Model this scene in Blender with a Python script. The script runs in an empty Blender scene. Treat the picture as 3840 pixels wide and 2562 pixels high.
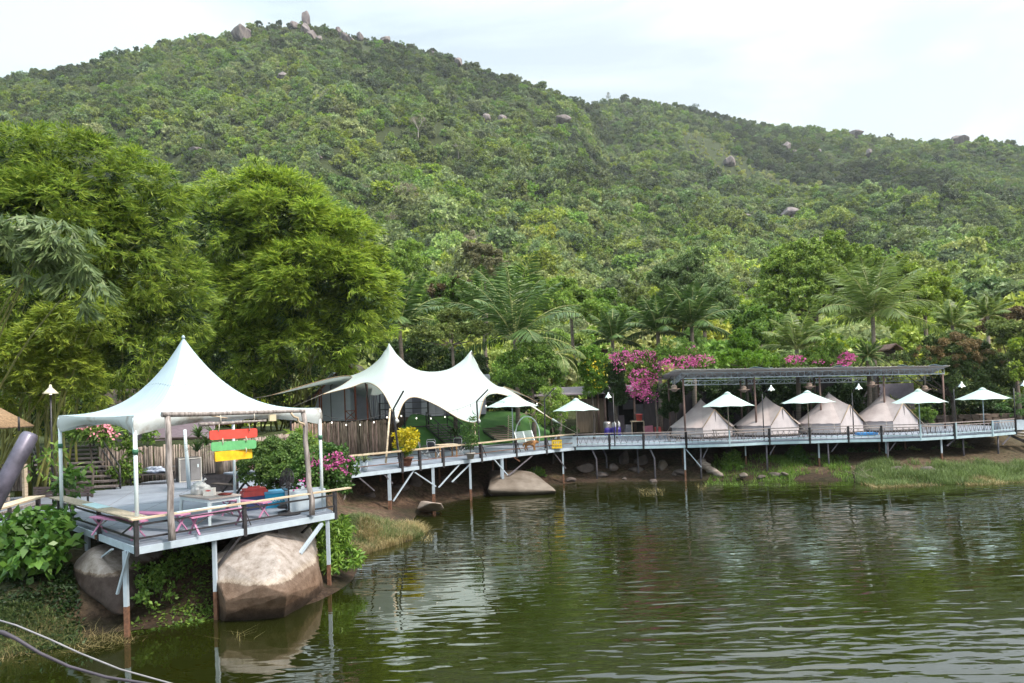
import bpy, math, random
import numpy as np
from mathutils import Vector, Matrix
random.seed(7)
RNG = np.random.default_rng(7)
sc = bpy.context.scene
# ---------------------------------------------------------------- camera
FOC = 2560.0; EYE = 4.95
PIT = math.radians(1.0); ROL = math.radians(2.0); SH = 0.0681
_fw = Vector((0, math.cos(PIT), math.sin(PIT)))
_u0 = Vector((0, -math.sin(PIT), math.cos(PIT)))
_r0 = Vector((1, 0, 0))
_U = _u0*math.cos(ROL) + _r0*math.sin(ROL)
_R = _r0*math.cos(ROL) - _u0*math.sin(ROL)
cam = bpy.data.cameras.new('camera')
camo = bpy.data.objects.new('camera', cam)
sc.collection.objects.link(camo)
_m = Matrix((_R, _U, -_fw)).transposed().to_4x4()
_m.translation = Vector((0, 0, EYE))
camo.matrix_world = _m
cam.sensor_width = 36.0; cam.sensor_fit = 'HORIZONTAL'
cam.lens = 36.0*FOC/3840.0
cam.shift_y = SH*FOC/3840.0
cam.clip_start = 0.05; cam.clip_end = 6000
sc.camera = camo
# ---------------------------------------------------------------- sky and sun
sc.view_settings.view_transform = 'Standard'
sc.view_settings.look = 'None'
sc.view_settings.gamma = 1
sc.view_settings.exposure = 0.9
SUN_AZ = math.radians(118)      # compass direction the light comes from, clockwise from +Y
SUN_EL = math.radians(52)
world = bpy.data.worlds.new('World'); sc.world = world
world.use_nodes = True
wn = world.node_tree; wn.nodes.clear()
def N(t, k, **kw):
    n = t.nodes.new(k)
    for a, b in kw.items():
        if a in n.inputs.keys(): n.inputs[a].default_value = b
        else: setattr(n, a, b)
    return n
sky = N(wn, 'ShaderNodeTexSky', sky_type='NISHITA', sun_disc=False, sun_elevation=SUN_EL, sun_rotation=SUN_AZ)
sky.air_density = 1.0; sky.dust_density = 1.5; sky.ozone_density = 1.0
tc = N(wn, 'ShaderNodeTexCoord')
mp = N(wn, 'ShaderNodeMapping'); mp.inputs['Scale'].default_value = (1.0, 1.0, 3.2); mp.inputs['Rotation'].default_value = (0.25, 0.35, 0.3); mp.inputs['Location'].default_value = (0.4, 0.15, 0.3)
n1 = N(wn, 'ShaderNodeTexNoise', Scale=1.7, Detail=7, Roughness=0.52, Distortion=0.6)
cr = N(wn, 'ShaderNodeValToRGB')
cr.color_ramp.elements[0].position = 0.36; cr.color_ramp.elements[0].color = (0.56, 0.56, 0.56, 1)
cr.color_ramp.elements[1].position = 0.56; cr.color_ramp.elements[1].color = (0.97, 0.97, 0.97, 1)
sep = N(wn, 'ShaderNodeSeparateXYZ')
cl = N(wn, 'ShaderNodeMapRange'); cl.inputs['From Min'].default_value = -0.7; cl.inputs['From Max'].default_value = 0.6
cl.inputs['To Min'].default_value = 0.0; cl.inputs['To Max'].default_value = 1.0
cc = N(wn, 'ShaderNodeMixRGB'); cc.inputs[1].default_value = (5.0, 6.25, 6.45, 1); cc.inputs[2].default_value = (7.3, 7.6, 7.1, 1)
mx = N(wn, 'ShaderNodeMixRGB')
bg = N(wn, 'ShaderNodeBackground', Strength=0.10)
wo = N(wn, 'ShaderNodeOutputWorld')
L = wn.links.new
L(tc.outputs['Generated'], mp.inputs['Vector']); L(mp.outputs[0], n1.inputs['Vector'])
L(n1.outputs['Fac'], cr.inputs['Fac']); L(cr.outputs[0], mx.inputs[0])
L(tc.outputs['Generated'], sep.inputs[0]); L(sep.outputs['X'], cl.inputs['Value']); L(cl.outputs[0], cc.inputs[0])
L(sky.outputs[0], mx.inputs[1]); L(cc.outputs[0], mx.inputs[2])
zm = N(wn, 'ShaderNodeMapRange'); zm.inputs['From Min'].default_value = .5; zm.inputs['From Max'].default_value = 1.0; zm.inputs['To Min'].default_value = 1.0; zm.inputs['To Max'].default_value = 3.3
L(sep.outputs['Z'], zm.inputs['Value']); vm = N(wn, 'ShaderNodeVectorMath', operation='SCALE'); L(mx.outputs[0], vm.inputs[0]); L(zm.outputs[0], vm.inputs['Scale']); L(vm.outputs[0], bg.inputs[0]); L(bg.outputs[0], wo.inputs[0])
sd = bpy.data.lights.new('sun', 'SUN'); sd.energy = 2.8; sd.angle = math.radians(9); sd.color = (1.0, 0.91, 0.78)
so = bpy.data.objects.new('sun', sd); sc.collection.objects.link(so)
_d = Vector((math.sin(SUN_AZ)*math.cos(SUN_EL), math.cos(SUN_AZ)*math.cos(SUN_EL), math.sin(SUN_EL)))
so.rotation_euler = _d.to_track_quat('Z', 'Y').to_euler(); so.location = (30, -20, 60)
cy = sc.cycles
cy.max_bounces = 7; cy.diffuse_bounces = 3; cy.glossy_bounces = 3; cy.transmission_bounces = 4; cy.transparent_max_bounces = 6
cy.caustics_reflective = False; cy.caustics_refractive = False; cy.sample_clamp_indirect = 4
# ---------------------------------------------------------------- image point -> place in the world
CRP = {'A': (0, 1200, .5957), 'B': (900, 1200, .5957), 'C': (2000, 1200, .4255), 'D': (2840, 1200, .4255), 'E': (0, 1700, .5498),
       '1': (0, 1500, .3189), '2': (400, 1550, .3189), '3': (850, 1550, .3189), '4': (1000, 1250, .2870), '5': (1400, 1450, .2553),
       '6': (1850, 1450, .1913), '7': (3440, 1350, .2551), 'F': (0, 0, 1),
       'P': (1300, 850, .5745), 'Q': (2500, 850, .5702), 'S': (700, 0, .6809), 'T': (2240, 200, .6809), 'V': (0, 0, .6383)}
def ray(k, x, y):
    o = CRP[k]; x = o[0]+x*o[2]; y = o[1]+y*o[2]
    return _R*((x-1920)/FOC) + _U*((1281-y)/FOC+SH) + _fw
def H(k, x, y, z):
    d = ray(k, x, y); t = (z-EYE)/d.z
    return Vector((d.x*t, d.y*t, z))
def Y(k, x, y, yy):
    d = ray(k, x, y); t = yy/d.y
    return Vector((d.x*t, yy, EYE+d.z*t))
# ---------------------------------------------------------------- object helpers
ORG = {}
def props(o, label=None, cat=None, group=None, kind=None):
    if label: o['label'] = label
    if cat: o['category'] = cat
    if group: o['group'] = group
    if kind: o['kind'] = kind
    return o
def thing(name, label, cat, loc=(0, 0, 0), group=None):
    o = bpy.data.objects.new(name, None); sc.collection.objects.link(o)
    o.empty_display_size = 0.2
    o.location = loc; ORG[o.name] = Vector(loc)
    return props(o, label, cat, group)
def link_mesh(name, me, m, parent=None, org=None):
    o = bpy.data.objects.new(name, me); sc.collection.objects.link(o)
    if m: me.materials.append(m)
    if parent is not None:
        o.parent = parent; ORG[o.name] = ORG[parent.name]
    else:
        og = Vector(org) if org is not None else Vector((0, 0, 0))
        o.location = og; ORG[o.name] = og
    return o
def origin_for(parent, org):
    if parent is not None: return ORG[parent.name]
    return Vector(org) if org is not None else Vector((0, 0, 0))
def np_mesh(name, V, Fq, m, parent=None, org=None, smooth=False):
    """V (n,3) world coordinates, Fq (k,4) or (k,3) faces"""
    og = origin_for(parent, org)
    V = np.asarray(V, dtype=np.float32) - np.array(og, dtype=np.float32)
    Fq = np.asarray(Fq, dtype=np.int32); k = Fq.shape[1]
    me = bpy.data.meshes.new(name)
    me.vertices.add(len(V)); me.vertices.foreach_set('co', V.ravel())
    me.loops.add(Fq.size); me.loops.foreach_set('vertex_index', Fq.ravel())
    me.polygons.add(len(Fq)); me.polygons.foreach_set('loop_start', np.arange(0, Fq.size, k, dtype=np.int32))
    me.update(calc_edges=True)
    if smooth: me.polygons.foreach_set('use_smooth', np.ones(len(Fq), dtype=bool))
    return link_mesh(name, me, m, parent, org)
class MB:
    def __init__(s): s.v = []; s.f = []; s.sm = []
    def quad(s, a, b, c, d, sm=False):
        n = len(s.v); s.v += [tuple(a), tuple(b), tuple(c), tuple(d)]; s.f.append((n, n+1, n+2, n+3)); s.sm.append(sm)
        return s
    def prism(s, lo, hi, sm=False):
        """closed solid from two matching rings (bottom ring ccw seen from above)"""
        n = len(s.v); k = len(lo); s.v += [tuple(p) for p in lo]+[tuple(p) for p in hi]
        s.f.append(tuple(range(n+k-1, n-1, -1))); s.f.append(tuple(range(n+k, n+2*k))); s.sm += [False, False]
        for i in range(k):
            j = (i+1) % k; s.f.append((n+i, n+j, n+k+j, n+k+i)); s.sm.append(sm)
        return s
    def box(s, c, size, rz=0, tilt=None):
        c = Vector(c); hx, hy, hz = size[0]/2, size[1]/2, size[2]/2
        M = Matrix.Rotation(rz, 3, 'Z')
        if tilt: M = M @ Matrix.Rotation(tilt[1], 3, tilt[0])
        P = lambda x, y, z: c + M @ Vector((x*hx, y*hy, z*hz))
        return s.prism([P(-1, -1, -1), P(1, -1, -1), P(1, 1, -1), P(-1, 1, -1)], [P(-1, -1, 1), P(1, -1, 1), P(1, 1, 1), P(-1, 1, 1)])
    def beam(s, a, b, w, h=None, up=(0, 0, 1)):
        a = Vector(a); b = Vector(b); h = h or w; d = (b-a).normalized(); up = Vector(up)
        if abs(d.dot(up)) > .98: up = Vector((0.3, 1, 0))
        x = d.cross(up).normalized()*w/2; y = x.cross(d).normalized()*h/2
        return s.prism([a-x-y, a-x+y, a+x+y, a+x-y], [b-x-y, b-x+y, b+x+y, b+x-y])
    def tube(s, a, b, r, r2=None, n=8, cap=True):
        return s.path([a, b], [r, r if r2 is None else r2], n, cap)
    def path(s, pts, rs, n=8, cap=True, closed=False):
        pts = [Vector(p) for p in pts]; m = len(pts)
        if not hasattr(rs, '__len__'): rs = [rs]*m
        base = len(s.v); X = None
        for i, p in enumerate(pts):
            if closed: d = (pts[(i+1) % m]-pts[i-1])
            else: d = pts[min(i+1, m-1)]-pts[max(i-1, 0)]
            d = d.normalized() if d.length > 1e-9 else Vector((0, 0, 1))
            if X is None:
                up = Vector((0, 0, 1)) if abs(d.z) < .9 else Vector((1, 0, 0)); X = d.cross(up).normalized()
            else: X = (X-d*X.dot(d)); X = X.normalized() if X.length > 1e-6 else d.orthogonal().normalized()
            Yv = d.cross(X)
            for j in range(n):
                t = 2*math.pi*j/n; s.v.append(tuple(p+(X*math.cos(t)+Yv*math.sin(t))*rs[i]))
        for i in range(m if closed else m-1):
            for j in range(n):
                a = base+i*n+j; b = base+i*n+(j+1) % n; c = base+((i+1) % m)*n+(j+1) % n; d = base+((i+1) % m)*n+j
                s.f.append((a, b, c, d)); s.sm.append(True)
        if cap and not closed:
            s.f.append(tuple(base+j for j in range(n-1, -1, -1))); s.f.append(tuple(base+(m-1)*n+j for j in range(n))); s.sm += [False, False]
        return s
    def lathe(s, c, prof, n=16):
        """prof: list of (r, z) bottom to top, round c"""
        c = Vector(c); base = len(s.v); m = len(prof)
        for r, z in prof:
            for j in range(n):
                t = 2*math.pi*j/n; s.v.append((c.x+r*math.cos(t), c.y+r*math.sin(t), c.z+z))
        for i in range(m-1):
            for j in range(n):
                s.f.append((base+i*n+j, base+i*n+(j+1) % n, base+(i+1)*n+(j+1) % n, base+(i+1)*n+j)); s.sm.append(True)
        s.f.append(tuple(base+j for j in range(n-1, -1, -1))); s.f.append(tuple(base+(m-1)*n+j for j in range(n))); s.sm += [False, False]
        return s
    def sheet(s, rows, thick=0.0, sm=True):
        """grid of points rows[i][j]; with thick: a second skin below"""
        R_ = len(rows); Cc = len(rows[0]); n = len(s.v)
        for r in rows: s.v += [tuple(p) for p in r]
        for i in range(R_-1):
            for j in range(Cc-1):
                s.f.append((n+i*Cc+j, n+i*Cc+j+1, n+(i+1)*Cc+j+1, n+(i+1)*Cc+j)); s.sm.append(sm)
        if thick:
            m2 = len(s.v)
            for r in rows: s.v += [(p[0], p[1], p[2]-thick) for p in r]
            for i in range(R_-1):
                for j in range(Cc-1):
                    s.f.append((m2+i*Cc+j, m2+(i+1)*Cc+j, m2+(i+1)*Cc+j+1, m2+i*Cc+j+1)); s.sm.append(sm)
            def side(idx):
                for a, b in zip(idx[:-1], idx[1:]): s.f.append((n+b, n+a, m2+a, m2+b)); s.sm.append(False)
            side([j for j in range(Cc)]); side([(R_-1)*Cc+j for j in range(Cc)][::-1])
            side([i*Cc for i in range(R_)][::-1]); side([i*Cc+Cc-1 for i in range(R_)])
        return s
    def build(s, name, m, parent=None, org=None):
        og = origin_for(parent, org)
        me = bpy.data.meshes.new(name)
        me.from_pydata([(v[0]-og.x, v[1]-og.y, v[2]-og.z) for v in s.v], [], s.f)
        me.polygons.foreach_set('use_smooth', s.sm)
        me.update()
        return link_mesh(name, me, m, parent, org)
def kids(o): return [c for c in bpy.data.objects if c.parent == o]
def copy_tree(o, loc=None, rz=None, label=None, sc_=None, par=None, name=None):
    c = o.copy(); sc.collection.objects.link(c)
    if par is not None: c.parent = par
    if loc is not None: c.location = loc
    if rz is not None: c.rotation_euler = (0, 0, rz)
    if sc_ is not None: c.scale = (sc_,)*3 if not hasattr(sc_, '__len__') else sc_
    if label: c['label'] = label
    for ch in kids(o): copy_tree(ch, par=c)
    return c
# ---------------------------------------------------------------- materials
MATS = {}
def mat(name, col, rough=0.7, var=0.25, scale=4.0, bump=0.0, bscale=None, metal=0.0, col2=None, stretch=(1, 1, 1), trans=0.0, island=0.0, spec=0.5, emit=None, thr=(0.35, 0.65), objrand=0.0, both=False):
    if name in MATS: return MATS[name]
    m = bpy.data.materials.new(name); m.use_nodes = True; t = m.node_tree; t.nodes.clear(); L = t.links.new
    out = N(t, 'ShaderNodeOutputMaterial'); b = N(t, 'ShaderNodeBsdfPrincipled')
    b.inputs['Roughness'].default_value = rough; b.inputs['Metallic'].default_value = metal
    b.inputs['Specular IOR Level'].default_value = spec
    tc = N(t, 'ShaderNodeTexCoord'); mp = N(t, 'ShaderNodeMapping'); mp.inputs['Scale'].default_value = stretch
    L(tc.outputs['Object'], mp.inputs[0])
    nz = N(t, 'ShaderNodeTexNoise', Scale=scale, Detail=6, Roughness=0.6); L(mp.outputs[0], nz.inputs['Vector'])
    cr = N(t, 'ShaderNodeValToRGB'); cr.color_ramp.elements[0].position = thr[0]; cr.color_ramp.elements[1].position = thr[1]
    c2 = col2 or tuple(min(1, c*(1+var)) for c in col)
    c1 = col if col2 else tuple(c*(1-var) for c in col)
    cr.color_ramp.elements[0].color = (*c1, 1); cr.color_ramp.elements[1].color = (*c2, 1)
    L(nz.outputs['Fac'], cr.inputs['Fac']); colout = cr.outputs[0]
    if island or objrand:
        hs = N(t, 'ShaderNodeHueSaturation'); L(colout, hs.inputs['Color'])
        if island:
            g = N(t, 'ShaderNodeNewGeometry')
            r = N(t, 'ShaderNodeMapRange'); r.inputs['To Min'].default_value = 1-island; r.inputs['To Max'].default_value = 1+island
            L(g.outputs['Random Per Island'], r.inputs['Value']); L(r.outputs[0], hs.inputs['Value'])
            r2 = N(t, 'ShaderNodeMapRange'); r2.inputs['To Min'].default_value = 0.5+island*.05; r2.inputs['To Max'].default_value = 0.5-island*.05
            L(g.outputs['Random Per Island'], r2.inputs['Value']); L(r2.outputs[0], hs.inputs['Hue'])
        if objrand:
            oi = N(t, 'ShaderNodeObjectInfo')
            hs2 = N(t, 'ShaderNodeHueSaturation'); L(hs.outputs[0], hs2.inputs['Color'])
            r = N(t, 'ShaderNodeMapRange'); r.inputs['To Min'].default_value = 1-objrand; r.inputs['To Max'].default_value = 1+objrand
            L(oi.outputs['Random'], r.inputs['Value']); L(r.outputs[0], hs2.inputs['Value'])
            mu = N(t, 'ShaderNodeMath', operation='MULTIPLY'); mu.inputs[1].default_value = 7.31
            fr = N(t, 'ShaderNodeMath', operation='FRACT'); L(oi.outputs['Random'], mu.inputs[0]); L(mu.outputs[0], fr.inputs[0])
            r3 = N(t, 'ShaderNodeMapRange'); r3.inputs['To Min'].default_value = 0.465; r3.inputs['To Max'].default_value = 0.515
            L(fr.outputs[0], r3.inputs['Value']); L(r3.outputs[0], hs2.inputs['Hue'])
            mu2 = N(t, 'ShaderNodeMath', operation='MULTIPLY'); mu2.inputs[1].default_value = 23.7
            fr2 = N(t, 'ShaderNodeMath', operation='FRACT'); L(oi.outputs['Random'], mu2.inputs[0]); L(mu2.outputs[0], fr2.inputs[0])
            r4 = N(t, 'ShaderNodeMapRange'); r4.inputs['To Min'].default_value = 0.62; r4.inputs['To Max'].default_value = 1.1
            L(fr2.outputs[0], r4.inputs['Value']); L(r4.outputs[0], hs2.inputs['Saturation'])
            colout = hs2.outputs[0]
        else: colout = hs.outputs[0]
    L(colout, b.inputs['Base Color'])
    if bump:
        bn = N(t, 'ShaderNodeTexNoise', Scale=(bscale or scale*3), Detail=8, Roughness=0.65); L(mp.outputs[0], bn.inputs['Vector'])
        bp = N(t, 'ShaderNodeBump', Strength=min(1, bump*8), Distance=bump); L(bn.outputs['Fac'], bp.inputs['Height']); L(bp.outputs[0], b.inputs['Normal'])
    if emit: b.inputs['Emission Color'].default_value = (*emit[0], 1); b.inputs['Emission Strength'].default_value = emit[1]
    if trans:
        tr = N(t, 'ShaderNodeBsdfTranslucent'); L(colout, tr.inputs['Color'])
        ms = N(t, 'ShaderNodeMixShader'); ms.inputs[0].default_value = trans
        L(b.outputs[0], ms.inputs[1]); L(tr.outputs[0], ms.inputs[2]); L(ms.outputs[0], out.inputs[0])
    else: L(b.outputs[0], out.inputs[0])
    MATS[name] = m
    return m
def leafm(name, col, trans=0.3, island=0.35, objrand=0.0, rough=0.5):
    return mat(name, col, rough, 0.22, 0.6, trans=trans, island=island, objrand=objrand, spec=0.35)
white_paint = mat('white_paint', (0.42, 0.49, 0.57), 0.55, 0.10, 3, bump=0.004, bscale=20)
deck_paint = mat('deck_paint', (0.165, 0.185, 0.235), 0.6, 0.18, 1.1, bump=0.003, bscale=9, col2=(0.25, 0.28, 0.345), thr=(0.3, 0.7))
blue_paint = mat('pale_blue_paint', (0.42, 0.55, 0.62), 0.5, 0.12, 3, bump=0.003)
rust = mat('rusty_steel', (0.16, 0.075, 0.045), 0.85, 0.4, 12, bump=0.01)
black_metal = mat('black_metal', (0.025, 0.022, 0.026), 0.45, 0.5, 9, bump=0.004)
raw_board = mat('raw_board', (0.42, 0.31, 0.21), 0.75, 0.25, 3, stretch=(1, 1, 6), col2=(0.60, 0.50, 0.38), bump=0.004)
grey_wood = mat('weathered_wood', (0.13, 0.105, 0.10), 0.85, 0.3, 2.5, stretch=(6, 6, 0.7), col2=(0.42, 0.37, 0.36), bump=0.02)
dark_wood = mat('dark_wood', (0.055, 0.04, 0.035), 0.8, 0.4, 3, stretch=(1, 5, 5), bump=0.01)
log_wood = mat('log_wood', (0.10, 0.062, 0.045), 0.9, 0.3, 2.2, stretch=(7, 7, 0.8), col2=(0.40, 0.285, 0.215), bump=0.02, island=0.5)
brown_post = mat('brown_post', (0.16, 0.10, 0.085), 0.75, 0.25, 3)
# ---------------------------------------------------------------- ground
def vnoise(x, y, seed=0):
    r = np.random.default_rng(seed).random((256, 256))
    xi = np.floor(x).astype(int); yi = np.floor(y).astype(int); fx = x-xi; fy = y-yi
    fx = fx*fx*(3-2*fx); fy = fy*fy*(3-2*fy); a = xi & 255; b = yi & 255; a1 = (a+1) & 255; b1 = (b+1) & 255
    return (r[a, b]*(1-fx)*(1-fy)+r[a1, b]*fx*(1-fy)+r[a, b1]*(1-fx)*fy+r[a1, b1]*fx*fy)*2-1
def fbm(x, y, seed=0, o=4):
    s = 0; a = 1.0
    for i in range(o): s = s+a*vnoise(x*2**i+13*i, y*2**i+7*i, seed+i); a *= .5
    return s
SHORE = np.array([(-70, 12.6), (-24, 13.4), (-15, 14.2), (-11.4, 14.9), (-10.3, 15.3), (-9.45, 16.1), (-7.6, 16.9), (-6.3, 17.3), (-5.3, 18.2), (-5.0, 20), (-5.5, 22.2), (-5.2, 24.2), (-3.9, 25.6), (-4.4, 28.5), (-4.9, 31.2), (-4.1, 34.2), (-2.2, 37.0), (-0.1, 39.0), (2.3, 40.2),
                  (3.6, 41.2), (5.8, 41.1), (7.7, 40.6), (10.3, 40.2), (13.0, 39.8), (15.9, 38.8), (18.3, 38.2), (19.1, 36.8), (21.5, 35.9), (24.7, 36.2), (27.3, 36.9), (33, 37.4), (60, 41), (260, 70)])
TERR = np.array([(-80, 24), (-28, 27.5), (-23.2, 30.8), (-22.4, 32.4), (-18.6, 32.2), (-16.4, 30.3), (-13.4, 31.4), (-12.4, 39.3), (-7.7, 40.4), (-6.3, 50.0), (0.2, 55.5), (3, 59), (12, 60), (30, 62), (60, 66), (260, 110)])
def pdist(x, y, P):
    d = np.full(x.shape, 1e9)
    for a, b in zip(P[:-1], P[1:]):
        ab = b-a; t = np.clip(((x-a[0])*ab[0]+(y-a[1])*ab[1])/(ab@ab), 0, 1)
        d = np.minimum(d, np.hypot(x-a[0]-t*ab[0], y-a[1]-t*ab[1]))
    return d
def inside(x, y, P):
    Q = np.vstack([P, [(3000, 3000), (-3000, 3000), (-3000, P[0][1])]]); c = np.zeros(x.shape, bool)
    for a, b in zip(Q, np.roll(Q, -1, 0)):
        if a[1] == b[1]: continue
        m = ((a[1] > y) != (b[1] > y)) & (x < (b[0]-a[0])*(y-a[1])/(b[1]-a[1])+a[0]); c ^= m
    return c
RIDGE = [(-900, 420), (-300, 330), (0, 300), (150, 272), (330, 252), (430, 212), (560, 182), (700, 152), (830, 140), (1000, 112), (1130, 100), (1230, 118), (1300, 140), (1450, 160), (1600, 205), (1780, 262), (1900, 295), (2040, 342), (2170, 398), (2230, 405), (2320, 378), (2420, 384),
         (2560, 405), (2700, 440), (2900, 482), (3060, 496), (3200, 515), (3400, 540), (3600, 540), (3700, 545), (3840, 565), (4300, 620), (5000, 700)]
_az = []; _te = []
for x, y in RIDGE:
    d = ray('F', x, y-6); _az.append(math.atan2(d.x, d.y)); _te.append(d.z/math.hypot(d.x, d.y))
_azs = math.atan2(*ray('F', 2225, 400).xy)
def ridge_R(az): return 600+230/(1+np.exp(-(az-_azs)/0.012))
def ground_z(x, y):
    x = np.asarray(x, float); y = np.asarray(y, float)
    d = pdist(x, y, SHORE); ins = inside(x, y, SHORE); d = np.where(ins, d, -d)
    d = d-0.42+0.22*fbm(x*.5, y*.5, 3)*np.clip(1-np.abs(d)/6, 0, 1)
    kk = np.interp(x, [-6, -1, 15, 20], [2.0, 3.8, 3.8, 6.5]); kk = np.where((x > -7.5) & (x < -2) & (y > 19.5) & (y < 33), 4.2, kk)
    z = np.where(d < 0, np.maximum(-1.6, d*.32), 1.66*(1-np.exp(-(np.maximum(d, 0)/kk)**1.15)))
    z = z+0.10*fbm(x*1.1, y*1.1, 5)*np.clip(d*1.0, 0, 1)*np.clip(1.8-z, 0.15, 1)
    tdm = pdist(x, y, TERR)*np.where(inside(x, y, TERR), 1, -1)
    tdm = np.where((x > -7.6) & (x < 3), (y-np.interp(x, [-7.7, -6.3, .2, 3], [46, 50.0, 55.5, 59]))*.85, tdm)
    w = np.interp(x, [-30, -8.2, -7.2, 1, 4, 60], [.5, .5, 4.6, 4.6, 9, 14])
    t = np.clip((tdm+np.interp(x, [-8.2, -7.2, 1], [0, 4.6, 4.6]))/w, 0, 1); t = t*t*(3-2*t)
    t = np.where(d > 0, t, 0)
    top = np.interp(x, [-13.5, -12.3], [3.42, 3.95])+0.12*fbm(x*.2, y*.2, 8)
    z = z+t*(top-z)
    r = np.hypot(x, y); az = np.arctan2(x, np.maximum(y, 1e-3))
    te = np.interp(az, _az, _te); Rr = ridge_R(az); Zr = EYE+Rr*te
    t = np.clip((r-88)/(Rr-88), 0, 1)
    h = (Zr-4.5)*(0.40*t+0.60*t*t)
    h = h+(16*fbm(x*.012, y*.012, 21, 3)+5*fbm(x*.05, y*.05, 25, 3))*np.clip(t*4, 0, 1)*np.clip((1-t)*3, 0, 1)*np.minimum(1, t*3)
    h = h-np.clip(r-Rr, 0, 400)*.5
    h = np.where(y > 0, h, 0)
    return np.where(ins, z+h, z)
def gz(x, y): return float(ground_z(np.array([x]), np.array([y]))[0])
def hit(k, x, y, r0=92):
    """the spot where the line of sight through an image point meets the hillside"""
    d = ray(k, x, y); n = math.hypot(d.x, d.y)
    rr = np.arange(r0, 900, 1.0); X = d.x/n*rr; Yy = d.y/n*rr; Z = EYE+d.z/n*rr
    g = ground_z(X, Yy); i = np.argmax(g > Z)
    if not (g > Z).any(): i = int(np.argmin(Z-g))
    return Vector((X[i], Yy[i], g[i])), rr[i]
def axis(segs):
    out = []
    for a, b, s in segs: out += list(np.arange(a, b, s))
    return np.array(out+[segs[-1][1]])
gx = axis([(-1200, -300, 30), (-300, -60, 8), (-60, -30, 2), (-30, 36, .3), (36, 80, 2), (80, 500, 8), (500, 1400, 30)])
gy = axis([(-60, 8, 6), (8, 13, 1), (13, 54, .3), (54, 90, 2), (90, 700, 7), (700, 1400, 25)])
GX, GY = np.meshgrid(gx, gy); GZ = ground_z(GX, GY)
nV = np.stack([GX.ravel(), GY.ravel(), GZ.ravel()], 1); nx = len(gx); ny = len(gy)
ii = (np.arange(ny-1)[:, None]*nx+np.arange(nx-1)[None]).ravel()
gm = bpy.data.materials.new('ground_soil'); gm.use_nodes = True
t = gm.node_tree; t.nodes.clear(); L = t.links.new
out = N(t, 'ShaderNodeOutputMaterial'); b = N(t, 'ShaderNodeBsdfPrincipled', Roughness=0.95); L(b.outputs[0], out.inputs[0])
b.inputs['Specular IOR Level'].default_value = 0.2
geo = N(t, 'ShaderNodeNewGeometry')
na = N(t, 'ShaderNodeTexNoise', Scale=0.9, Detail=8, Roughness=0.65); nb = N(t, 'ShaderNodeTexNoise', Scale=6, Detail=8, Roughness=0.7)
for q in (na, nb): L(geo.outputs['Position'], q.inputs['Vector'])
r1 = N(t, 'ShaderNodeValToRGB'); e = r1.color_ramp.elements; e[0].position = .38; e[0].color = (.045, .028, .020, 1); e[1].position = .66; e[1].color = (.155, .10, .07, 1)
L(nb.outputs['Fac'], r1.inputs[0])
r2 = N(t, 'ShaderNodeValToRGB'); e = r2.color_ramp.elements; e[0].position = .35; e[0].color = (.018, .032, .010, 1); e[1].position = .7; e[1].color = (.045, .07, .02, 1)
L(nb.outputs['Fac'], r2.inputs[0])
sp = N(t, 'ShaderNodeSeparateXYZ'); L(geo.outputs['Position'], sp.inputs[0])
g1 = N(t, 'ShaderNodeMapRange'); g1.inputs['From Min'].default_value = -10; g1.inputs['From Max'].default_value = -13; L(sp.outputs['X'], g1.inputs[0])
g2 = N(t, 'ShaderNodeMapRange'); g2.inputs['From Min'].default_value = 48; g2.inputs['From Max'].default_value = 62; L(sp.outputs['Y'], g2.inputs[0])
g3 = N(t, 'ShaderNodeMapRange'); g3.inputs['From Min'].default_value = 17.0; g3.inputs['From Max'].default_value = 60; L(sp.outputs['X'], g3.inputs[0])
ma = N(t, 'ShaderNodeMath', operation='MAXIMUM'); L(g1.outputs[0], ma.inputs[0]); L(g2.outputs[0], ma.inputs[1])
ma3 = N(t, 'ShaderNodeMath', operation='MAXIMUM'); L(ma.outputs[0], ma3.inputs[0]); L(g3.outputs[0], ma3.inputs[1])
r3 = N(t, 'ShaderNodeValToRGB'); e = r3.color_ramp.elements; e[0].position = .45; e[0].color = (0, 0, 0, 1); e[1].position = .6; e[1].color = (.75, .75, .75, 1); L(na.outputs['Fac'], r3.inputs[0])
ma2 = N(t, 'ShaderNodeMath', operation='MULTIPLY_ADD'); ma2.inputs[2].default_value = 0; L(ma3.outputs[0], ma2.inputs[0]); ma2.inputs[1].default_value = .85
mx1 = N(t, 'ShaderNodeMath', operation='MAXIMUM'); L(ma2.outputs[0], mx1.inputs[0])
mul = N(t, 'ShaderNodeMath', operation='MULTIPLY'); mul.inputs[1].default_value = .55; L(r3.outputs[0], mul.inputs[0]); L(mul.outputs[0], mx1.inputs[1])
wet = N(t, 'ShaderNodeMapRange'); wet.inputs['From Min'].default_value = 0.02; wet.inputs['From Max'].default_value = 0.25; wet.inputs['To Min'].default_value = .45; L(sp.outputs['Z'], wet.inputs[0])
mg = N(t, 'ShaderNodeMixRGB'); L(mx1.outputs[0], mg.inputs[0]); L(r1.outputs[0], mg.inputs[1]); L(r2.outputs[0], mg.inputs[2])
mw = N(t, 'ShaderNodeMixRGB', blend_type='MULTIPLY'); mw.inputs[0].default_value = 1; L(mg.outputs[0], mw.inputs[1]); L(wet.outputs[0], mw.inputs[2])
L(mw.outputs[0], b.inputs['Base Color'])
bp = N(t, 'ShaderNodeBump', Strength=0.9, Distance=0.08); L(nb.outputs['Fac'], bp.inputs['Height']); L(bp.outputs[0], b.inputs['Normal'])
props(np_mesh('ground', nV, np.stack([ii, ii+1, ii+nx+1, ii+nx], 1), gm, smooth=True), 'brown earth bank, terraces and hillside behind the lake', 'ground', kind='structure')
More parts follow.
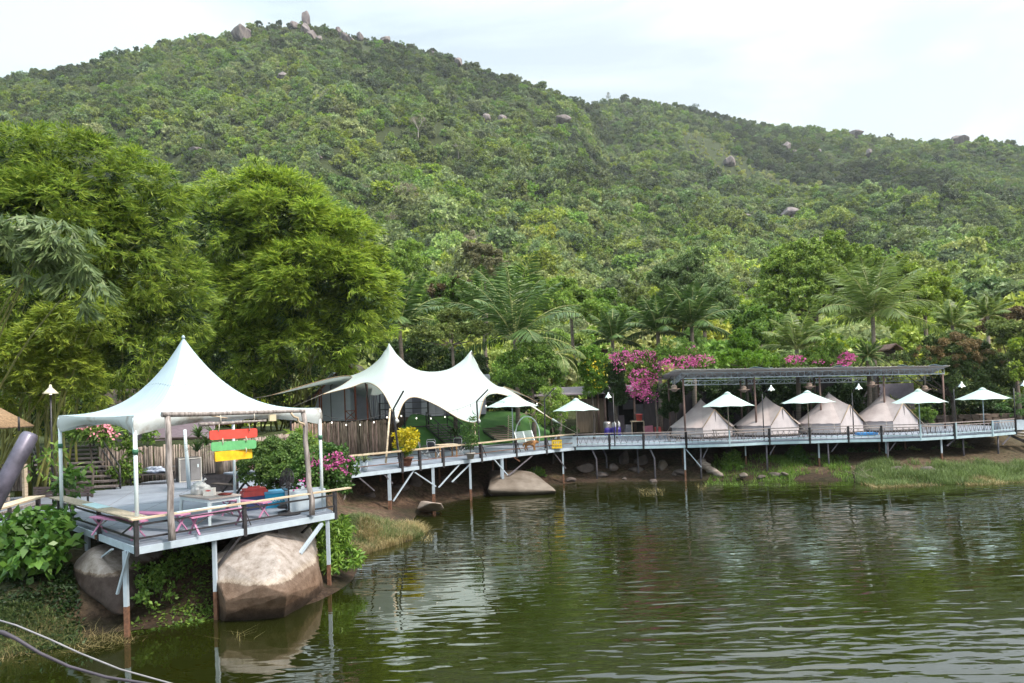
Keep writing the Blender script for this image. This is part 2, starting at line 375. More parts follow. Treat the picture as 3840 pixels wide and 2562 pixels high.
# ---------------------------------------------------------------- water
wm = bpy.data.materials.new('lake_water'); wm.use_nodes = True; t = wm.node_tree; t.nodes.clear(); L = t.links.new
out = N(t, 'ShaderNodeOutputMaterial'); b = N(t, 'ShaderNodeBsdfPrincipled', Roughness=0.02); L(b.outputs[0], out.inputs[0])
b.inputs['IOR'].default_value = 2.25; b.inputs['Base Color'].default_value = (.012, .0145, .0022, 1); b.inputs['Specular IOR Level'].default_value = 0.55
geo = N(t, 'ShaderNodeNewGeometry')
def wave(scale, rot, detail, dist, sx=1.0, kind='ShaderNodeTexNoise'):
    m = N(t, 'ShaderNodeMapping'); m.inputs['Rotation'].default_value = (0, 0, rot); m.inputs['Scale'].default_value = (sx, 1, 1); L(geo.outputs['Position'], m.inputs[0])
    n = N(t, kind, Scale=scale, Detail=detail, Distortion=dist); n.inputs['Roughness'].default_value = .45
    L(m.outputs[0], n.inputs['Vector']); return n.outputs['Fac']
def mth(op, a, c):
    n = N(t, 'ShaderNodeMath', operation=op)
    for i, q in enumerate((a, c)):
        if isinstance(q, (int, float)): n.inputs[i].default_value = q
        else: L(q, n.inputs[i])
    return n.outputs[0]
wa = wave(3.3, -0.24, 0.5, 0.4, 0.26); wb = wave(6.5, -0.08, .6, .4, 0.32); wc = wave(0.10, 0.3, 3, 0.4); wd = wave(7.0, 0.2, 2, .3, .5)
pr = N(t, 'ShaderNodeMapRange'); pr.inputs['From Min'].default_value = .36; pr.inputs['From Max'].default_value = .56; pr.inputs['To Min'].default_value = .18; L(wc, pr.inputs[0])
sxy = N(t, 'ShaderNodeSeparateXYZ'); L(geo.outputs['Position'], sxy.inputs[0])
calm = N(t, 'ShaderNodeMapRange'); calm.inputs['From Min'].default_value = -6.5; calm.inputs['From Max'].default_value = -1.5; calm.inputs['To Min'].default_value = .10; L(sxy.outputs['X'], calm.inputs[0])
amp = mth('MULTIPLY', pr.outputs[0], calm.outputs[0])
hsum = mth('ADD', mth('MULTIPLY', wa, 1.0), mth('ADD', mth('MULTIPLY', wb, .26), mth('MULTIPLY', wd, .02)))
hh = mth('MULTIPLY', hsum, mth('ADD', amp, 0.02))
bp = N(t, 'ShaderNodeBump', Strength=1.0, Distance=0.030); L(hh, bp.inputs['Height']); L(bp.outputs[0], b.inputs['Normal'])
WZ = -0.16; wmb = MB(); wmb.quad((-900, -200, WZ), (900, -200, WZ), (900, 300, WZ), (-900, 300, WZ))
props(wmb.build('lake_water', wm), 'dark green rippled lake water', 'water', kind='structure')
# ---------------------------------------------------------------- foliage builders
def unit(v): return v/np.maximum(np.linalg.norm(v, axis=1, keepdims=True), 1e-9)
def leaf_quads(P, A, Nn, Ln, Wd):
    """rhombic leaves: P base (n,3), A axis, Nn normal hint, lengths, widths"""
    A = unit(A); S = unit(np.cross(A, Nn)); Ln = Ln[:, None]; Wd = Wd[:, None]; Nv = unit(np.cross(S, A))
    v = np.stack([P, P+A*Ln*.45+S*Wd/2, P+A*Ln-Nv*Ln*.12, P+A*Ln*.45-S*Wd/2], 1).reshape(-1, 3)
    return v, np.arange(len(v)).reshape(-1, 4)
def clumpy(lobes, n, leafL, leafW, K=14, clump=.32, rng=RNG, up=.35, droop=.2, squash=.8, inner=.25, jitter=.6):
    lb = np.array(lobes, float); w = lb[:, 3]*lb[:, 4]+lb[:, 3]*lb[:, 5]+lb[:, 4]*lb[:, 5]; w /= w.sum()
    cent = []; rad = []; out = []
    for i, q in enumerate(lb):
        k = max(5, int(K*len(lb)*w[i])); d = unit(rng.normal(size=(k, 3))+[0, 0, up*.8]); s = rng.uniform(1-inner*2, 1.0, (k, 1))**.6
        cent.append(q[:3]+d*q[3:6]*s); out.append(d); rad.append(np.full(k, min(q[3:6])*clump)*rng.uniform(.55, 1.35, k))
    cent = np.vstack(cent); rad = np.concatenate(rad); out = np.vstack(out)
    pw = rad**2; pw /= pw.sum(); idx = rng.choice(len(rad), n, p=pw)
    d = unit(rng.normal(size=(n, 3))+out[idx]*.55+[0, 0, up]); rr = rng.uniform(.55, 1.08, (n, 1))*rad[idx][:, None]
    P = cent[idx]+d*rr*[1, 1, squash]
    A = unit(d*.5+rng.normal(size=(n, 3))*.75+[0, 0, -droop]); Nn = unit(d+rng.normal(size=(n, 3))*jitter)
    return leaf_quads(P, A, Nn, leafL*rng.uniform(.6, 1.3, n), leafW*rng.uniform(.7, 1.25, n))
def sprays(lobes, n, nl, L_, W_, K=18, clump=.35, rng=RNG, down=.55, up=.4, spread=.9, inner=.3):
    """bamboo-like fans: n sprays of nl long leaves hanging from twig tips"""
    lb = np.array(lobes, float); w = lb[:, 3]*lb[:, 4]+lb[:, 3]*lb[:, 5]+lb[:, 4]*lb[:, 5]; w /= w.sum()
    cent = []; rad = []; out = []
    for i, q in enumerate(lb):
        k = max(5, int(K*len(lb)*w[i])); d = unit(rng.normal(size=(k, 3))+[0, 0, up]); s = rng.uniform(1-inner*2, 1., (k, 1))**.5
        cent.append(q[:3]+d*q[3:6]*s); out.append(d); rad.append(min(q[3:6])*clump*rng.uniform(.6, 1.4, k))
    cent = np.vstack(cent); rad = np.concatenate(rad); out = np.vstack(out)
    pw = rad**2; pw /= pw.sum(); idx = rng.choice(len(rad), n, p=pw)
    d = unit(rng.normal(size=(n, 3))+out[idx]*.6+[0, 0, up]); P = cent[idx]+d*rad[idx][:, None]*rng.uniform(.5, 1.15, (n, 1))*[1.15, 1.15, .8]
    ax = unit(d*[1, 1, .4]+out[idx]*.6+[0, 0, -down]+rng.normal(size=(n, 3))*.25)
    s = unit(np.cross(ax, rng.normal(size=(n, 3))*.5+[0, 0, 1]))
    th = rng.uniform(-spread, spread, (n, nl, 1))
    A = ax[:, None]*np.cos(th)+s[:, None]*np.sin(th)+rng.normal(size=(n, nl, 3))*.12+[0, 0, -.12]
    Pn = P[:, None]+ax[:, None]*rng.uniform(-.3, .25, (n, nl, 1))*L_*1.6
    Nn = np.cross(ax, s)[:, None]+rng.normal(size=(n, nl, 3))*.35
    return leaf_quads(Pn.reshape(-1, 3), A.reshape(-1, 3), Nn.reshape(-1, 3), L_*rng.uniform(.6, 1.2, n*nl), W_*rng.uniform(.7, 1.2, n*nl))
def add(*vf):
    V = []; Fc = []; o = 0
    for v, f in vf: V.append(v); Fc.append(f+o); o += len(v)
    return np.vstack(V), np.vstack(Fc)
# ---------------------------------------------------------------- boulders
def rock_mesh(name, c, size, seed, m, parent=None, cuts=9, sub=4, org=None, rz=0.0, rough=.05, tilt=0.0):
    import bmesh
    rng = np.random.default_rng(seed); bm = bmesh.new(); bmesh.ops.create_icosphere(bm, subdivisions=sub, radius=1)
    V = np.array([v.co[:] for v in bm.verts])
    for i in range(cuts):
        n = unit(rng.normal(size=(1, 3)))[0]; dd = rng.uniform(.52, .85); p = V@n; V = np.where((p > dd)[:, None], V-((p-dd)[:, None])*n*.93, V)
    nn = fbm(V[:, 0]*1.7+seed, V[:, 1]*1.7+V[:, 2]*1.3, seed, 4); V = V*(1+rough*nn[:, None])
    nn = fbm(V[:, 0]*6+seed, V[:, 1]*6+V[:, 2]*5, seed+3, 3); V = V*(1+rough*.22*nn[:, None])
    V = V*np.array(size)/2
    ct, st = math.cos(tilt), math.sin(tilt); V = np.stack([V[:, 0]*ct-V[:, 2]*st, V[:, 1], V[:, 0]*st+V[:, 2]*ct], 1)
    ct, st = math.cos(rz), math.sin(rz); V = np.stack([V[:, 0]*ct-V[:, 1]*st, V[:, 0]*st+V[:, 1]*ct, V[:, 2]], 1)+np.array(c)
    Fc = np.array([[v.index for v in f.verts] for f in bm.faces]); bm.free()
    o = np_mesh(name, V, Fc, m, parent, org=org or (c[0], c[1], c[2]-size[2]/2), smooth=True)
    return o
granite = mat('hill_granite', (0.09, 0.072, 0.082), 0.9, 0.3, .35, col2=(0.25, 0.21, 0.205), bump=.3, bscale=.8, stretch=(1, 1, .4))
# F-pixel centre, width, height, label
HROCK = [('S', 290, 178, 132, 92, 'biggest grey granite slab on the ridge, left of the summit'), ('S', 641, 104, 42, 88, 'tall pointed rock spire standing on the summit'),
 ('S', 642, 162, 68, 64, 'rounded boulder directly below the summit spire'), ('S', 674, 194, 74, 56, 'round boulder under the summit boulder, lower of the two'), ('S', 718, 212, 38, 34, 'small pale boulder right of the round summit boulders'),
 ('S', 582, 137, 54, 42, 'grey boulder left of the summit spire'), ('S', 830, 172, 36, 54, 'reddish pointed rock on the ridge right of the summit'), ('S', 868, 214, 92, 46, 'wide streaked boulder below the pointed ridge rock'),
 ('S', 950, 202, 42, 50, 'pale upright boulder on the ridge, third right of the summit'), ('S', 1092, 222, 56, 40, 'pale square boulder on the descending ridge'), ('S', 1355, 295, 22, 40, 'slim upright stone on the descending ridge line'),
 ('S', 1490, 344, 66, 42, 'dark hump boulder on the ridge beside a bare tree'), ('S', 222, 372, 15, 28, 'tiny pale standing stone under the big ridge slab'), ('S', 515, 418, 58, 48, 'brown boulder in the forest below the summit'),
 ('S', 232, 612, 62, 32, 'dark flat boulder above a rounder one on the left slope'), ('S', 228, 656, 44, 36, 'small round boulder just under a flat dark one'), ('S', 45, 828, 96, 40, 'wide purple-grey outcrop above the left bamboo'),
 ('S', 712, 862, 62, 30, 'slanted grey outcrop above the second bamboo'), ('S', 1645, 652, 62, 44, 'dark boulder high on the middle slope, left of a pair'), ('S', 1738, 656, 70, 44, 'dark boulder high on the middle slope, right of a pair'),
 ('S', 2065, 662, 132, 58, 'large dark outcrop on the slope below the saddle'), ('S', 1256, 832, 24, 50, 'narrow dark rock below the bare pale tree'), ('S', 1770, 947, 38, 34, 'small grey stone in the middle of the slope'), ('S', 2162, 972, 46, 32, 'small pale boulder right of the slope middle'),
 ('S', 1812, 1372, 170, 42, 'wide low outcrop near the foot of the hill, left one'), ('S', 2040, 1388, 140, 46, 'domed grey boulder near the foot of the hill, right one'), ('S', 2226, 1282, 36, 42, 'small leaning boulder above the domed foot-hill boulder'),
 ('T', 1052, 508, 50, 46, 'pale square boulder high on the right hill'), ('T', 1094, 541, 36, 24, 'low boulder touching the pale square one'), ('T', 1230, 542, 26, 28, 'small upright pale rock high on the right hill'), ('T', 1432, 448, 74, 40, 'rock knob on the right-hand skyline'),
 ('T', 2000, 474, 86, 56, 'rocky crag on the skyline near the right edge'), ('T', 1510, 548, 44, 38, 'grey boulder under the right skyline knob'), ('T', 735, 592, 84, 62, 'dark outcrop over white rock at the gully top'), ('T', 668, 672, 54, 46, 'rounded grey boulder beside the grassy gully'),
 ('T', 815, 902, 84, 38, 'pale boulder under the gully, left of the layered rock'), ('T', 1072, 872, 114, 54, 'broad layered brown rock at the gully foot'), ('T', 1100, 918, 82, 44, 'white-topped boulder below the layered brown rock'), ('T', 645, 832, 32, 22, 'small white stone in the right-hand forest'),
 ('T', 1532, 1037, 72, 40, 'pale rock face above the big lakeside tree'), ('Q', 575, 292, 72, 82, 'steep grey slab left of the big lakeside tree')]
ROCKS = []
for i, (k, x, y, w, h, lab) in enumerate(HROCK):
    s = CRP[k][2]; p, r = hit(k, x, y+h*.45); dd = p.y
    W_ = w*s/FOC*dd*1.08; Hh = h*s/FOC*dd
    zc = EYE+ray(k, x, y).z/ray(k, x, y).y*dd
    ztop = zc+Hh*.5; zbot = min(zc-Hh*.6, gz(ray(k, x, y).x*dd, dd)-.12*Hh-1); Hh = ztop-zbot
    c = Vector((ray(k, x, y).x*dd, dd, (ztop+zbot)/2))
    o = rock_mesh('boulder', c, (W_*1.18, W_*.9, Hh*1.12), 100+i, granite, cuts=15, sub=4, rz=i*.7 if h < w*1.2 else .4, rough=.10)
    props(o, lab, 'boulder', 'boulders on the hillside'); ROCKS.append((c.x, c.y, W_, x*s+CRP[k][0], y*s+CRP[k][1], w*s, h*s))
# ---------------------------------------------------------------- the forest on the hill (one uncountable mass)
FCOL = bpy.data.collections.new('forest_sources')
hill_leaf = leafm('hill_forest_leaves', (0.092, 0.160, 0.036), trans=.3, island=.30, objrand=.22)
_t = hill_leaf.node_tree; _hs = [n for n in _t.nodes if n.type == 'HUE_SAT'][0]; _src = _hs.inputs['Color'].links[0].from_socket
_at = N(_t, 'ShaderNodeAttribute'); _at.attribute_type = 'INSTANCER'; _at.attribute_name = 'tone'
_rp = N(_t, 'ShaderNodeValToRGB'); _e = _rp.color_ramp.elements; _e[0].position = .1; _e[0].color = (.060, .092, .024, 1); _e[1].position = 1.15; _e[1].color = (.36, .43, .09, 1)
_q = _e.new(.45); _q.color = (.155, .255, .040, 1); _q = _e.new(.75); _q.color = (.265, .375, .052, 1)
_t.links.new(_at.outputs['Fac'], _rp.inputs[0]); _t.links.new(_rp.outputs[0], _hs.inputs['Color'])
for k in range(9):
    rng = np.random.default_rng(50+k); lob = []
    nl = rng.integers(4, 8)
    for j in range(nl):
        a = rng.uniform(0, 6.28); q = rng.uniform(0, .55); s = rng.uniform(.32, .62)
        lob.append((q*math.cos(a), q*math.sin(a), rng.uniform(.5, 1.15)-q*.4, s, s, s*rng.uniform(.55, .85)))
    v1 = clumpy(lob, 1700 if k < 6 else 5200, .145 if k < 6 else .085, .10 if k < 6 else .055, K=9 if k < 6 else 14, clump=.36, rng=rng, up=.5)
    v2 = clumpy([(0, 0, .25, .8, .8, .5)], 400, .2, .14, K=12, rng=rng)
    V, Fq = add(v1, v2)
    me = bpy.data.meshes.new('tree_crown'); me.from_pydata(V.tolist(), [], Fq.tolist()); me.materials.append(hill_leaf)
    o = bpy.data.objects.new('src_%02d' % k, me); FCOL.objects.link(o)
nF = 56000
rr = np.sqrt(RNG.uniform(66**2, 850**2, nF)); az = RNG.uniform(-.74, .74, nF)
X = rr*np.sin(az); Yy = rr*np.cos(az)
keep = (rr < ridge_R(az)+12) & (RNG.random(nF) < np.interp(rr, [66, 250, 420, 850], [1.0, .95, .62, .42]))
X, Yy, rr, az = X[keep], Yy[keep], rr[keep], az[keep]
ki = fbm(X*.02, Yy*.02, 61, 3)
Z = ground_z(X, Yy)
fx = X/Yy*FOC+1920; fy0 = 1500-(Z+2-EYE)/Yy*FOC-.035*(fx-1920)
fx = fx-.035*(1500-fy0)
rm = np.zeros(len(X), bool)
for (cx, cy_, W_, px, py, pw, ph) in ROCKS:
    rm |= ((np.abs(fx-px) < pw*.42) & (fy0 < py+ph*.45) & (fy0 > py-ph*.5) & (Yy < cy_+W_*.3))
    rm |= (np.hypot(X-cx, Yy-cy_) < W_*.40)
X, Yy, Z, rr, ki, fx, fy0 = X[~rm], Yy[~rm], Z[~rm], rr[~rm], ki[~rm], fx[~rm], fy0[~rm]
nf = len(X)
sc_f = RNG.uniform(.55, 1.35, nf)*np.interp(rr, [90, 200, 450, 800], [4.6, 5.1, 4.5, 4.2])*(1+.22*ki)
# a few emergent tall crowns
em = RNG.random(nf) < .09; sc_f[em] *= 1.5
# scrubby patch: the grassy gully on the right hill and summit scrub
gp, gr = hit('T', 820, 720); gd = np.hypot((X-gp.x)*.9+(Yy-gp.y)*.35, (Yy-gp.y)*.30)
scrub = gd < 24
sc_f[scrub] *= .38
top = (ridge_R(np.arctan2(X, Yy))-rr < 16); sc_f[top] *= .8
idx_f = np.where(rr < 210, RNG.integers(6, 9, nf), RNG.integers(0, 6, nf)).astype(np.int32)
me = bpy.data.meshes.new('forest_points'); me.vertices.add(nf)
me.vertices.foreach_set('co', np.stack([X, Yy, Z-sc_f*.25], 1).astype(np.float32).ravel())
def attr(nm, ty, v): a = me.attributes.new(nm, ty, 'POINT'); a.data.foreach_set('value' if ty in ('FLOAT', 'INT') else 'vector', v)
tone = .62+.20*fbm(X*.012, Yy*.012, 77, 3)+.14*fbm(X*.06, Yy*.06, 78, 2)+RNG.normal(0, .10, nf)-np.clip((rr-230)/450, -.3, .7)*.40
tone[scrub] = 1.05
attr('tone', 'FLOAT', np.clip(tone, .05, 1.3).astype(np.float32)); attr('s', 'FLOAT', sc_f.astype(np.float32)); attr('rz', 'FLOAT', RNG.uniform(0, 6.28, nf).astype(np.float32)); attr('idx', 'INT', idx_f)
fo = bpy.data.objects.new('forest', me); sc.collection.objects.link(fo)
props(fo, 'dense green forest covering the whole hillside', 'forest', kind='stuff')
ng = bpy.data.node_groups.new('scatter_trees', 'GeometryNodeTree')
ng.interface.new_socket('Geometry', in_out='INPUT', socket_type='NodeSocketGeometry'); ng.interface.new_socket('Geometry', in_out='OUTPUT', socket_type='NodeSocketGeometry')
gi = ng.nodes.new('NodeGroupInput'); go = ng.nodes.new('NodeGroupOutput')
iop = ng.nodes.new('GeometryNodeInstanceOnPoints'); ci = ng.nodes.new('GeometryNodeCollectionInfo')
ci.inputs['Collection'].default_value = FCOL; ci.inputs['Separate Children'].default_value = True; ci.inputs['Reset Children'].default_value = True
iop.inputs['Pick Instance'].default_value = True
def na_(nm, ty):
    n = ng.nodes.new('GeometryNodeInputNamedAttribute'); n.data_type = ty; n.inputs['Name'].default_value = nm; return n.outputs['Attribute']
cx_ = ng.nodes.new('ShaderNodeCombineXYZ'); ng.links.new(na_('rz', 'FLOAT'), cx_.inputs['Z'])
mtp = ng.nodes.new('GeometryNodeMeshToPoints')
ng.links.new(gi.outputs[0], mtp.inputs['Mesh']); ng.links.new(mtp.outputs[0], iop.inputs['Points']); ng.links.new(ci.outputs[0], iop.inputs['Instance'])
ng.links.new(na_('idx', 'INT'), iop.inputs['Instance Index']); ng.links.new(cx_.outputs[0], iop.inputs['Rotation']); ng.links.new(na_('s', 'FLOAT'), iop.inputs['Scale'])
ng.links.new(iop.outputs[0], go.inputs[0])
md = fo.modifiers.new('trees', 'NODES'); md.node_group = ng
# ---------------------------------------------------------------- decks over the water
DZ = 2.0
def V3(p, z): return Vector((p[0], p[1], z))
def floor_mesh(name, poly, z, th, m, parent):
    mb = MB(); lo = [V3(p, z-th) for p in poly]; hi = [V3(p, z) for p in poly]; mb.prism(lo, hi); return mb.build(name, m, parent)
NE = Vector((-8.52, 15.33)); RE = Vector((-5.13, 19.30)); TL = Vector((-13.25, 19.85))
EDGE = [Vector(p) for p in [(-7.21, 29.84), (-5.25, 31.85), (-3.54, 33.93), (-1.73, 35.88), (.11, 38.15), (1.87, 39.75), (3.68, 41.45), (5.76, 41.2), (7.7, 40.6), (10.11, 40.1), (12.5, 40.0), (15.1, 40.4), (17.4, 40.2), (19.6, 40.05), (21.3, 39.6), (23.3, 39.35), (25.7, 39.9), (28.4, 40.7), (30.7, 41.8)]]
def post_at(name, x, y, zt, zb, w, rustz, parent, wood=False, lean=0.0):
    mb = MB(); zr = rustz-.12+random.uniform(-.08, .08)
    if wood: mb.tube((x, y, zr), (x, y, zt), w/2, n=8)
    else: mb.box((x, y, (zr+zt)/2), (w, w, zt-zr))
    o = mb.build(name, white_paint, parent); m2 = MB()
    if wood: m2.tube((x, y, zb), (x, y, zr), w/2*1.03, n=8)
    else: m2.box((x, y, (zr+zb)/2), (w*1.04, w*1.04, zr-zb))
    m2.build('rusty_foot', rust, o); return o
# near platform
t = thing('lake_platform', 'grey painted platform on steel stilts under the peaked white canopy', 'platform', (NE.x, NE.y, 0))
floor_mesh('floor', [NE+Vector((.02, .06)), RE+Vector((-.06, .03)), (-5.95, 20.6), (-8.3, 25.2), (-7.5, 29.5), (-13.3, 31.2), (-15.7, 29.4), (-16.0, 26.6), (-18.6, 25.2), (-21.5, 22.6), (-21.5, 19.3), (-14.2, 20.05), TL+Vector((.03, .06))], DZ, .07, deck_paint, t)
def fascia(pts, parent, z=1.865, h=.16, w=.05, m=None, nm='edge_beam'):
    for a, b in zip(pts[:-1], pts[1:]):
        MB().beam(V3(a, z), V3(b, z), w, h).build(nm, m or white_paint, parent)
fascia([NE+Vector((0.02, .02)), RE], t); fascia([TL, NE], t); fascia([(-21.5, 19.2), (-14.2, 19.95), TL], t); fascia([RE, (-5.85, 20.6), (-8.2, 25.2), (-7.4, 29.4)], t)
for a, b in (((-10.6, 17.2), (-7.5, 21.0)), ((-12.4, 19.2), (-9.3, 23)), ((-7.3, 17.0), (-11.9, 21))): MB().beam(V3(a, 1.87), V3(b, 1.87), .06, .11).build('joist', rust, t)
post_at('stilt', -9.0, 15.72, 1.8, -.9, .09, .68, t); post_at('stilt', -7.42, 16.78, 1.8, -.9, .085, .70, t); post_at('stilt', -5.30, 19.20, 1.8, -.9, .09, .62, t)
post_at('stilt', -11.6, 18.5, 1.8, 0.6, .1, .9, t); post_at('stilt', -7.2, 21.8, 1.8, 0.3, .1, .8, t); post_at('stilt', -12.8, 20.6, 1.8, .3, .1, .7, t)
def brace(a, b, m, parent, w=.06, nm='brace'): MB().beam(a, b, w, w*.7).build(nm, m, parent)
brace(Y('E', 880, 668, 15.6), Y('E', 800, 960, 15.72), white_paint, t); brace(Y('E', 766, 655, 16.2), Y('E', 662, 735, 17.6), white_paint, t)
brace(Y('E', 2195, 480, 19.0), Y('E', 2045, 685, 18.2), white_paint, t, .1); brace(Y('E', 2140, 465, 19.2), Y('E', 2030, 572, 19.6), black_metal, t, .07)
brace(Y('E', 1645, 562, 17.2), Y('E', 1458, 800, 16.85), black_metal, t, .07); brace(Y('E', 1598, 562, 17.6), Y('E', 1695, 652, 18.2), rust, t, .05)
brace(Y('E', 1878, 512, 18.2), Y('E', 1880, 548, 18.6), black_metal, t, .12)
sm = MB(); dk_ = Vector((0, 0, .0035))
for (a, b) in (((-12.6, 19.6), (-6.0, 20.4)), ((-13.6, 22.0), (-7.3, 23.0)), ((-15.5, 25.0), (-8.6, 25.3)), ((-15.2, 28.2), (-8.0, 27.8)), ((-10.6, 17.6), (-13.0, 29.5)), ((-8.2, 15.9), (-10.2, 29.8)), ((-6.6, 17.9), (-8.4, 23.4)), ((-12.0, 18.9), (-15.4, 28.6)), ((-10.9, 17.8), (-6.2, 18.5))): sm.box(((a[0]+b[0])/2, (a[1]+b[1])/2, 2.0015), (math.hypot(b[0]-a[0], b[1]-a[1]), .014, .004), rz=math.atan2(b[1]-a[1], b[0]-a[0]))
sm.build('panel_joints', mat('joint_dirt', (.14, .13, .14), .9, .4, 3), t)
# near railing
t = thing('platform_railing', 'low black rail with raw board top round the near platform', 'railing', (NE.x, NE.y, DZ))
def rail_posts(pts, parent, zb, zt, w=.085, m=None):
    for p in pts: MB().box((p[0], p[1], (zb+zt)/2), (w, w, zt-zb), rz=.8).build('rail_post', m or black_metal, parent)
nm_ = NE.lerp(RE, .49); lm_ = NE.lerp(TL, .42)
rail_posts([NE, nm_, RE+Vector((.02, .03)), lm_, TL], t, 1.75, 2.55)
for z in (2.44, 2.13):
    for a, b in ((NE, nm_), (nm_, RE), (NE, lm_), (lm_, TL)):
        MB().beam(V3(a, z), V3(b, z), .035, .045).build('rail_bar', black_metal, t)
MB().beam(V3(NE, 2.5), V3(lm_.lerp(NE, .6), 2.1), .03).build('rail_bar', black_metal, t); MB().beam(V3(nm_, 2.45), V3(nm_, 2.0)+Vector((.12, .1, 0)), .02).build('rail_bar', black_metal, t)
e = (RE-NE).normalized(); l_ = (TL-NE).normalized()
MB().beam(V3(NE-e*.12, 2.575), V3(RE+e*.55, 2.585), .17, .035).build('top_board', raw_board, t)
lb_ = mat('worn_grey_board', (0.20, 0.165, 0.12), .85, .3, 5, col2=(.42, .36, .28), bump=.006, stretch=(3, 3, 1))
o = MB().beam(V3(NE+l_*.12+Vector((.05, .1)), 2.577), V3(TL+l_*.3, 2.577), .38, .035).build('top_board', lb_, t); o['label'] = 'wide weathered grey board'
o = MB().beam(V3(NE.lerp(TL, .40)+Vector((.06, .06)), 2.602), V3(NE.lerp(TL, .60)+Vector((.06, .06)), 2.602), .30, .012).build('painted_patch', mat('pale_aqua_paint', (.50, .68, .72), .6, .05), t)
o = MB().beam(V3(NE.lerp(RE, .17), 2.6), V3(NE.lerp(RE, .40), 2.604), .12, .012).build('painted_patch', MATS['pale_aqua_paint'], t)
t = thing('left_walkway_railing', 'thick weathered plank rail on the walkway at the left edge', 'railing', (-16, 20, DZ))
MB().beam(H('A', -120, 1215, 2.6), H('A', 235, 1112, 2.6), .42, .05).build('top_board', raw_board, t)
MB().beam(H('A', -120, 1260, 2.3), H('A', 235, 1150, 2.3), .06, .10).build('rail_bar', grey_wood, t); MB().beam(H('A', -120, 1290, 2.15), H('A', 240, 1190, 2.2), .06).build('rail_bar', black_metal, t)
rail_posts([H('A', 60, 1200, 2.5), H('A', 235, 1130, 2.5)], t, 1.8, 2.58)
# walkway and tent deck
t = thing('lakeside_walkway', 'long pale blue walkway on stilts curving along the lake shore', 'walkway', (0, 38, 0))
poly = [e_+Vector((-.03, .08)) for e_ in EDGE]+[Vector(p) for p in [(33, 46), (33, 52), (3, 52.5), (-.2, 49.8), (-6.2, 45.6), (-7.6, 40.2), (-12.2, 39.8), (-13.2, 31.7), (-7.7, 29.9)]]
floor_mesh('floor', poly, DZ+.004, .07, deck_paint, t)
fascia(EDGE[:7], t, 1.87, .17); fascia(EDGE[6:], t, 1.86, .15, m=blue_paint)
def edge_at(fx, off=.0):
    """the spot on the deck's outer edge seen at image column fx (on the deck's underside)"""
    best = None
    for a, b in zip(EDGE[:-1], EDGE[1:]):
        for i in range(21):
            p = a.lerp(b, i/20); col = 1920+FOC*p.x/p.y-.035*(1500-(1500+3.1*FOC/p.y))*1.0
            if best is None or abs(col-fx) < best[0]: best = (abs(col-fx), p, (b-a).normalized())
    p, d = best[1], best[2]; return Vector((p.x, p.y))+Vector((-d.y, d.x))*off
for fx, w, off in ((1470, .14, .05), (1637, .13, .05), (1774, .11, .05), (1893, .13, .05), (1903, .07, .30), (2122, .09, .1), (2575, .09, .1), (2841, .07, 1.2), (3333, .08, .2), (3545, .08, .2), (3088, .08, .5)):
    p = edge_at(fx-10, off); zb = gz(p.x, p.y); post_at('stilt', p.x, p.y, 1.8, min(zb, 0)-.4, w, max(zb, 0)+.62, t)
dark_stilt = mat('dark_stilt', (0.11, 0.10, 0.12), .7, .35, 6, bump=.006)
for fx, off in ((2230, .15), (2447, .15), (2633, .3), (2889, .15), (3116, .2), (3338, .1), (3650, .5), (3757, .15), (2266, 1.6), (2393, 1.2), (1640, 2.4), (1780, 2.6), (1397, 2.2), (1565, 2.6), (1692, 2.4), (1950, 2.2), (2010, 2.4), (2596, 2.4), (2960, 3), (3090, 3.4), (3380, 3), (3550, 3)):
    p = edge_at(fx-10, off); zb = gz(p.x, p.y)
    k = .25 if fx in (2230, 2447, 2266) else 0
    if k: MB().path([(p.x+k*.9, p.y, zb-.3), (p.x+k*.9, p.y, 1.2), (p.x-.05, p.y, 1.85)], .055, 8).build('stilt', dark_stilt, t)
    else: MB().tube((p.x, p.y, zb-.3), (p.x+random.uniform(-.06, .06), p.y, 1.85), .05, n=8).build('stilt', dark_stilt if off < 2 else rust, t)
def Bz(k, x1, y1, x2, y2, m, w=.07, off=.2):
    f1 = CRP[k][0]+x1*CRP[k][2]; f2 = CRP[k][0]+x2*CRP[k][2]; a = edge_at(f1-8, off); b = edge_at(f2-8, off)
    brace(Y(k, x1, y1, a.y), Y(k, x2, y2, b.y), m, t, w)
for a in ((1095, 945, 965, 1140, white_paint), (1100, 960, 1232, 1048, white_paint), (1385, 905, 1250, 1055, white_paint), (1450, 905, 1335, 1020, white_paint), (1600, 880, 1685, 978, white_paint), (1840, 855, 1690, 980, dark_stilt),
          (740, 985, 845, 1075, dark_stilt), (1975, 835, 2050, 935, dark_stilt), (905, 970, 960, 1030, dark_stilt), (705, 995, 655, 1130, grey_wood), (1725, 865, 1760, 890, rust)): Bz('B', *a)
for a in ((1345, 1140, 1480, 1298, white_paint), (1540, 1125, 1495, 1215, dark_stilt), (2130, 1100, 2085, 1190, dark_stilt)): Bz('C', *a)
for a in ((160, 1100, 112, 1180, dark_stilt), (712, 1085, 655, 1160, dark_stilt), (1222, 1075, 1162, 1155, dark_stilt), (1735, 1055, 1670, 1110, dark_stilt), (2230, 1020, 2160, 1100, dark_stilt)): Bz('D', *a)
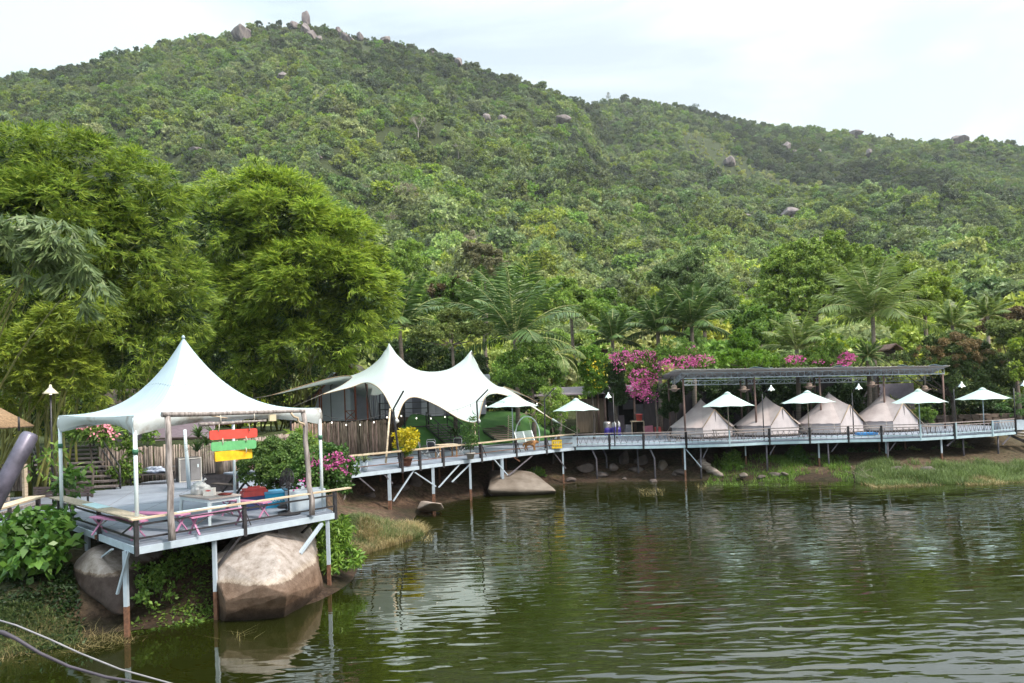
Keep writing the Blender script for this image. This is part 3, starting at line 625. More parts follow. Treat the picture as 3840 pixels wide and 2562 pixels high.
# mid railing
t = thing('walkway_railing', 'black two-bar railing with raw timber top along the near walkway', 'railing', (-2, 35, DZ))
rail_posts([EDGE[i] for i in (0, 1, 2, 3, 4, 5, 6)]+[EDGE[1].lerp(EDGE[2], .42)], t, 1.72, 2.72, .12)
for z, w in ((2.52, .035), (2.22, .035)):
    for a, b in zip(EDGE[:6], EDGE[1:7]): MB().beam(V3(a, z), V3(b, z), w).build('rail_bar', rust if z < 2.3 else black_metal, t)
for a, b in zip(EDGE[:6], EDGE[1:7]): MB().beam(V3(a, 2.75), V3(b, 2.75), .12, .075).build('top_board', raw_board, t)
for i in (1, 3, 4, 5): MB().beam(V3(EDGE[i], 2.7)+Vector((.02, 0, 0)), V3(EDGE[i], 2.02)+Vector((.25, .35, 0)), .03).build('stay', black_metal, t)
# far railing
t = thing('tent_deck_railing', 'long railing with zigzag wire panels in front of the canvas tents', 'railing', (15, 40, DZ))
pk = mat('greyed_pink_wood', (.33, .27, .26), .8, .2, 4)
rail_posts([EDGE[i] for i in (7, 8, 9)]+[EDGE[9].lerp(EDGE[10], .0), EDGE[11], EDGE[12], EDGE[13], EDGE[14], EDGE[16], EDGE[18]], t, 1.75, 2.72, .11)
for i in (10, 15, 16, 17):
    MB().box((EDGE[i].x+.12, EDGE[i].y, 2.25), (.07, .07, .95)).build('rail_post', blue_paint, t)
zig = MB()
for a, b in zip(EDGE[6:18], EDGE[7:19]):
    MB().beam(V3(a, 2.73), V3(b, 2.73), .07, .05).build('top_board', pk, t)
    MB().beam(V3(a, 2.58), V3(b, 2.58), .045).build('rail_bar', blue_paint if a.x < 7 else pk, t); MB().beam(V3(a, 2.12), V3(b, 2.12), .045).build('rail_bar', blue_paint, t)
    n = max(4, int((b-a).length/.30)); 
    for i in range(n):
        p = a.lerp(b, i/n); q = a.lerp(b, (i+.5)/n); r = a.lerp(b, (i+1)/n)
        zig.tube(V3(p, 2.12), V3(q, 2.57), .014, n=5); zig.tube(V3(q, 2.57), V3(r, 2.12), .014, n=5)
        zig.tube(V3(p, 2.12), V3(p, 2.02), .012, n=5)
zig.build('zigzag_panel', mat('zigzag_bar', (.22, .20, .22), .6, .2), t)
# steps down at the right end
t = thing('waterside_steps', 'pale wooden steps going down at the right end of the walkway', 'steps', (31, 41, 1))
for i in range(7):
    f = i/6; c = Vector((31.2+f*2.6, 42.0-f*.6, 1.85-f*1.5)); MB().box(c, (.32, 2.6, .05), rz=-.12).build('tread', mat('bleached_plank', (.42, .38, .36), .8, .25, 4), t)
for dy in (-1.2, 1.2): MB().beam((31.0, 42+dy, 1.8), (33.9, 41.4+dy, .2), .06, .16).build('stringer', black_metal, t)
MB().path([(30.6, 40.6, 1.2), (31.5, 40.4, .7), (33, 40.3, .25), (35, 40.2, 0.1)], .035, 6).build('handrail', grey_wood, t)
# ---------------------------------------------------------------- near canopy (peaked marquee)
canvas = mat('white_canvas', (0.46, 0.57, 0.64), .6, .05, 1.2, trans=.22, bump=.03, bscale=1.6)
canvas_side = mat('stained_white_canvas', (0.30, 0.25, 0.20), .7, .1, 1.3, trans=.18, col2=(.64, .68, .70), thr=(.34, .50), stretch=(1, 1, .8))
PN = Vector((-8.66, 15.62, 4.9)); PR = Vector((-5.47, 19.40, 4.92)); PL = Vector((-12.52, 18.84, 4.96)); PB = Vector((-9.28, 22.66, 4.92)); APX = Vector((-9.18, 19.15, 7.03))
t = thing('peaked_canopy', 'large white square canopy rising to a single point over the near platform', 'canopy', (PN.x, PN.y, DZ))
cs = [PN, PR, PB, PL]; nu = 28; rows = []
for i in range(29):
    s = i/28; row = []
    for k in range(4):
        a, b = cs[k], cs[(k+1) % 4]
        for j in range(nu):
            u = j/nu; e_ = a.lerp(b, u); k_ = 2.75-.35*math.sin(math.pi*u); cc_ = Vector(((a.x+b.x)/2, (a.y+b.y)/2)); e2 = e_.copy()
            inn = .035*math.sin(math.pi*u); p = APX.xy.lerp(e_.xy, s*(1-inn*s*s)); ze = e_.z-.05*math.sin(math.pi*u)
            z = ze+(APX.z-ze)*(1-s)**k_
            fold = .028*math.sin(44*(k+u)*math.pi/2)*math.exp(-((s-.33)/.22)**2)+.012*math.sin(26*u*math.pi)*max(0, s-.7)*2*abs(2*u-1)**2
            row.append((p.x, p.y, z+fold))
    row.append(row[0]); rows.append(row)
MB().sheet(rows).build('roof_cloth', canvas, t)
MB().path([(q[0], q[1], q[2]+.004) for q in rows[9]], .007, 4).build('seam', mat('canvas_seam', (.36, .44, .50), .7, .1), t)
vr = []
for i in range(7):
    s = i/6; row = []
    for k in range(4):
        a, b = cs[k], cs[(k+1) % 4]
        for j in range(nu):
            u = j/nu; q = rows[-1][k*nu+j]; drop = .17+.30*abs(2*u-1)**2.6; c = Vector((q[0]-APX.x, q[1]-APX.y)).normalized()
            off = .05*math.sin(math.pi*s)+(.035*math.sin(22*u*math.pi)*s)*abs(2*u-1)**1.5-.12*s*(1-abs(2*u-1)**4)
            row.append((q[0]+c.x*(.012+off), q[1]+c.y*(.012+off), q[2]-.004-drop*s))
    row.append(row[0]); vr.append(row)
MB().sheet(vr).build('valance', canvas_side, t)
pipe_w = mat('white_pipe', (.66, .74, .78), .45, .06, 4)
for P, zb in ((PN, DZ), (PR, DZ), (PB, DZ), (PL, 1.9)):
    ctr = (APX-P).xy.normalized()*.06; o = MB().tube((P.x+ctr.x*.3, P.y+ctr.y*.3, zb), (P.x+ctr.x*.3, P.y+ctr.y*.3, P.z-.06), .045, n=12).build('pole', pipe_w, t)
    MB().tube((P.x+ctr.x*.3, P.y+ctr.y*.3, P.z-.9), (P.x+ctr.x*.3, P.y+ctr.y*.3, P.z-.78), .06, n=12).build('cord', mat('green_cord', (.03, .12, .07), .7), o)
MB().lathe(APX-Vector((0, 0, .03)), [(.045, 0), (.05, .03), (.03, .07), (.008, .09)], 12).build('peak_cap', canvas, t)
# log frame
t = thing('log_pergola', 'rough grey log frame of two leaning posts and a crossbeam', 'pergola', (-7.9, 15.7, DZ))
def rough(a, b, r1, r2, seed, n=10, wob=.03):
    rr = random.Random(seed); a = Vector(a); b = Vector(b)
    pts = [a.lerp(b, i/7)+(Vector((rr.uniform(-wob, wob), rr.uniform(-wob, wob), rr.uniform(-wob, wob)*.4)) if 0 < i < 7 else Vector((0, 0, 0))) for i in range(8)]
    return MB().path(pts, [(r1+(r2-r1)*i/7)*rr.uniform(.93, 1.07) for i in range(8)], n)
rough((-7.91, 15.71, 2.0), (-8.02, 15.86, 4.86), .080, .066, 1).build('log_post', grey_wood, t)
rough((-5.58, 18.70, 2.0), (-5.72, 18.62, 4.84), .080, .062, 2).build('log_post', grey_wood, t)
cb1 = Y('A', 1018, 596, 15.75); cb2 = Y('A', 1918, 574, 18.62)
rough(cb1, cb2, .065, .05, 3).build('crossbeam', grey_wood, t)
rough(Y('A', 1832, 584, 18.3), Y('A', 1915, 668, 18.58), .03, .028, 4).build('brace', raw_board, t)
rough(Y('A', 1200, 582, 16.5), Y('A', 1430, 618, 17.2), .02, .015, 5).build('twig', raw_board, t)
# hanging boards
t = thing('hanging_board_sign', 'three blank painted boards, red green and yellow, hung under driftwood', 'hanging sign', tuple(Y('A', 1470, 655, 17.0)))
rough(Y('A', 1252, 660, 16.5), Y('A', 1675, 634, 17.55), .05, .028, 6).build('driftwood', grey_wood, t)
rough(Y('A', 1330, 652, 16.75), Y('A', 1560, 645, 17.3), .03, .03, 7).build('driftwood', grey_wood, t)
def plank(x0, y0, x1, y1, hpx, m, rd, nm):
    a = Y('A', x0, y0, 16.62); b = Y('A', x1, y1, 17.45); d = (b-a); Ln = d.length; d.normalize(); up = Vector((0, 0, 1)); up = (up-d*up.dot(d)).normalized(); nn = d.cross(up); h = hpx*.5957*17/FOC/2
    pts = []
    for (sx, sz) in ((0, -1), (1, -1), (1, 1), (0, 1)):
        cx = rd if sx == 0 else Ln-rd; cz = sz*(h-rd); a0 = {(0, -1): math.pi, (1, -1): 1.5*math.pi, (1, 1): 0, (0, 1): .5*math.pi}[(sx, sz)]
        for q in range(5): an = a0+q/4*math.pi/2; pts.append((cx+rd*math.cos(an), cz+rd*math.sin(an)))
    lo = [a+d*x+up*z+nn*.018 for x, z in pts]; hi = [a+d*x+up*z-nn*.018 for x, z in pts]
    o = MB().prism(lo, hi).build('board', m, t); o['label'] = nm; return o
plank(1318, 727, 1618, 710, 58, mat('red_board_paint', (.72, .075, .055), .5, .12, 6), .05, 'red board')
plank(1328, 800, 1612, 781, 56, mat('green_board_paint', (.13, .42, .17), .5, .12, 6), .06, 'green board')
plank(1353, 862, 1585, 840, 60, mat('yellow_board_paint', (.85, .47, .015), .5, .18, 6), .02, 'yellow board')
rope = mat('pale_rope', (.5, .45, .38), .9, .2)
ropes = MB()
for x0, y0, x1, y1 in ((1380, 655, 1370, 715), (1562, 642, 1572, 700), (1402, 745, 1398, 800), (1398, 830, 1396, 860), (1548, 735, 1548, 770), (1548, 805, 1548, 840), (1388, 600, 1386, 655), (1600, 590, 1598, 642)):
    yv = 16.62+(x0-1318)/300*.83-.03; ropes.path([Y('A', x0, y0, yv), Y('A', (x0+x1)/2+4, (y0+y1)/2, yv-.02), Y('A', x1, y1, yv)], .011, 6)
ropes.build('hanging_cords', rope, t)
o = MB().box(Y('A', 1714, 616, 17.9), (.17, .12, .17), rz=.6).build('rattan_lamp', mat('cream_shade', (.62, .52, .36), .7, .1), org=Y('A', 1714, 616, 17.9)); props(o, 'small cream box lantern hanging from the log crossbeam', 'lantern')
c_ = Y('A', 1714, 596, 17.9); m_ = MB().tube(c_, Y('A', 1714, 575, 17.9), .006, n=5).build('cord', rope, o)
m_.location = (0, 0, 0)
# leaning pipe behind
t = MB().path([(-12.49, 26.2, 2.0), Y('A', 1178, 880, 26.1), Y('A', 1170, 800, 26.0), Y('A', 1163, 690, 26.0)], [.075, .07, .06, .055], 10).build('leaning_pole', pipe_w, org=(-12.49, 26.2, 2))
props(t, 'slightly leaning white pole with wooden upper end behind the table', 'pole')
# ---------------------------------------------------------------- things on the near platform
tbl = mat('table_top_taupe', (.40, .35, .33), .5, .08); wleg = mat('table_leg_white', (.58, .66, .70), .5, .08)
t = thing('white_table', 'white square table with taupe top on the near platform', 'table', (-8.13, 18.05, 2))
A_, B_, C_, D_ = [H('A', x, y, 2.72) for x, y in ((1120, 1103), (1300, 1130), (1490, 1105), (1310, 1078))]
B_ = Vector((-7.75, 17.3, 2.72)); C_ = Vector((-7.22, 18.0, 2.72)); A_ = Vector((-8.98, 18.25, 2.72)); D_ = Vector((-8.45, 18.95, 2.72)); dn = Vector((0, 0, -.035))
MB().prism([A_+dn, B_+dn, C_+dn, D_+dn], [A_, B_, C_, D_]).build('table_top', tbl, t); cc_ = (A_+B_+C_+D_)/4
ap = MB(); q_ = [cc_+(P-cc_)*.92 for P in (A_, B_, C_, D_)]
for a, b in zip(q_, q_[1:]+q_[:1]): ap.beam(a+Vector((0, 0, -.08)), b+Vector((0, 0, -.08)), .025, .085)
ap.build('apron', wleg, t)
for P in (A_, B_, C_, D_):
    a = cc_+(P-cc_)*.90; b = cc_+(P-cc_)*.99; MB().prism([Vector((b.x+sx*.022, b.y+sy*.022, 2.0)) for sx, sy in ((-1, -1), (1, -1), (1, 1), (-1, 1))], [Vector((a.x+sx*.035, a.y+sy*.035, 2.68)) for sx, sy in ((-1, -1), (1, -1), (1, 1), (-1, 1))]).build('leg', wleg, t)
import bmesh
def blob(name, c, size, seed, m, amp=.12, org=None, flat=True):
    bm = bmesh.new(); bmesh.ops.create_icosphere(bm, subdivisions=4, radius=1); V = np.array([v.co[:] for v in bm.verts]); Fc = np.array([[v.index for v in f.verts] for f in bm.faces]); bm.free()
    nn = fbm(V[:, 0]*2.6+seed, V[:, 1]*2.6+V[:, 2]*2.2, seed, 4); V = V*(1+amp*nn[:, None])
    if flat: V[:, 2] = np.maximum(V[:, 2], -.72)
    V = V*np.array(size)/2+np.array(c); return np_mesh(name, V, Fc, m, org=org or (c[0], c[1], c[2]-size[2]/2*.72), smooth=True)
plas = mat('white_plastic', (.72, .74, .76), .35, .1, 9, trans=.3)
o = blob('plastic_bag', (-8.42, 18.3, 2.86), (.46, .4, .40), 5, plas, .2); props(o, 'full white plastic bag knotted on the white table', 'bag')
MB().path([(-8.35, 18.3, 3.02), (-8.32, 18.27, 3.09), (-8.26, 18.28, 3.13)], [.05, .02, .035], 7).build('knot', plas, o)
t = thing('takeaway_box', 'small white box with red print standing on the white table', 'box', (-8.05, 18.0, 2.72))
MB().box((-8.05, 18.0, 2.815), (.26, .2, .19), rz=.1).build('carton', mat('white_card', (.72, .70, .68), .6, .05), t)
def text(s, c, size, rz, m, parent, nm='lettering', ex=.002, tilt=math.pi/2):
    cu = bpy.data.curves.new(nm, 'FONT'); cu.body = s; cu.size = size; cu.extrude = ex; cu.align_x = 'CENTER'; cu.align_y = 'CENTER'
    tmp = bpy.data.objects.new('tmp', cu); sc.collection.objects.link(tmp); bpy.context.view_layer.update()
    me = bpy.data.meshes.new_from_object(tmp.evaluated_get(bpy.context.evaluated_depsgraph_get())); bpy.data.objects.remove(tmp); bpy.data.curves.remove(cu)
    me.transform(Matrix.Translation(Vector(c)-ORG[parent.name]) @ Matrix.Rotation(rz, 4, 'Z') @ Matrix.Rotation(tilt, 4, 'X'))
    me.materials.clear(); return link_mesh(nm, me, m, parent)
redp = mat('red_print', (.65, .03, .03), .5, .05)
pm = MB()
for i, (dx_, h_) in enumerate(((-.05, .022), (-.025, .030), (0, .040), (.025, .030), (.05, .024))): pm.box((-8.038+dx_, 17.897+dx_*.1, 2.852+.003*(i % 2)), (.021, .003, h_), rz=.1)
pm.build('red_mark', redp, t)
o = blob('folded_cloth', (-7.62, 17.95, 2.745), (.34, .22, .07), 9, mat('brown_red_cloth', (.22, .045, .035), .8, .2), .25); props(o, 'crumpled dark red cloth lying on the white table', 'cloth')
pink = mat('pink_paint', (.50, .21, .36), .5, .12, 3, bump=.003)
def bench(a, b, label, w=.30):
    a = Vector(a); b = Vector(b); t = thing('pink_bench', label, 'bench', (((a+b)/2).x, ((a+b)/2).y, DZ), 'pink folding benches on the platform')
    d = (b-a).normalized(); s = Vector((-d.y, d.x, 0))
    MB().beam(a, b, w, .035).build('seat', pink, t)
    for q, sg in ((a, 1), (b, -1)):
        c = q+d*.16*sg; lg = MB()
        for k in (-1, 1):
            lg2 = MB().beam(c+s*k*w*.42+Vector((0, 0, -.02))+d*k*.014, V3(c-s*k*w*.62, DZ)+d*k*.014, .045, .025).build('leg', pink, t)
        MB().beam(c+Vector((0, 0, -.22)), c+d*.42*sg+Vector((0, 0, -.03)), .03, .02).build('stay', grey_wood, t)
    return t
bench((-10.45, 17.0, 2.42), (-8.72, 15.95, 2.42), 'pink bench by the corner rail, nearest the left edge')
bench((-9.85, 17.5, 2.42), (-8.1, 16.78, 2.42), 'pink bench half hidden behind the log post')
bench((-7.80, 16.25, 2.42), (-6.95, 17.6, 2.42), 'long pink bench running along the front rail')
bench((-8.25, 19.3, 2.42), (-6.68, 18.4, 2.42), 'pink bench on the far side of the white table')
# fan
t = thing('pedestal_fan', 'black pedestal fan with round caged head by the front rail', 'fan', (-6.28, 18.93, 2))
fb = black_metal
MB().lathe((-6.28, 18.93, 2.0), [(.30, 0), (.31, .02), (.27, .045), (.06, .07), (.045, .12)], 24).build('base', fb, t)
MB().tube((-6.28, 18.93, 2.08), (-6.28, 18.93, 2.95), .022, n=10).build('pole', fb, t)
hc = Y('A', 1805, 1005, 18.85); fn = Vector((-.55, -.8, .15)).normalized(); fx_ = fn.cross(Vector((0, 0, 1))).normalized(); fy_ = fx_.cross(fn)
cage = MB(); rad = .30
for ang in range(48):
    an = ang/48*2*math.pi; v = fx_*math.cos(an)+fy_*math.sin(an)
    cage.path([hc+fn*.09, hc+v*rad*.6+fn*.085, hc+v*rad+fn*.0, hc+v*rad*.6-fn*.08, hc-fn*.1], .004, 4, cap=False)
for rr_ in (1.0, .75, .5, .25): cage.path([hc+(fx_*math.cos(a/32*6.283)+fy_*math.sin(a/32*6.283))*rad*rr_+fn*.09*(1-rr_**3) for a in range(32)], .006 if rr_ < 1 else .012, 5, closed=True)
cage.build('cage', fb, t)
for k in range(3):
    an = k*2.094; bl = []
    for i in range(7):
        r_ = .04+.21*i/6; row = []
        for j in range(5):
            a2 = an+(j/4-.5)*(.95*math.sin(.5+2.2*i/6)); row.append(hc+(fx_*math.cos(a2)+fy_*math.sin(a2))*r_+fn*(j/4-.5)*.07)
        bl.append(row)
    MB().sheet(bl, .004).build('blade', mat('smoky_blade', (.06, .055, .065), .3, .1), t)
MB().tube(hc-fn*.2, hc-fn*.06, .07, .085, n=14).build('motor', fb, t); MB().beam((-6.28, 18.93, 2.93), hc-fn*.14, .04).build('neck', fb, t)
MB().box((-6.29, 18.90, 2.86), (.06, .05, .1)).build('switch_box', mat('grey_plastic', (.3, .3, .34), .4, .1), t)
t = thing('fan_base', 'black dismantled fan base on the floor behind the standing fan', 'fan base', (-6.45, 19.35, 2))
MB().lathe((-6.45, 19.35, 2.0), [(.28, 0), (.28, .025), (.2, .05), (.05, .07)], 20).build('disc', fb, t); MB().tube((-6.45, 19.35, 2.06), (-6.43, 19.35, 2.4), .03, n=10).build('stub', fb, t)
MB().lathe((-6.5, 19.3, 2.14), [(.21, 0), (.23, .04), (.12, .11), (.04, .13)], 18).build('grill', fb, t)
# coolers
t = thing('blue_cooler', 'bright blue plastic cooler with white lettering beside the pink bench', 'cooler', (-6.98, 20.3, 2))
ca = math.atan2(20.65-20.1, -7.01+7.27); cc0 = Vector((-7.22, 20.55, 2)); rz_ = .62
blu = mat('cooler_blue', (.015, .22, .46), .4, .12, 3, col2=(.03, .34, .55)); 
MB().box(cc0+Vector((0, 0, .21)), (.72, .45, .42), rz=rz_).build('body', blu, t)
MB().box(cc0+Vector((0, 0, .455)), (.76, .49, .07), rz=rz_).build('lid', mat('cooler_lid_blue', (.10, .33, .55), .4, .08), t)
fr = Matrix.Rotation(rz_, 3, 'Z') @ Vector((0, -.228, 0)); text('AQUAFINA', cc0+fr+Vector((0, 0, .22)), .13, rz_, mat('white_print', (.75, .78, .8), .5, .03), t)
t = thing('red_tool_case', 'red plastic case with grip, on a dark crate behind the pink bench', 'case', (-7.9, 20.3, 2))
cr_ = Vector((-7.72, 20.2, 2)); MB().box(cr_+Vector((0, 0, .2)), (.66, .42, .38), rz=.62).build('crate', mat('navy_plastic', (.03, .05, .16), .5, .1), t)
rdm = mat('red_plastic', (.52, .07, .065), .45, .12); MB().box(cr_+Vector((0, 0, .47)), (.70, .44, .15), rz=.62).build('body', rdm, t)
l2 = MB().box(cr_+Vector((0, 0, .585)), (.60, .36, .07), rz=.62).build('lid', rdm, t); MB().box(cr_+Vector((0, 0, .645)), (.34, .08, .045), rz=.62).build('handle', rdm, l2)
# cabinet
steel = mat('brushed_steel', (.34, .32, .32), .38, .12, 2, metal=.75)
t = thing('steel_cabinet', 'two-door stainless steel cabinet against the log wall', 'cabinet', (-13.75, 29.0, 2))
ang = math.atan2(.7, .9); cc1 = Vector((-13.82, 28.95, 2.5)); 
MB().box(cc1, (.86, .86, 1.0), rz=.62).build('body', mat('dark_steel', (.11, .105, .115), .4, .2, metal=.6), t)
f_ = Matrix.Rotation(.62, 3, 'Z'); fv = lambda x, y, z: cc1+f_ @ Vector((x, y, z))
fm = MB()
for (a, b) in (((-.43, .47), (.43, .47)), ((-.43, -.47), (.43, -.47)), ((-.41, -.5), (-.41, .5)), ((.41, -.5), (.41, .5))): fm.beam(fv(a[0], -.445, a[1]), fv(b[0], -.445, b[1]), .06, .03)
fm.build('door_frame', mat('pale_trim', (.55, .52, .48), .5, .08), t)
for sx in (-.2, .2):
    o = MB().box(fv(sx, -.445, 0), (.37, .02, .86), rz=.62).build('door', steel, t); MB().box(fv(sx+.1, -.462, .15), (.05, .02, .13), rz=.62).build('handle', pipe_w, o)
# cot with tarp
t = thing('low_metal_cot', 'low metal frame stand by the log wall', 'stand', (-14.9, 28.0, 2))
o_ = Vector((-15.0, 28.3, 2)); MB().box(o_+Vector((0, 0, .42)), (1.5, .8, .05), rz=.15).build('top', mat('dark_slat', (.07, .06, .06), .7, .2), t)
for sx in (-.7, .7):
    for sy in (-.35, .35): MB().beam(o_+Matrix.Rotation(.15, 3, 'Z') @ Vector((sx, sy, 0)), o_+Matrix.Rotation(.15, 3, 'Z') @ Vector((sx, sy, .42)), .045).build('leg', black_metal, t)
MB().beam(o_+Vector((-.75, .42, .62)), o_+Vector((.75, .55, .66)), .03).build('rail', steel, t)
o = blob('crumpled_tarp', tuple(o_+Vector((.15, 0, .55))), (.95, .6, .30), 14, mat('silver_blue_tarp', (.32, .36, .46), .35, .4, 9), .45); props(o, 'crumpled silver blue tarp on the low metal stand', 'tarp')
# brown slatted bench and left stairs
t = thing('slatted_bench', 'dark brown slatted bench with its back to the platform', 'bench', (-13.9, 22.8, 2))
bm_ = mat('dark_brown_slats', (.055, .038, .04), .65, .3, 3)
b1 = Y('1', 392, 1095, 22.2); b2 = Y('1', 1088, 1080, 22.9)
for dz in (.28, .19, .10, .01): MB().beam(b1+Vector((0, 0, dz-.12)), b2+Vector((0, 0, dz-.12)), .03, .075).build('back_slat', bm_, t)
for dy in (0, -.13, -.26): MB().beam(b1+Vector((.1, dy-.05, -.38)), b2+Vector((-.05, dy-.05, -.38)), .11, .03).build('seat_slat', bm_, t)
for f in (.08, .9): 
    q = b1.lerp(b2, f); MB().beam(q+Vector((0, .05, .18)), V3(q, 2.0)+Vector((0, .05, 0)), .05).build('leg', black_metal, t); MB().beam(q+Vector((0, -.35, -.4)), V3(q, 2.0)+Vector((0, -.35, 0)), .05).build('leg', black_metal, t)
t = thing('left_stairs', 'open wooden stairs with black steel rails at the left', 'stairs', (-17, 27, 2))
s0 = Vector((-16.9, 26.7, 2.12)); s1 = Vector((-20.9, 31.6, 3.5)); tread_m = mat('grey_tread', (.15, .125, .125), .8, .3, 3)
dirx = Vector((.83, .10, 0)).normalized()
for i in range(10):
    f = i/9; c = s0.lerp(s1, f)
    MB().beam(c-dirx*1.35, c+dirx*1.35, .32, .07).build('tread', tread_m, t)
for sx in (-1.2, 1.2): MB().beam(s0+dirx*sx-Vector((0, 0, .15)), s1+dirx*sx-Vector((0, 0, .15)), .06, .16).build('stringer', black_metal, t)
for sx in (-1.4, 1.4):
    MB().path([s1+dirx*sx+Vector((0, 0, .85)), s0+dirx*sx+Vector((0, 0, .75)), s0+dirx*sx-Vector((0, 0, .12))], .035, 8).build('handrail', black_metal, t)
    MB().beam(s1+dirx*sx+Vector((0, 0, .42)), s0+dirx*sx+Vector((0, 0, .35)), .04).build('handrail', black_metal, t); MB().beam(s1+dirx*sx, s1+dirx*sx+Vector((0, 0, .85)), .06).build('handrail', black_metal, t)
t = thing('picnic_table', 'dark picnic table with pale blue top behind the black planter', 'table', (-9.2, 24.0, 2)); pa, pb = Y('A', 1470, 968, 24.2), Y('A', 1600, 990, 23.4)
MB().beam(V3(pa, 2.74), V3(pb, 2.72), .75, .05).build('table_top', MATS['deck_paint'], t); off_ = Vector((-.45, -.55, 0))
for s_ in (-1, 1): MB().beam(V3(pa, 2.42)+off_*s_, V3(pb, 2.42)+off_*s_, .26, .05).build('bench_seat', dark_wood, t)
for q in (pa.lerp(pb, .15), pa.lerp(pb, .85)):
    for s_ in (-1, 1): MB().beam(V3(q, 2.7), V3(q, 2.0)+off_*s_*.9, .06).build('leg', black_metal, t)
t = thing('pallet_screen', 'reddish slatted pallet screen leaning behind the palm planter', 'screen', tuple(H('A', 1540, 950, 2)))
for i in range(5): MB().beam(Y('A', 1478, 868+i*17, 27), Y('A', 1605, 862+i*17, 27.6), .02, .11).build('slat', mat('red_brown_slat', (.26, .15, .12), .8, .25, 4), t)
for x in (1485, 1540, 1598): MB().beam(Y('A', x, 950, 27.35), Y('A', x, 860, 27.35), .05).build('upright', dark_wood, t)
MB().beam(Y('A', 1832, 780, 30), Y('A', 1830, 590, 30), .06).build('lamp_post', black_metal, thing('plain_post', 'thin black post standing before the log wall, right of the boards', 'post', tuple(Y('A', 1832, 780, 30))))
# ---------------------------------------------------------------- log walls
def log_wall(label, pts, z0, zt, seed, name='log_wall', r=.055, m=None, cap=None):
    rr = random.Random(seed); t = thing(name, label, 'log wall', (pts[0][0], pts[0][1], z0)); mb = MB()
    for a, b in zip(pts[:-1], pts[1:]):
        a = Vector(a); b = Vector(b); L_ = (b-a).length; n = int(L_/(r*1.75))
        for i in range(n):
            p = a.lerp(b, (i+.5)/n); q = r*rr.uniform(.7, 1.25); mb.tube((p.x+rr.uniform(-.02, .02), p.y+rr.uniform(-.02, .02), z0), (p.x+rr.uniform(-.03, .03), p.y+rr.uniform(-.03, .03), zt+rr.uniform(-.09, .05)), q, q*.9, n=7)
        mb2 = MB().beam(V3(a, zt-.25)+Vector((0, .12, 0)), V3(b, zt-.25)+Vector((0, .12, 0)), .1); mb2.build('back_rail', dark_wood, t)
    mb.build('logs', m or log_wall_m, t); return t
log_wall_m = log_wood
log_wall('tall dark wall of upright logs under the canvas tent terrace', [(-12.7, 38.95), (-7.75, 39.35), (-7.55, 40.6)], 1.9, 4.06, 1)
log_wall('pale bleached wall of upright logs behind the steel cabinet', [(-18.2, 30.0), (-15.7, 29.75), (-13.2, 31.0), (-12.75, 33.0), (-12.8, 38.9)], 1.9, 3.5, 2, m=mat('bleached_logs', (.11, .08, .068), .9, .3, 2.2, stretch=(7, 7, .8), col2=(.36, .30, .26), bump=.02, island=.35))
t = log_wall('short pale log fence at the left edge under the bamboo', [(-19.5, 24.6), (-17.2, 24.1)], 2.35, 3.25, 3, 'log_fence', m=MATS['bleached_logs'])
for z in (2.3, 2.14, 1.98): MB().beam((-19.3, 23.95, z), (-17.5, 23.6, z), .14, .12).build('plank', MATS['bleached_logs'], t)
MB().beam((-17.2, 24.0, 1.9), (-17.2, 24.0, 3.3), .12).build('end_post', raw_board, t)
# ---------------------------------------------------------------- stretch marquee
marq_cl = mat('cream_stretch_cloth', (0.55, 0.63, 0.62), .55, .04, .8, trans=.34, bump=.03, bscale=.9, stretch=(1, 1, .4))
t = thing('stretch_marquee', 'big white stretch marquee with two peaks and scalloped edges', 'marquee', (-5.3, 36, 2))
def curve(pts, n):
    """smooth curve through (u, point) keys sampled at n+1 places"""
    us = [p[0] for p in pts]; out = []
    for i in range(n+1):
        u = i/n; k = max(j for j in range(len(us)) if us[j] <= u+1e-9); k = min(k, len(us)-2)
        f = (u-us[k])/(us[k+1]-us[k]); P1 = Vector(pts[k][1]); P2 = Vector(pts[k+1][1])
        P0 = Vector(pts[k-1][1]) if k else P1*2-P2; P3 = Vector(pts[k+2][1]) if k+2 < len(pts) else P2*2-P1
        d1 = 0 if pts[k][-1] == 'c' else 1; d2 = 0 if pts[k+1][-1] == 'c' else 1
        T1 = (P2-P0)*.5*d1 if d1 else (P2-P1)*.9; T2 = (P3-P1)*.5 if d2 else (P2-P1)*.9
        h = f*f*f
        out.append(P1*(2*h-3*f*f+1)+T1*(h-2*f*f+f)+P2*(-2*h+3*f*f)+T2*(h-f*f))
    return out
def K(u, p, c=None): return (u, tuple(p), 'c') if c else (u, tuple(p))
T1p = Vector((-5.50, 32.3, 4.20)); T2p = Vector((-1.83, 36.3, 3.95))
tipA = Y('B', 520, 468, 36.2); tipB = Y('B', 185, 477, 38.5); Rt = Y('B', 1965, 625, 40.5); Rb = Y('B', 1888, 525, 45)
front = curve([K(0, tipA, 1), K(.10, Y('B', 690, 425, 36.6)), K(.18, Y('B', 800, 394, 36.9)), K(.27, Y('B', 895, 450, 35.2)), K(.36, T1p, 1), K(.42, Y('B', 1035, 515, 34.6)), K(.48, Y('B', 1110, 486, 36)), K(.58, Y('B', 1245, 540, 36.8)), K(.66, Y('B', 1380, 620, 36.8)), K(.71, Y('B', 1465, 645, 36.5)), K(.745, T2p, 1), K(.80, Y('B', 1540, 490, 38)), K(.85, Y('B', 1600, 460, 39.5)), K(.93, Y('B', 1760, 505, 40)), K(1, Rt, 1)], 110)
right = curve([K(0, Rt, 1), K(.35, Y('B', 1750, 475, 42)), K(.6, Y('B', 1660, 420, 43.5)), K(.8, Y('B', 1740, 450, 44.5)), K(1, Rb, 1)], 44)
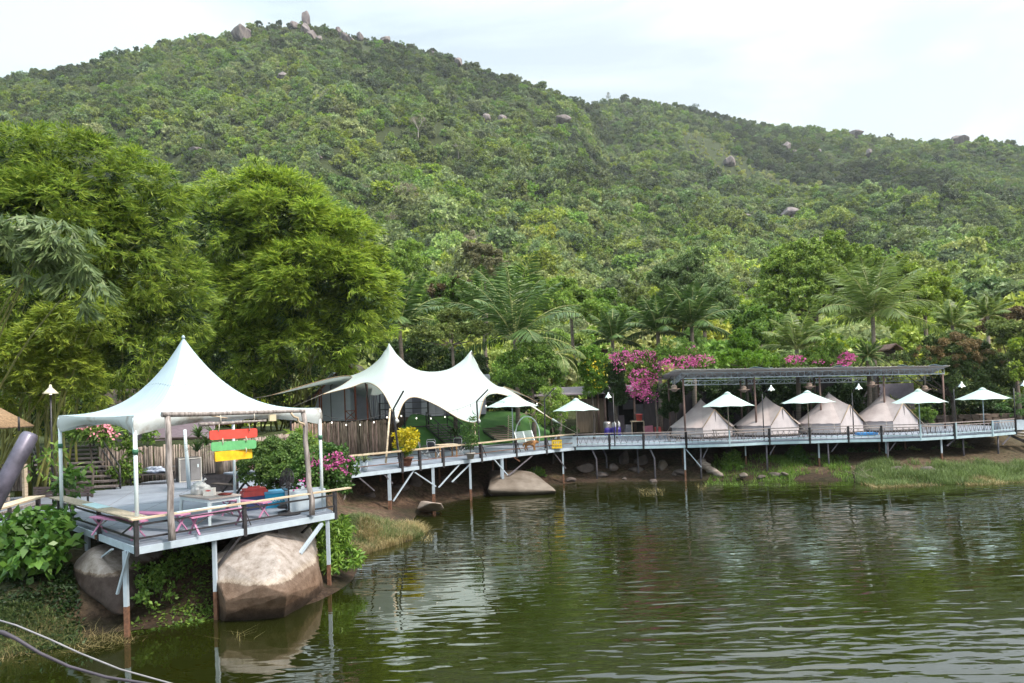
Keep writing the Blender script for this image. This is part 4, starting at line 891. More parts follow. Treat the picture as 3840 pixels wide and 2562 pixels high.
left = curve([K(0, tipA, 1), K(.3, Y('B', 640, 412, 37.4)), K(.55, Y('B', 706, 356, 38.6)), K(.75, Y('B', 560, 368, 39)), K(1, tipB, 1)], 44)
back = curve([K(0, tipB, 1), K(.2, (-11.5, 44.0, 6.3)), K(.38, (-9.5, 45.5, 4.9), 1), K(.6, (-5, 47.5, 6.2)), K(.8, (-2.6, 47.0, 5.0), 1), K(.9, (-.5, 46.6, 5.8)), K(1, Rb, 1)], 110)
NU, NV = 110, 44; G = np.zeros((NV+1, NU+1, 3))
fa, ba, la, ra = [np.array([tuple(p) for p in c]) for c in (front, back, left, right)]
for i in range(NV+1):
    v = i/NV
    for j in range(NU+1):
        u = j/NU
        G[i, j] = (1-v)*fa[j]+v*ba[j]+(1-u)*la[i]+u*ra[i]-((1-u)*(1-v)*fa[0]+u*(1-v)*fa[-1]+(1-u)*v*ba[0]+u*v*ba[-1])
pk1 = np.array(tuple(Y('B', 938, 146, 39.0))); pk2 = np.array(tuple(Y('B', 1457, 190, 40.2)))
j1, i1, j2, i2 = 40, 20, 74, 18
pins = {}
def ridge(ia, ja, pa, ib, jb, pb, sag, tip=True):
    n = max(abs(ib-ia), abs(jb-ja))
    for q in range(n+1):
        f = q/n; p = pa+(pb-pa)*f; p = p-np.array((0, 0, sag*4*f*(1-f))); pins[(round(ia+(ib-ia)*f), round(ja+(jb-ja)*f))] = p
mid_ = np.array(tuple(Y('B', 1215, 318, 39.8)))
ridge(i1, j1, pk1, 19, 58, mid_, .50); ridge(19, 58, mid_, i2, j2, pk2, .38)
ridge(i1, j1, pk1, 26, 2, la[26], .42); ridge(i2, j2, pk2, 27, 108, ra[27], .62)
ridge(i1, j1, pk1, 41, 42, ba[42], .4); ridge(i2, j2, pk2, 41, 80, ba[80], .4)
for it in range(1500):
    for (a_, b_), p_ in pins.items(): G[a_, b_] = p_
    G[1:-1, 1:-1] = .25*(G[:-2, 1:-1]+G[2:, 1:-1]+G[1:-1, :-2]+G[1:-1, 2:])
for it in range(6):
    for (a_, b_), p_ in pins.items():
        if min(math.hypot(a_-i1, b_-j1), math.hypot(a_-i2, b_-j2)) < 7: G[a_, b_] = p_
    G[1:-1, 1:-1] = .25*(G[:-2, 1:-1]+G[2:, 1:-1]+G[1:-1, :-2]+G[1:-1, 2:])
G[i1, j1] = pk1; G[i2, j2] = pk2
for (a_, b_, p_) in ((i1, j1, pk1), (i2, j2, pk2)):
    for di in (-1, 0, 1):
        for dj in (-1, 0, 1):
            if di or dj: G[a_+di, b_+dj] = p_+(G[a_+3*di, b_+3*dj]-p_)/3; G[a_+2*di, b_+2*dj] = p_+(G[a_+3*di, b_+3*dj]-p_)*.667
MB().sheet([[tuple(p) for p in r] for r in G]).build('cloth', marq_cl, t)
hem = MB()
for c in (front, left, right): hem.path([p+Vector((0, -.01, -.012)) for p in c], .022, 6)
hem.build('hem_cord', mat('tan_hem', (.36, .26, .16), .8, .1), t)
kn = MB()
for P in (T1p, T2p): kn.lathe(P-Vector((0, 0, .16)), [(.02, 0), (.10, .04), (.11, .12), (.06, .2), (.02, .24)], 10)
kn.build('corner_knot', plas, t)
for pk_ in (pk1, pk2): MB().tube((pk_[0], pk_[1], 3.8), (pk_[0], pk_[1], pk_[2]-.1), .06, n=8).build('mast', dark_wood, t)
MB().beam((pk1[0]-1.2, pk1[1]+.3, 4), (pk1[0]-1.6, pk1[1]+.6, 6.6), .07).build('mast', dark_wood, t)
gl = MB(); gl.tube(tipB, Y('B', 60, 498, 40), .012, n=5); gl.tube(tipA, Y('B', 340, 545, 37), .012, n=5); gl.tube(Rt, Y('B', 2120, 712, 41.2), .014, n=5); gl.tube(Rb, Y('B', 2055, 635, 46), .014, n=5)
MB().path([Rt, Rt.lerp(Y('B', 2120, 712, 41.2), .35)], [.07, .02], 6).build('cloth_tail', marq_cl, t)
gl.build('guy_rope', rope, t)
# kinked light posts and festoon lights
def kink(name, label, base, mid, tip, w=.07):
    t = thing(name, label, 'light post', tuple(base)); MB().beam(base, mid, w).build('post', black_metal, t); MB().beam(mid, tip, w*.9).build('arm', black_metal, t); return t
kp = [(Vector((-5.32, 31.75, 2.0)), Y('B', 965, 562, 31.9), Y('B', 1030, 446, 31.7)), (Vector((-1.80, 35.85, 2.0)), Y('B', 1490, 512, 36), Y('B', 1562, 438, 35.8)), (Vector((1.80, 39.75, 2.0)), Y('B', 1917, 496, 39.9), Y('B', 1978, 430, 39.8))]
for (b_, m2_, p_), lb in zip(kp, ('leaning black light post behind the yellow-leaved shrub', 'black bent light post at the middle marquee corner', 'dark bent post right of the ring swing')): kink('bent_post', lb, b_, m2_, p_)
o = MB().beam(kp[0][0]+Vector((0, .02, 0)), kp[0][0].lerp(kp[0][1], .47)+Vector((0, .02, 0)), .075).build('lower_sleeve', white_paint, bpy.data.objects['bent_post'])
bulb_m = mat('festoon_bulb', (.8, .78, .7), .2, .02, emit=((1, .93, .8), 1.1)); 
t = thing('festoon_lights', 'string of white bulbs hanging in front of the marquee', 'string lights', (-5.5, 31.9, 4.6))
fw_ = MB(); bulbs = []
def fest(a, b, sag, n, sk=()):
    pts = [a.lerp(b, i/16)-Vector((0, 0, sag*4*(i/16)*(1-i/16))) for i in range(17)]; fw_.path(pts, .010, 5)
    for i in range(n):
        f = (i+.5)/n; p = a.lerp(b, f)-Vector((0, 0, sag*4*f*(1-f))); fw_.tube(p, p-Vector((0, 0, .16)), .012, n=5); bulbs.append(p-Vector((0, 0, .22)))
fest(kp[0][1], kp[1][1], .42, 6); fest(kp[1][1], kp[2][1], .1, 4); fest(Y('B', 530, 600, 30), kp[0][1], .35, 5)
fw_.build('cable', black_metal, t)
for p in bulbs: MB().lathe(p-Vector((0, 0, .05)), [(.01, 0), (.03, .02), (.033, .05), (.018, .08)], 10).build('bulb', bulb_m, t)
for k_, (x1, y1, x2, y2, d1, d2) in enumerate(((945, 560, 918, 900, 33, 31.4), (1478, 645, 1480, 770, 37.4, 37.4))):
    o = MB().tube(Y('B', x1, y1, d1), Y('B', x2, y2, d2), .045, .05).build('bamboo_prop', raw_board, org=Y('B', x2, y2, d2)); props(o, ('tan bamboo pole propping the left marquee corner', 'thin tan pole under the middle marquee corner')[k_], 'pole')
# ---------------------------------------------------------------- turf bank, terrace edge and its stairs
turf = mat('artificial_turf', (0.040, 0.125, 0.026), .95, .35, .8, col2=(.075, .18, .04), bump=.02, bscale=40)
xs = np.linspace(-7.35, 2.6, 46); rows = []
for i in range(15):
    f = i/14; row = []
    for x in xs:
        b0 = np.interp(x, [-7.5, -6.2, -.2, 3], [40.6, 42.4, 46.6, 49]); run = 8.0; zz = float(np.interp(f, [0, .33, .36, .8, 1], [2.0, 3.38, 3.45, 4.1, 4.1]))
        topf = np.interp(x, [-8, .3, 2.6], [1, 1, .35]); y = b0+run*f
        row.append((x+.35*f, y, 2.0+(zz-2.0)*topf+.04*math.sin(x*3+f*5)+.05*math.sin(x*1.3-f*9)))
    rows.append(row)
props(MB().sheet(rows, .25).build('turf_bank', turf, org=(-3, 45, 2)), 'green artificial turf slope below the marquee terrace', 'turf slope')
t = thing('terrace_railing', 'black steel railing along the turf terrace under the marquee', 'railing', (-5, 45, 4))
ra_, rb_ = Y('B', 880, 600, 43.5), Y('B', 1185, 585, 45.0)
for f in (0, .5, 1): 
    p = ra_.lerp(rb_, f); MB().beam((p.x, p.y, 3.3), (p.x, p.y, 5.05), .09).build('post', black_metal, t)
for z in (5.02, 4.62): MB().beam((ra_.x, ra_.y, z), (rb_.x, rb_.y, z), .05).build('rail', black_metal, t)
MB().beam((ra_.x, ra_.y, 3.42), (rb_.x, rb_.y, 3.42), .08).build('rail', black_metal, t)
def stairs(label, s0, s1, w, n, mt, rails=True, nm='terrace_stairs', m=None):
    t = thing(nm, label, 'stairs', tuple(s0)); d = Vector((s1.x-s0.x, s1.y-s0.y, 0)).normalized(); s = Vector((-d.y, d.x, 0))
    for i in range(n):
        c = s0.lerp(s1, i/(n-1)); MB().beam(c-s*w/2, c+s*w/2, .28, .05).build('tread', mt, t)
    for k in (-1, 1):
        o = s*k*w/2; MB().beam(s0+o-Vector((0, 0, .12)), s1+o-Vector((0, 0, .12)), .05, .15).build('stringer', black_metal, t)
        if rails:
            h = Vector((0, 0, .85)); MB().beam(s0+o+h, s1+o+h, .05).build('handrail', black_metal, t); MB().beam(s0+o+h*.5, s1+o+h*.5, .04).build('handrail', black_metal, t)
            for q in (s0, s0.lerp(s1, .5), s1): MB().beam(q+o-Vector((0, 0, .1)), q+o+h, .05).build('rail_post', black_metal, t)
    return t
stairs('dark steel stairs with handrails climbing the green turf bank', Y('B', 1400, 800, 42.0), Y('B', 1240, 660, 45.2), 1.5, 10, tread_m)
stairs('plank stairs without rails right of the turf bank', Y('B', 1700, 745, 44.5), Y('B', 1555, 650, 49), 1.9, 10, mat('brown_tread', (.13, .09, .08), .8, .3), False, 'plank_stairs')
# ---------------------------------------------------------------- canvas cabin on the terrace (behind the logs)
cab_c = mat('pale_canvas_wall', (.66, .70, .78), .7, .08, 1.5, trans=.15); redst = mat('red_oxide_steel', (.24, .065, .035), .6, .2, 5); camo_ = mat('mottled_fly_sheet', (.055, .055, .04), .8, .3, 3, col2=(.16, .15, .11))
t = thing('canvas_cabin', 'pale canvas cabin tent with red steel frame on the log terrace', 'tent', (-11, 45, 4))
def P4(x, y, d): return Y('4', x, y, d)
a = P4(640, 1130, 44.5); b = P4(1100, 1130, 43.6); zt = 6.4; pk_ = P4(870, 560, 44.5)
fr_ = MB().prism([(a.x, a.y, 4.0), (b.x, b.y, 4.0), (b.x-.1, b.y+3.5, 4.0), (a.x-.1, a.y+3.5, 4.0)], [(a.x, a.y, 5.9), (b.x, b.y, 5.9), (b.x-.1, b.y+3.5, 5.9), (a.x-.1, a.y+3.5, 5.9)])
mid = (a+b)/2
fr_.prism([(a.x, a.y, 5.902), (b.x, b.y, 5.902), (mid.x, mid.y, 7.15)], [(a.x, a.y+3.5, 5.902), (b.x, b.y+3.5, 5.902), (mid.x, mid.y+3.5, 7.15)]); fr_.build('canvas_wall', cab_c, t)
MB().tube((mid.x-.1, mid.y-.03, 4), (mid.x-.1, mid.y-.03, 6.6), .025, n=6).build('door_zip', black_metal, t)
for px in (690, 715, 1022): q = P4(px, 900, 43.2); MB().beam((q.x, q.y, 4), (q.x, q.y, 6.05), .06).build('steel_post', redst, t)
q = P4(1160, 900, 43); MB().beam((q.x, q.y, 4), (q.x, q.y, 6.2), .09).build('steel_post', redst, t)
q = P4(1315, 900, 42.4); MB().beam((q.x, q.y, 4), (q.x, q.y, 6.25), .08).build('steel_post', redst, t)
e1 = P4(620, 830, 43.2); rdg = P4(1035, 380, 44); e2 = P4(1330, 700, 43)
MB().beam(e1, rdg, .06).build('rafter', redst, t); MB().beam(rdg, e2, .06).build('rafter', redst, t); bk = Vector((-.2, 5.5, 0)); MB().beam(rdg, rdg+bk, .06).build('ridge_pole', redst, t)
def sagged(A, B, bk, sag, n=10):
    return [[tuple(A.lerp(B, j/n)+bk*(i/n)-Vector((0, 0, sag*math.sin(math.pi*j/n)))) for j in range(n+1)] for i in range(n+1)]
MB().sheet(sagged(e1+Vector((-1.5, 0, -.5)), rdg+Vector((0, 0, .05)), bk, .35), .02).build('fly_sheet', camo_, t); MB().sheet(sagged(rdg+Vector((0, 0, .05)), e2+Vector((.3, 0, 0)), bk, .15), .02).build('fly_sheet', camo_, t)
rx = MB(); 
for xa, xb in ((1030, 1160), (540, 640)):
    p, q = P4(xa, 1000, 42.7), P4(xb, 1000, 42.7)
    for z in (4.08, 4.62): rx.beam((p.x, p.y, z), (q.x, q.y, z), .05)
    rx.beam((p.x, p.y, 4.08), (q.x, q.y, 4.62), .04); rx.beam((p.x, p.y, 4.62), (q.x, q.y, 4.08), .04)
rx.build('cross_rail', redst, t)
t = thing('side_cabin', 'grey fabric cabin with striped curtain right of the red framed tent', 'cabin', (-8.5, 45, 4))
a = P4(1105, 1100, 45); b = P4(1480, 1100, 44.4); MB().prism([(a.x, a.y, 4), (b.x, b.y, 4), (b.x, b.y+3, 4), (a.x, a.y+3, 4)], [(a.x, a.y, 5.9), (b.x, b.y, 5.7), (b.x, b.y+3, 5.7), (a.x, a.y+3, 5.9)]).build('wall', mat('dusk_grey_fabric', (.40, .40, .46), .8, .1), t)
cu = MB(); q0 = P4(1330, 800, 44.0); rows = []
for z in (4.1, 5.0, 5.75): rows.append([(q0.x+.04*j, q0.y+.08*math.sin(j*1.5), z) for j in range(46)])
cu.sheet(rows).build('curtain', mat('striped_curtain', (.16, .16, .21), .8, .05, 3, col2=(.5, .5, .55), stretch=(6, .1, .1), thr=(.45, .5)), t)
t = thing('grey_cabin', 'grey metal cabin with doors standing under the marquee', 'cabin', (-4, 48.5, 4))
gcm = mat('grey_panel', (.30, .31, .38), .6, .06, 1)
MB().prism([(-7.7, 48.2, 4.0), (-2.0, 49.2, 4.0), (-2.0, 52, 4.0), (-7.7, 52, 4.0)], [(-7.7, 48.2, 6.2), (-2.0, 49.2, 6.2), (-2.0, 52, 6.2), (-7.7, 52, 6.2)]).build('wall', gcm, t)
for fx_2 in (.16, .30, .55, .68, .85):
    p = Vector((-7.7, 48.17, 0)).lerp(Vector((-2, 49.17, 0)), fx_2); MB().box((p.x, p.y-.02, 5.0), (.62 if fx_2 not in (.30,) else .9, .04, 2.0), rz=.174).build('door', mat('dark_door_panel', (.10, .10, .14), .5, .1) if fx_2 in (.16, .55, .85) else mat('light_panel', (.42, .42, .50), .6, .05), t)
MB().sheet([[(-8.3, 47.4, 6.25), (-1.6, 48.6, 6.25)], [(-8.3, 52.6, 7.0), (-1.6, 52.6, 7.0)]], .06, False).build('roof', mat('corrugated_steel', (.28, .29, .33), .5, .15, 2, metal=.3), t)
# dark thatched hut left behind the near canopy, tan umbrella at the left edge
thatch = mat('dark_thatch', (.045, .032, .024), .95, .4, 3, stretch=(8, 8, 1), bump=.05)
t = thing('thatched_hut', 'dark thatched hut half hidden behind the peaked canopy', 'hut', (-17.5, 38, 3.5))
q = Y('A', 760, 400, 38); wl = Y('A', 640, 510, 37); wr = Y('A', 1130, 560, 37)
MB().sheet([[(wl.x-.3, 36.4, 5.0), (wr.x, 36.4, 4.9)], [(q.x-1.0, 38.6, 6.35), (wr.x-1, 38.6, 6.3)], [(wl.x, 41, 5.0), (wr.x, 41, 5.0)]], .15, False).build('roof', thatch, t)
MB().prism([(wl.x+.6, 37, 3.3), (wr.x-.3, 37, 3.3), (wr.x-.3, 40.4, 3.3), (wl.x+.6, 40.4, 3.3)], [(wl.x+.6, 37, 4.95), (wr.x-.3, 37, 4.9), (wr.x-.3, 40.4, 4.9), (wl.x+.6, 40.4, 4.95)]).build('wall', mat('pale_mauve_wall', (.30, .25, .30), .8, .15), t)
t = thing('pink_plank_wall', 'pale mauve plank hut wall above the log wall behind the canopy', 'hut wall', (-14.5, 35, 3.5))
MB().box((-17.4, 36, 4.0), (3.2, .15, 1.1), rz=.1).build('plank_wall', mat('mauve_planks', (.42, .34, .42), .8, .12, 3, stretch=(1, 1, 8)), t); MB().beam((-18.6, 35.0, 3.6), (-16.0, 35.4, 3.56), .9, .08).build('roof_sheet', dark_wood, t)
t = thing('thatched_parasol', 'tan thatched sunshade cut off by the left edge', 'sunshade', (-19, 23, 2))
ct_ = Y('A', -300, 625, 22.5); pr_ = [(2.2, -.02), (2.22, .03), (1.5, .52), (.8, 1.0), (.05, 1.5)]
MB().lathe((ct_.x, ct_.y, 4.62), pr_, 24).build('thatch_roof', mat('tan_thatch', (.26, .17, .10), .9, .35, 3, stretch=(5, 5, 1), bump=.04), t)
rb2 = MB()
for i in range(24): an = i/24*6.283; rb2.tube((ct_.x, ct_.y, 5.5), (ct_.x+2.17*math.cos(an), ct_.y+2.17*math.sin(an), 4.6), .022, n=5)
rb2.build('ribs', raw_board, t); MB().tube((ct_.x, ct_.y, 2), (ct_.x, ct_.y, 5.9), .06).build('pole', dark_wood, t)
MB().tube(Y('A', 120, 700, 22), Y('A', 118, 610, 22), .03).build('side_pole', black_metal, t)
# ---------------------------------------------------------------- lamps
def dish_lamp(label, base, ztop, tip, drop, r, m, group='street lamps along the deck'):
    t = thing('street_lamp', label, 'lamp', tuple(base), group); b = Vector(base); top = V3(base, ztop)
    MB().tube(b, top, .035, .03, n=8).build('post', black_metal, t)
    if tip is not None: MB().tube(top, tip, .022, n=6).build('arm', black_metal, t)
    q = (tip if tip is not None else top)-Vector((0, 0, drop)); 
    o = MB().lathe(q-Vector((0, 0, .16)), [(r, 0), (r*1.02, .02), (r*.55, .14), (.05, .22), (.03, .32)], 16).build('shade', m, t)
    MB().lathe(q-Vector((0, 0, .20)), [(.02, 0), (.045, .03), (.04, .08)], 8).build('bulb', bulb_m, o); return t
enamel = mat('white_enamel', (.74, .80, .80), .35, .04)
tip0 = Y('A', 195, 440, 23.2)
dish_lamp('wall lamp on a tall black pole in front of the left bamboo', (-15.75, 23.3, 2.0), tip0.z, None, .0, .23, mat('yellowed_enamel', (.62, .58, .42), .4, .1))
for k, xb, xt, yt, ytop, sx, sy, lb in (('C', 693, 660, 645, 650, 663, 640, 'black lamp post beside the pink flowering creeper, white bell shade'), ('C', 2008, 2095, 580, 655, 2083, 590, 'black lamp post between the first and second canvas tents'),
        ('D', 825, 893, 568, 645, 878, 575, 'black lamp post in front of the third canvas tent'), ('D', 1722, 1800, 550, 608, 1797, 560, 'black lamp post left of the last umbrella'), ('D', 2250, 2350, 540, 600, 2345, 545, 'black lamp post at the right edge')):
    dd = 40.6; bt = Y(k, xb, ytop, dd); tp = Y(k, xt, yt, dd-.2); dish_lamp(lb, (bt.x+.06, dd, 2.0), bt.z, tp, .12, .20, enamel)
# ---------------------------------------------------------------- parasols
umb_cl = mat('pale_aqua_parasol_cloth', (.46, .58, .56), .6, .04, 1, trans=.22)
def umbrella(cx, ytop, yrim, wpx, d, k, label, pole_m, tilt=0.0, n=8, cl=None):
    top = Y(k, cx, ytop, d); rim = Y(k, cx, yrim, d); r = wpx*CRP[k][2]/FOC*d/2; t = thing('parasol', label, 'parasol', (top.x, d, DZ), 'white parasols along the deck')
    zr = rim.z; zt = top.z; mb = MB(); rows = []
    for i in range(9):
        s = .10+.90*i/8; row = []
        for j in range(n*6+1):
            a = j/(n*6)*2*math.pi+.2; f = (j % 6)/6; sc2 = 1-.075*math.sin(math.pi*f)**1.0*s; sagz = .10*math.sin(math.pi*f)*s*s
            rr_ = r*s*(math.cos(math.pi/n)/math.cos((f-.5)*2*math.pi/n)) if True else r*s
            row.append((top.x+r*s*math.cos(a)*sc2, d+r*s*math.sin(a)*sc2, zr+(zt-zr)*(1-(s-.1)/.9)**1.08+sagz*.35+tilt*r*s*math.cos(a)))
        rows.append(row)
    mb.sheet(rows[::-1]).build('canopy', cl or umb_cl, t); MB().lathe((top.x, d, zt-.02), [(r*.15, -.03), (r*.12, .05), (r*.04, .13), (.01, .14)], 16).build('vent_cap', cl or umb_cl, t)
    MB().tube((top.x, d, DZ), (top.x, d, zt), .028, n=8).build('pole', pole_m, t); rb = MB()
    for j in range(n):
        a = j/n*2*math.pi+.2; rb.tube((top.x, d, zt-.05), (top.x+r*math.cos(a)*.98, d+r*math.sin(a)*.98, zr-.015+tilt*r*math.cos(a)), .010, n=4)
        rb.tube((top.x, d, zr-.05), (top.x+r*math.cos(a)*.5, d+r*math.sin(a)*.5, (zr+zt)/2-.02+tilt*r*.5*math.cos(a)), .009, n=4)
    rb.build('ribs', mat('pale_wood_rib', (.5, .42, .32), .7, .1), t); return t
wood_pole = mat('tan_pole', (.36, .28, .22), .6, .15)
umbrella(1710, 478, 548, 352, 38.3, 'B', 'white parasol over the ring swing, beside the marquee tip', white_paint)
umbrella(375, 705, 800, 425, 41.6, 'C', 'white parasol alone above the walkway bend, tan pole', wood_pole)
umbrella(1710, 650, 762, 460, 40.2, 'C', 'white parasol in front of the first canvas tent', wood_pole)
umbrella(440, 638, 732, 465, 40.3, 'D', 'white parasol between the second and third canvas tents', wood_pole)
umbrella(1420, 625, 732, 450, 40.0, 'D', 'white parasol right of the fourth canvas tent', white_paint)
umbrella(1983, 612, 700, 436, 41.5, 'D', 'rightmost white parasol, leafy twigs in front of it', white_paint)
# ---------------------------------------------------------------- roof over the canvas tents
t = thing('shelter_roof', 'long corrugated shelter roof on brown posts over the four canvas tents', 'shelter', (20, 45, 2))
roofm = mat('weathered_roof_sheet', (.46, .40, .38), .7, .25, 1.5, col2=(.60, .56, .55)); under = roofm
FL, FR, BL = Y('C', 1250, 437, 42.6), Y('D', 1700, 402, 45.4), Y('C', 1060, 525, 49.0); BR = Vector((32.0, 52.2, BL.z-.25)); nn_ = 240; rows = []
for s in (0, .5, 1):
    row = []
    for j in range(nn_+1):
        f = j/nn_; p = FL.lerp(FR, f).lerp(BL.lerp(BR, f), s); row.append((p.x, p.y, p.z+.022*math.sin(j*2.1)))
    rows.append(row)
MB().sheet(rows[::-1], .02).build('roof_sheet', roofm, t)
bs = mat('pale_blue_sheet', (.36, .50, .60), .5, .1)
for f0, f1 in ((.26, .34), (.56, .63), (.80, .86), (.92, .985)):
    rr2 = [[tuple(FL.lerp(FR, f0+(f1-f0)*j/8).lerp(BL.lerp(BR, f0+(f1-f0)*j/8), s)+Vector((0, -.05, .05+.05*math.sin(j*.8)))) for j in range(9)] for s in (0, .12, .3)]
    MB().sheet(rr2[::-1], .01).build('patch_sheet', bs, t)
def truss(A, B, h, n, parent, m, w=.055):
    mb = MB(); dn = Vector((0, 0, -h)); mb.beam(A, B, w); mb.beam(A+dn, B+dn, w*1.3)
    for i in range(n+1):
        p = A.lerp(B, i/n); mb.beam(p, p+dn, w*.75)
        if i < n: q = A.lerp(B, (i+1)/n); mb.beam(p, q+dn, w*.45) if i % 2 else mb.beam(p+dn, q, w*.45)
    return mb.build('truss', m, parent)
trm = mat('grey_blue_steel', (.42, .47, .54), .5, .15)
TA, TB = Y('C', 1305, 470, 43.6), Y('D', 1645, 430, 46.0)
truss(TA, TB, .34, 44, t, trm, .05); truss(TA, BL+Vector((1.0, -1.5, -.2)), .3, 8, t, trm, .05); truss(BL+Vector((1.5, 1, -.15)), BR+Vector((0, 0, -.2)), .3, 40, t, trm, .05)
for f in (.25, .5, .75): truss(TA.lerp(TB, f), BL.lerp(BR, f)+Vector((0, -.4, -.15)), .3, 8, t, trm, .045)
for k, x1, y1, x2, y2 in (('C', 1318, 515, 1342, 1040), ('C', 1945, 500, 1972, 1040), ('D', 545, 490, 573, 1010), ('D', 1112, 480, 1130, 1000), ('D', 1632, 475, 1655, 945)):
    f1 = CRP[k][0]+x1*CRP[k][2]; ff = (f1-2560)/(3535-2560); dd = TA.y+(TB.y-TA.y)*ff; a = Y(k, x1, y1, dd); b = Y(k, x2, y2, dd); bb = a+(b-a)*((a.z-DZ)/(a.z-b.z)); MB().tube(bb, a, .062, n=10).build('post', brown_post, t)
for f in (.05, .3, .55, .8, .98): p = BL.lerp(BR, f); MB().tube((p.x, p.y, 2), (p.x, p.y, p.z-.1), .07, n=8).build('post', brown_post, t)
bamb = mat('woven_bamboo', (.22, .16, .13), .8, .25, 8)
for k, x, y0, y1, y2, lb in (('C', 1243, 500, 570, 635, 'woven lantern hanging at the left end of the shelter roof'), ('C', 1855, 510, 578, 640, 'woven lantern between the first two roof posts'), ('D', 460, 490, 552, 610, 'woven lantern above the second canvas tent'), ('D', 1012, 490, 540, 595, 'woven lantern left of the fourth roof post'), ('D', 1478, 480, 578, 635, 'woven lantern near the right end of the shelter roof')):
    ff = (CRP[k][0]+x*CRP[k][2]-2560)/975; dd = TA.y+(TB.y-TA.y)*ff-.2; a = Y(k, x, y0, dd); b = Y(k, x, y1, dd); c = Y(k, x, y2, dd); h = b.z-c.z
    t2 = thing('hanging_lantern', lb, 'lantern', tuple(c), 'woven lanterns under the shelter roof'); MB().tube(a, b, .012, n=5).build('cord', rope, t2)
    MB().lathe(c, [(.12, 0), (.14, h*.1), (.30, h*.35), (.30, h*.42), (.16, h*.48), (.2, h*.7), (.12, h*.95), (.03, h)], 10).build('woven_shade', bamb, t2)
    rg = MB(); rg.path([Vector((c.x+.36*math.cos(i/16*6.283), c.y+.36*math.sin(i/16*6.283), c.z+h*.4)) for i in range(16)], .02, 5, closed=True); rg.build('ring', bamb, t2)
# ---------------------------------------------------------------- bell tents
tent_m = mat('beige_tent_canvas', (.33, .275, .275), .8, .10, 1.2, bump=.02, bscale=1.5, col2=(.43, .37, .37)); wallm = mat('pale_tent_wall', (.50, .445, .46), .8, .08, 1.5, bump=.015, bscale=3)
def bell_tent(c, label, rz, R_=1.95, zt=2.62):
    c = Vector(c); t = thing('bell_tent', label, 'tent', tuple(c), 'beige bell tents under the shelter roof'); n = 16
    def W_(r, a, z): return (c.x+r*math.cos(a+rz), c.y+r*math.sin(a+rz), c.z+z)
    # door faces angle 0; apex of the porch on that side
    aD = .52; dA = (1.62, 1.72)   # porch peak radius, height
    rows = []; AA = [aD+(2*math.pi-2*aD)*j/(n*3) for j in range(n*3+1)]
    for s in (0, .02, .06, .15, .3, .5, .7, .85, .95, 1.0):
        rows.append([W_((R_+.14)*s*(1+.012*math.sin(j*math.pi/1.5)*s), a, zt-(zt-.62)*s**.93-.05*math.sin(math.pi*s)-.03*abs(math.sin(j*math.pi/3))*(s > .9)) for j, a in enumerate(AA)])
    MB().sheet(rows[::-1]).build('roof_cloth', tent_m, t)
    # ridge panels from apex and porch peak to the first/last roof seam
    for sg, nm in ((1, 'porch_panel'), (-1, 'porch_panel')):
        g = []; apx = Vector(W_(0, 0, zt)); pd = Vector(W_(dA[0], 0, dA[1])); eave = [Vector(W_((R_+.14)*s, sg*aD, zt-(zt-.62)*s**.93-.05*math.sin(math.pi*s))) for s in [i/10 for i in range(11)]]
        ft = Vector(W_(R_+.32, sg*.20, .58)); 
        for i in range(11):
            f = i/10; A = apx.lerp(pd, f)-Vector((0, 0, .07*math.sin(math.pi*f))); B = eave[i]; g.append([tuple(A.lerp(B, j/8)-Vector((0, 0, .06*math.sin(math.pi*j/8)*f))) for j in range(9)])
        MB().sheet(g if sg > 0 else g[::-1]).build(nm, tent_m, t)
        # front door cloth under the porch
        d0 = Vector(W_(R_+.05, sg*aD, .02)); d1 = Vector(W_(R_+.02, sg*aD, .60)); m0 = Vector(W_(R_-.18, 0, .02)); g2 = []
        for i in range(9):
            f = i/8; lo = m0.lerp(d0, f); hi = (pd-Vector((0, 0, .03))).lerp(d1, f); g2.append([tuple(lo.lerp(hi, j/8)+Vector((.03*math.cos(rz)*math.sin(f*19), .03*math.sin(rz)*math.sin(f*19), 0))*(1-j/8)) for j in range(9)])
        MB().sheet(g2).build('door_cloth', wallm, t)
        MB().path([tuple(pd+Vector((0, 0, .02))), tuple(eave[10])], .022, 6).build('seam', MATS['tan_hem'] if 'tan_hem' in MATS else raw_board, t)
    rows = [[W_(R_*(1+.01*math.sin(j*2.1)), a, z) for j, a in enumerate(AA)] for z in (0, .3, .64)]; MB().sheet(rows[::-1]).build('wall_cloth', wallm, t)
    MB().tube(Vector(W_(dA[0]+.05, 0, 0)), Vector(W_(dA[0]+.05, 0, dA[1]-.03)), .02, n=6).build('door_pole', black_metal, t)
    gy_ = MB()
    for a in (aD+.2, 1.4, 2.2, 3.14, 4.1, 4.9, -aD-.2): gy_.tube(Vector(W_(R_+.12, a, .6)), Vector(W_(R_+.55, a, .02)), .010, n=4)
    gy_.build('guy_ropes', rope, t); MB().lathe(Vector(W_(0, 0, zt-.06)), [(.05, 0), (.035, .06), (.01, .1)], 8).build('cap', tent_m, t); 
    MB().lathe(Vector(W_(0, 0, -.10)), [(R_+.15, 0), (R_+.15, .09)], 24).build('ground_board', dark_wood, t); return t
for (k, x, y, dd, lb) in (('C', 1475, 697, 45.9, 'beige bell tent at the left end of the shelter'), ('C', 2048, 676, 45.6, 'second beige bell tent from the left, lamp post beside it'), ('D', 628, 642, 45.5, 'third beige bell tent, brown post crossing its roof'), ('D', 1106, 645, 46.0, 'beige bell tent at the right end of the row')):
    a = Y(k, x, y, dd); bell_tent((a.x, dd, 2.13), lb, -1.05-.12*(int(x) % 3), zt=a.z-2.13)
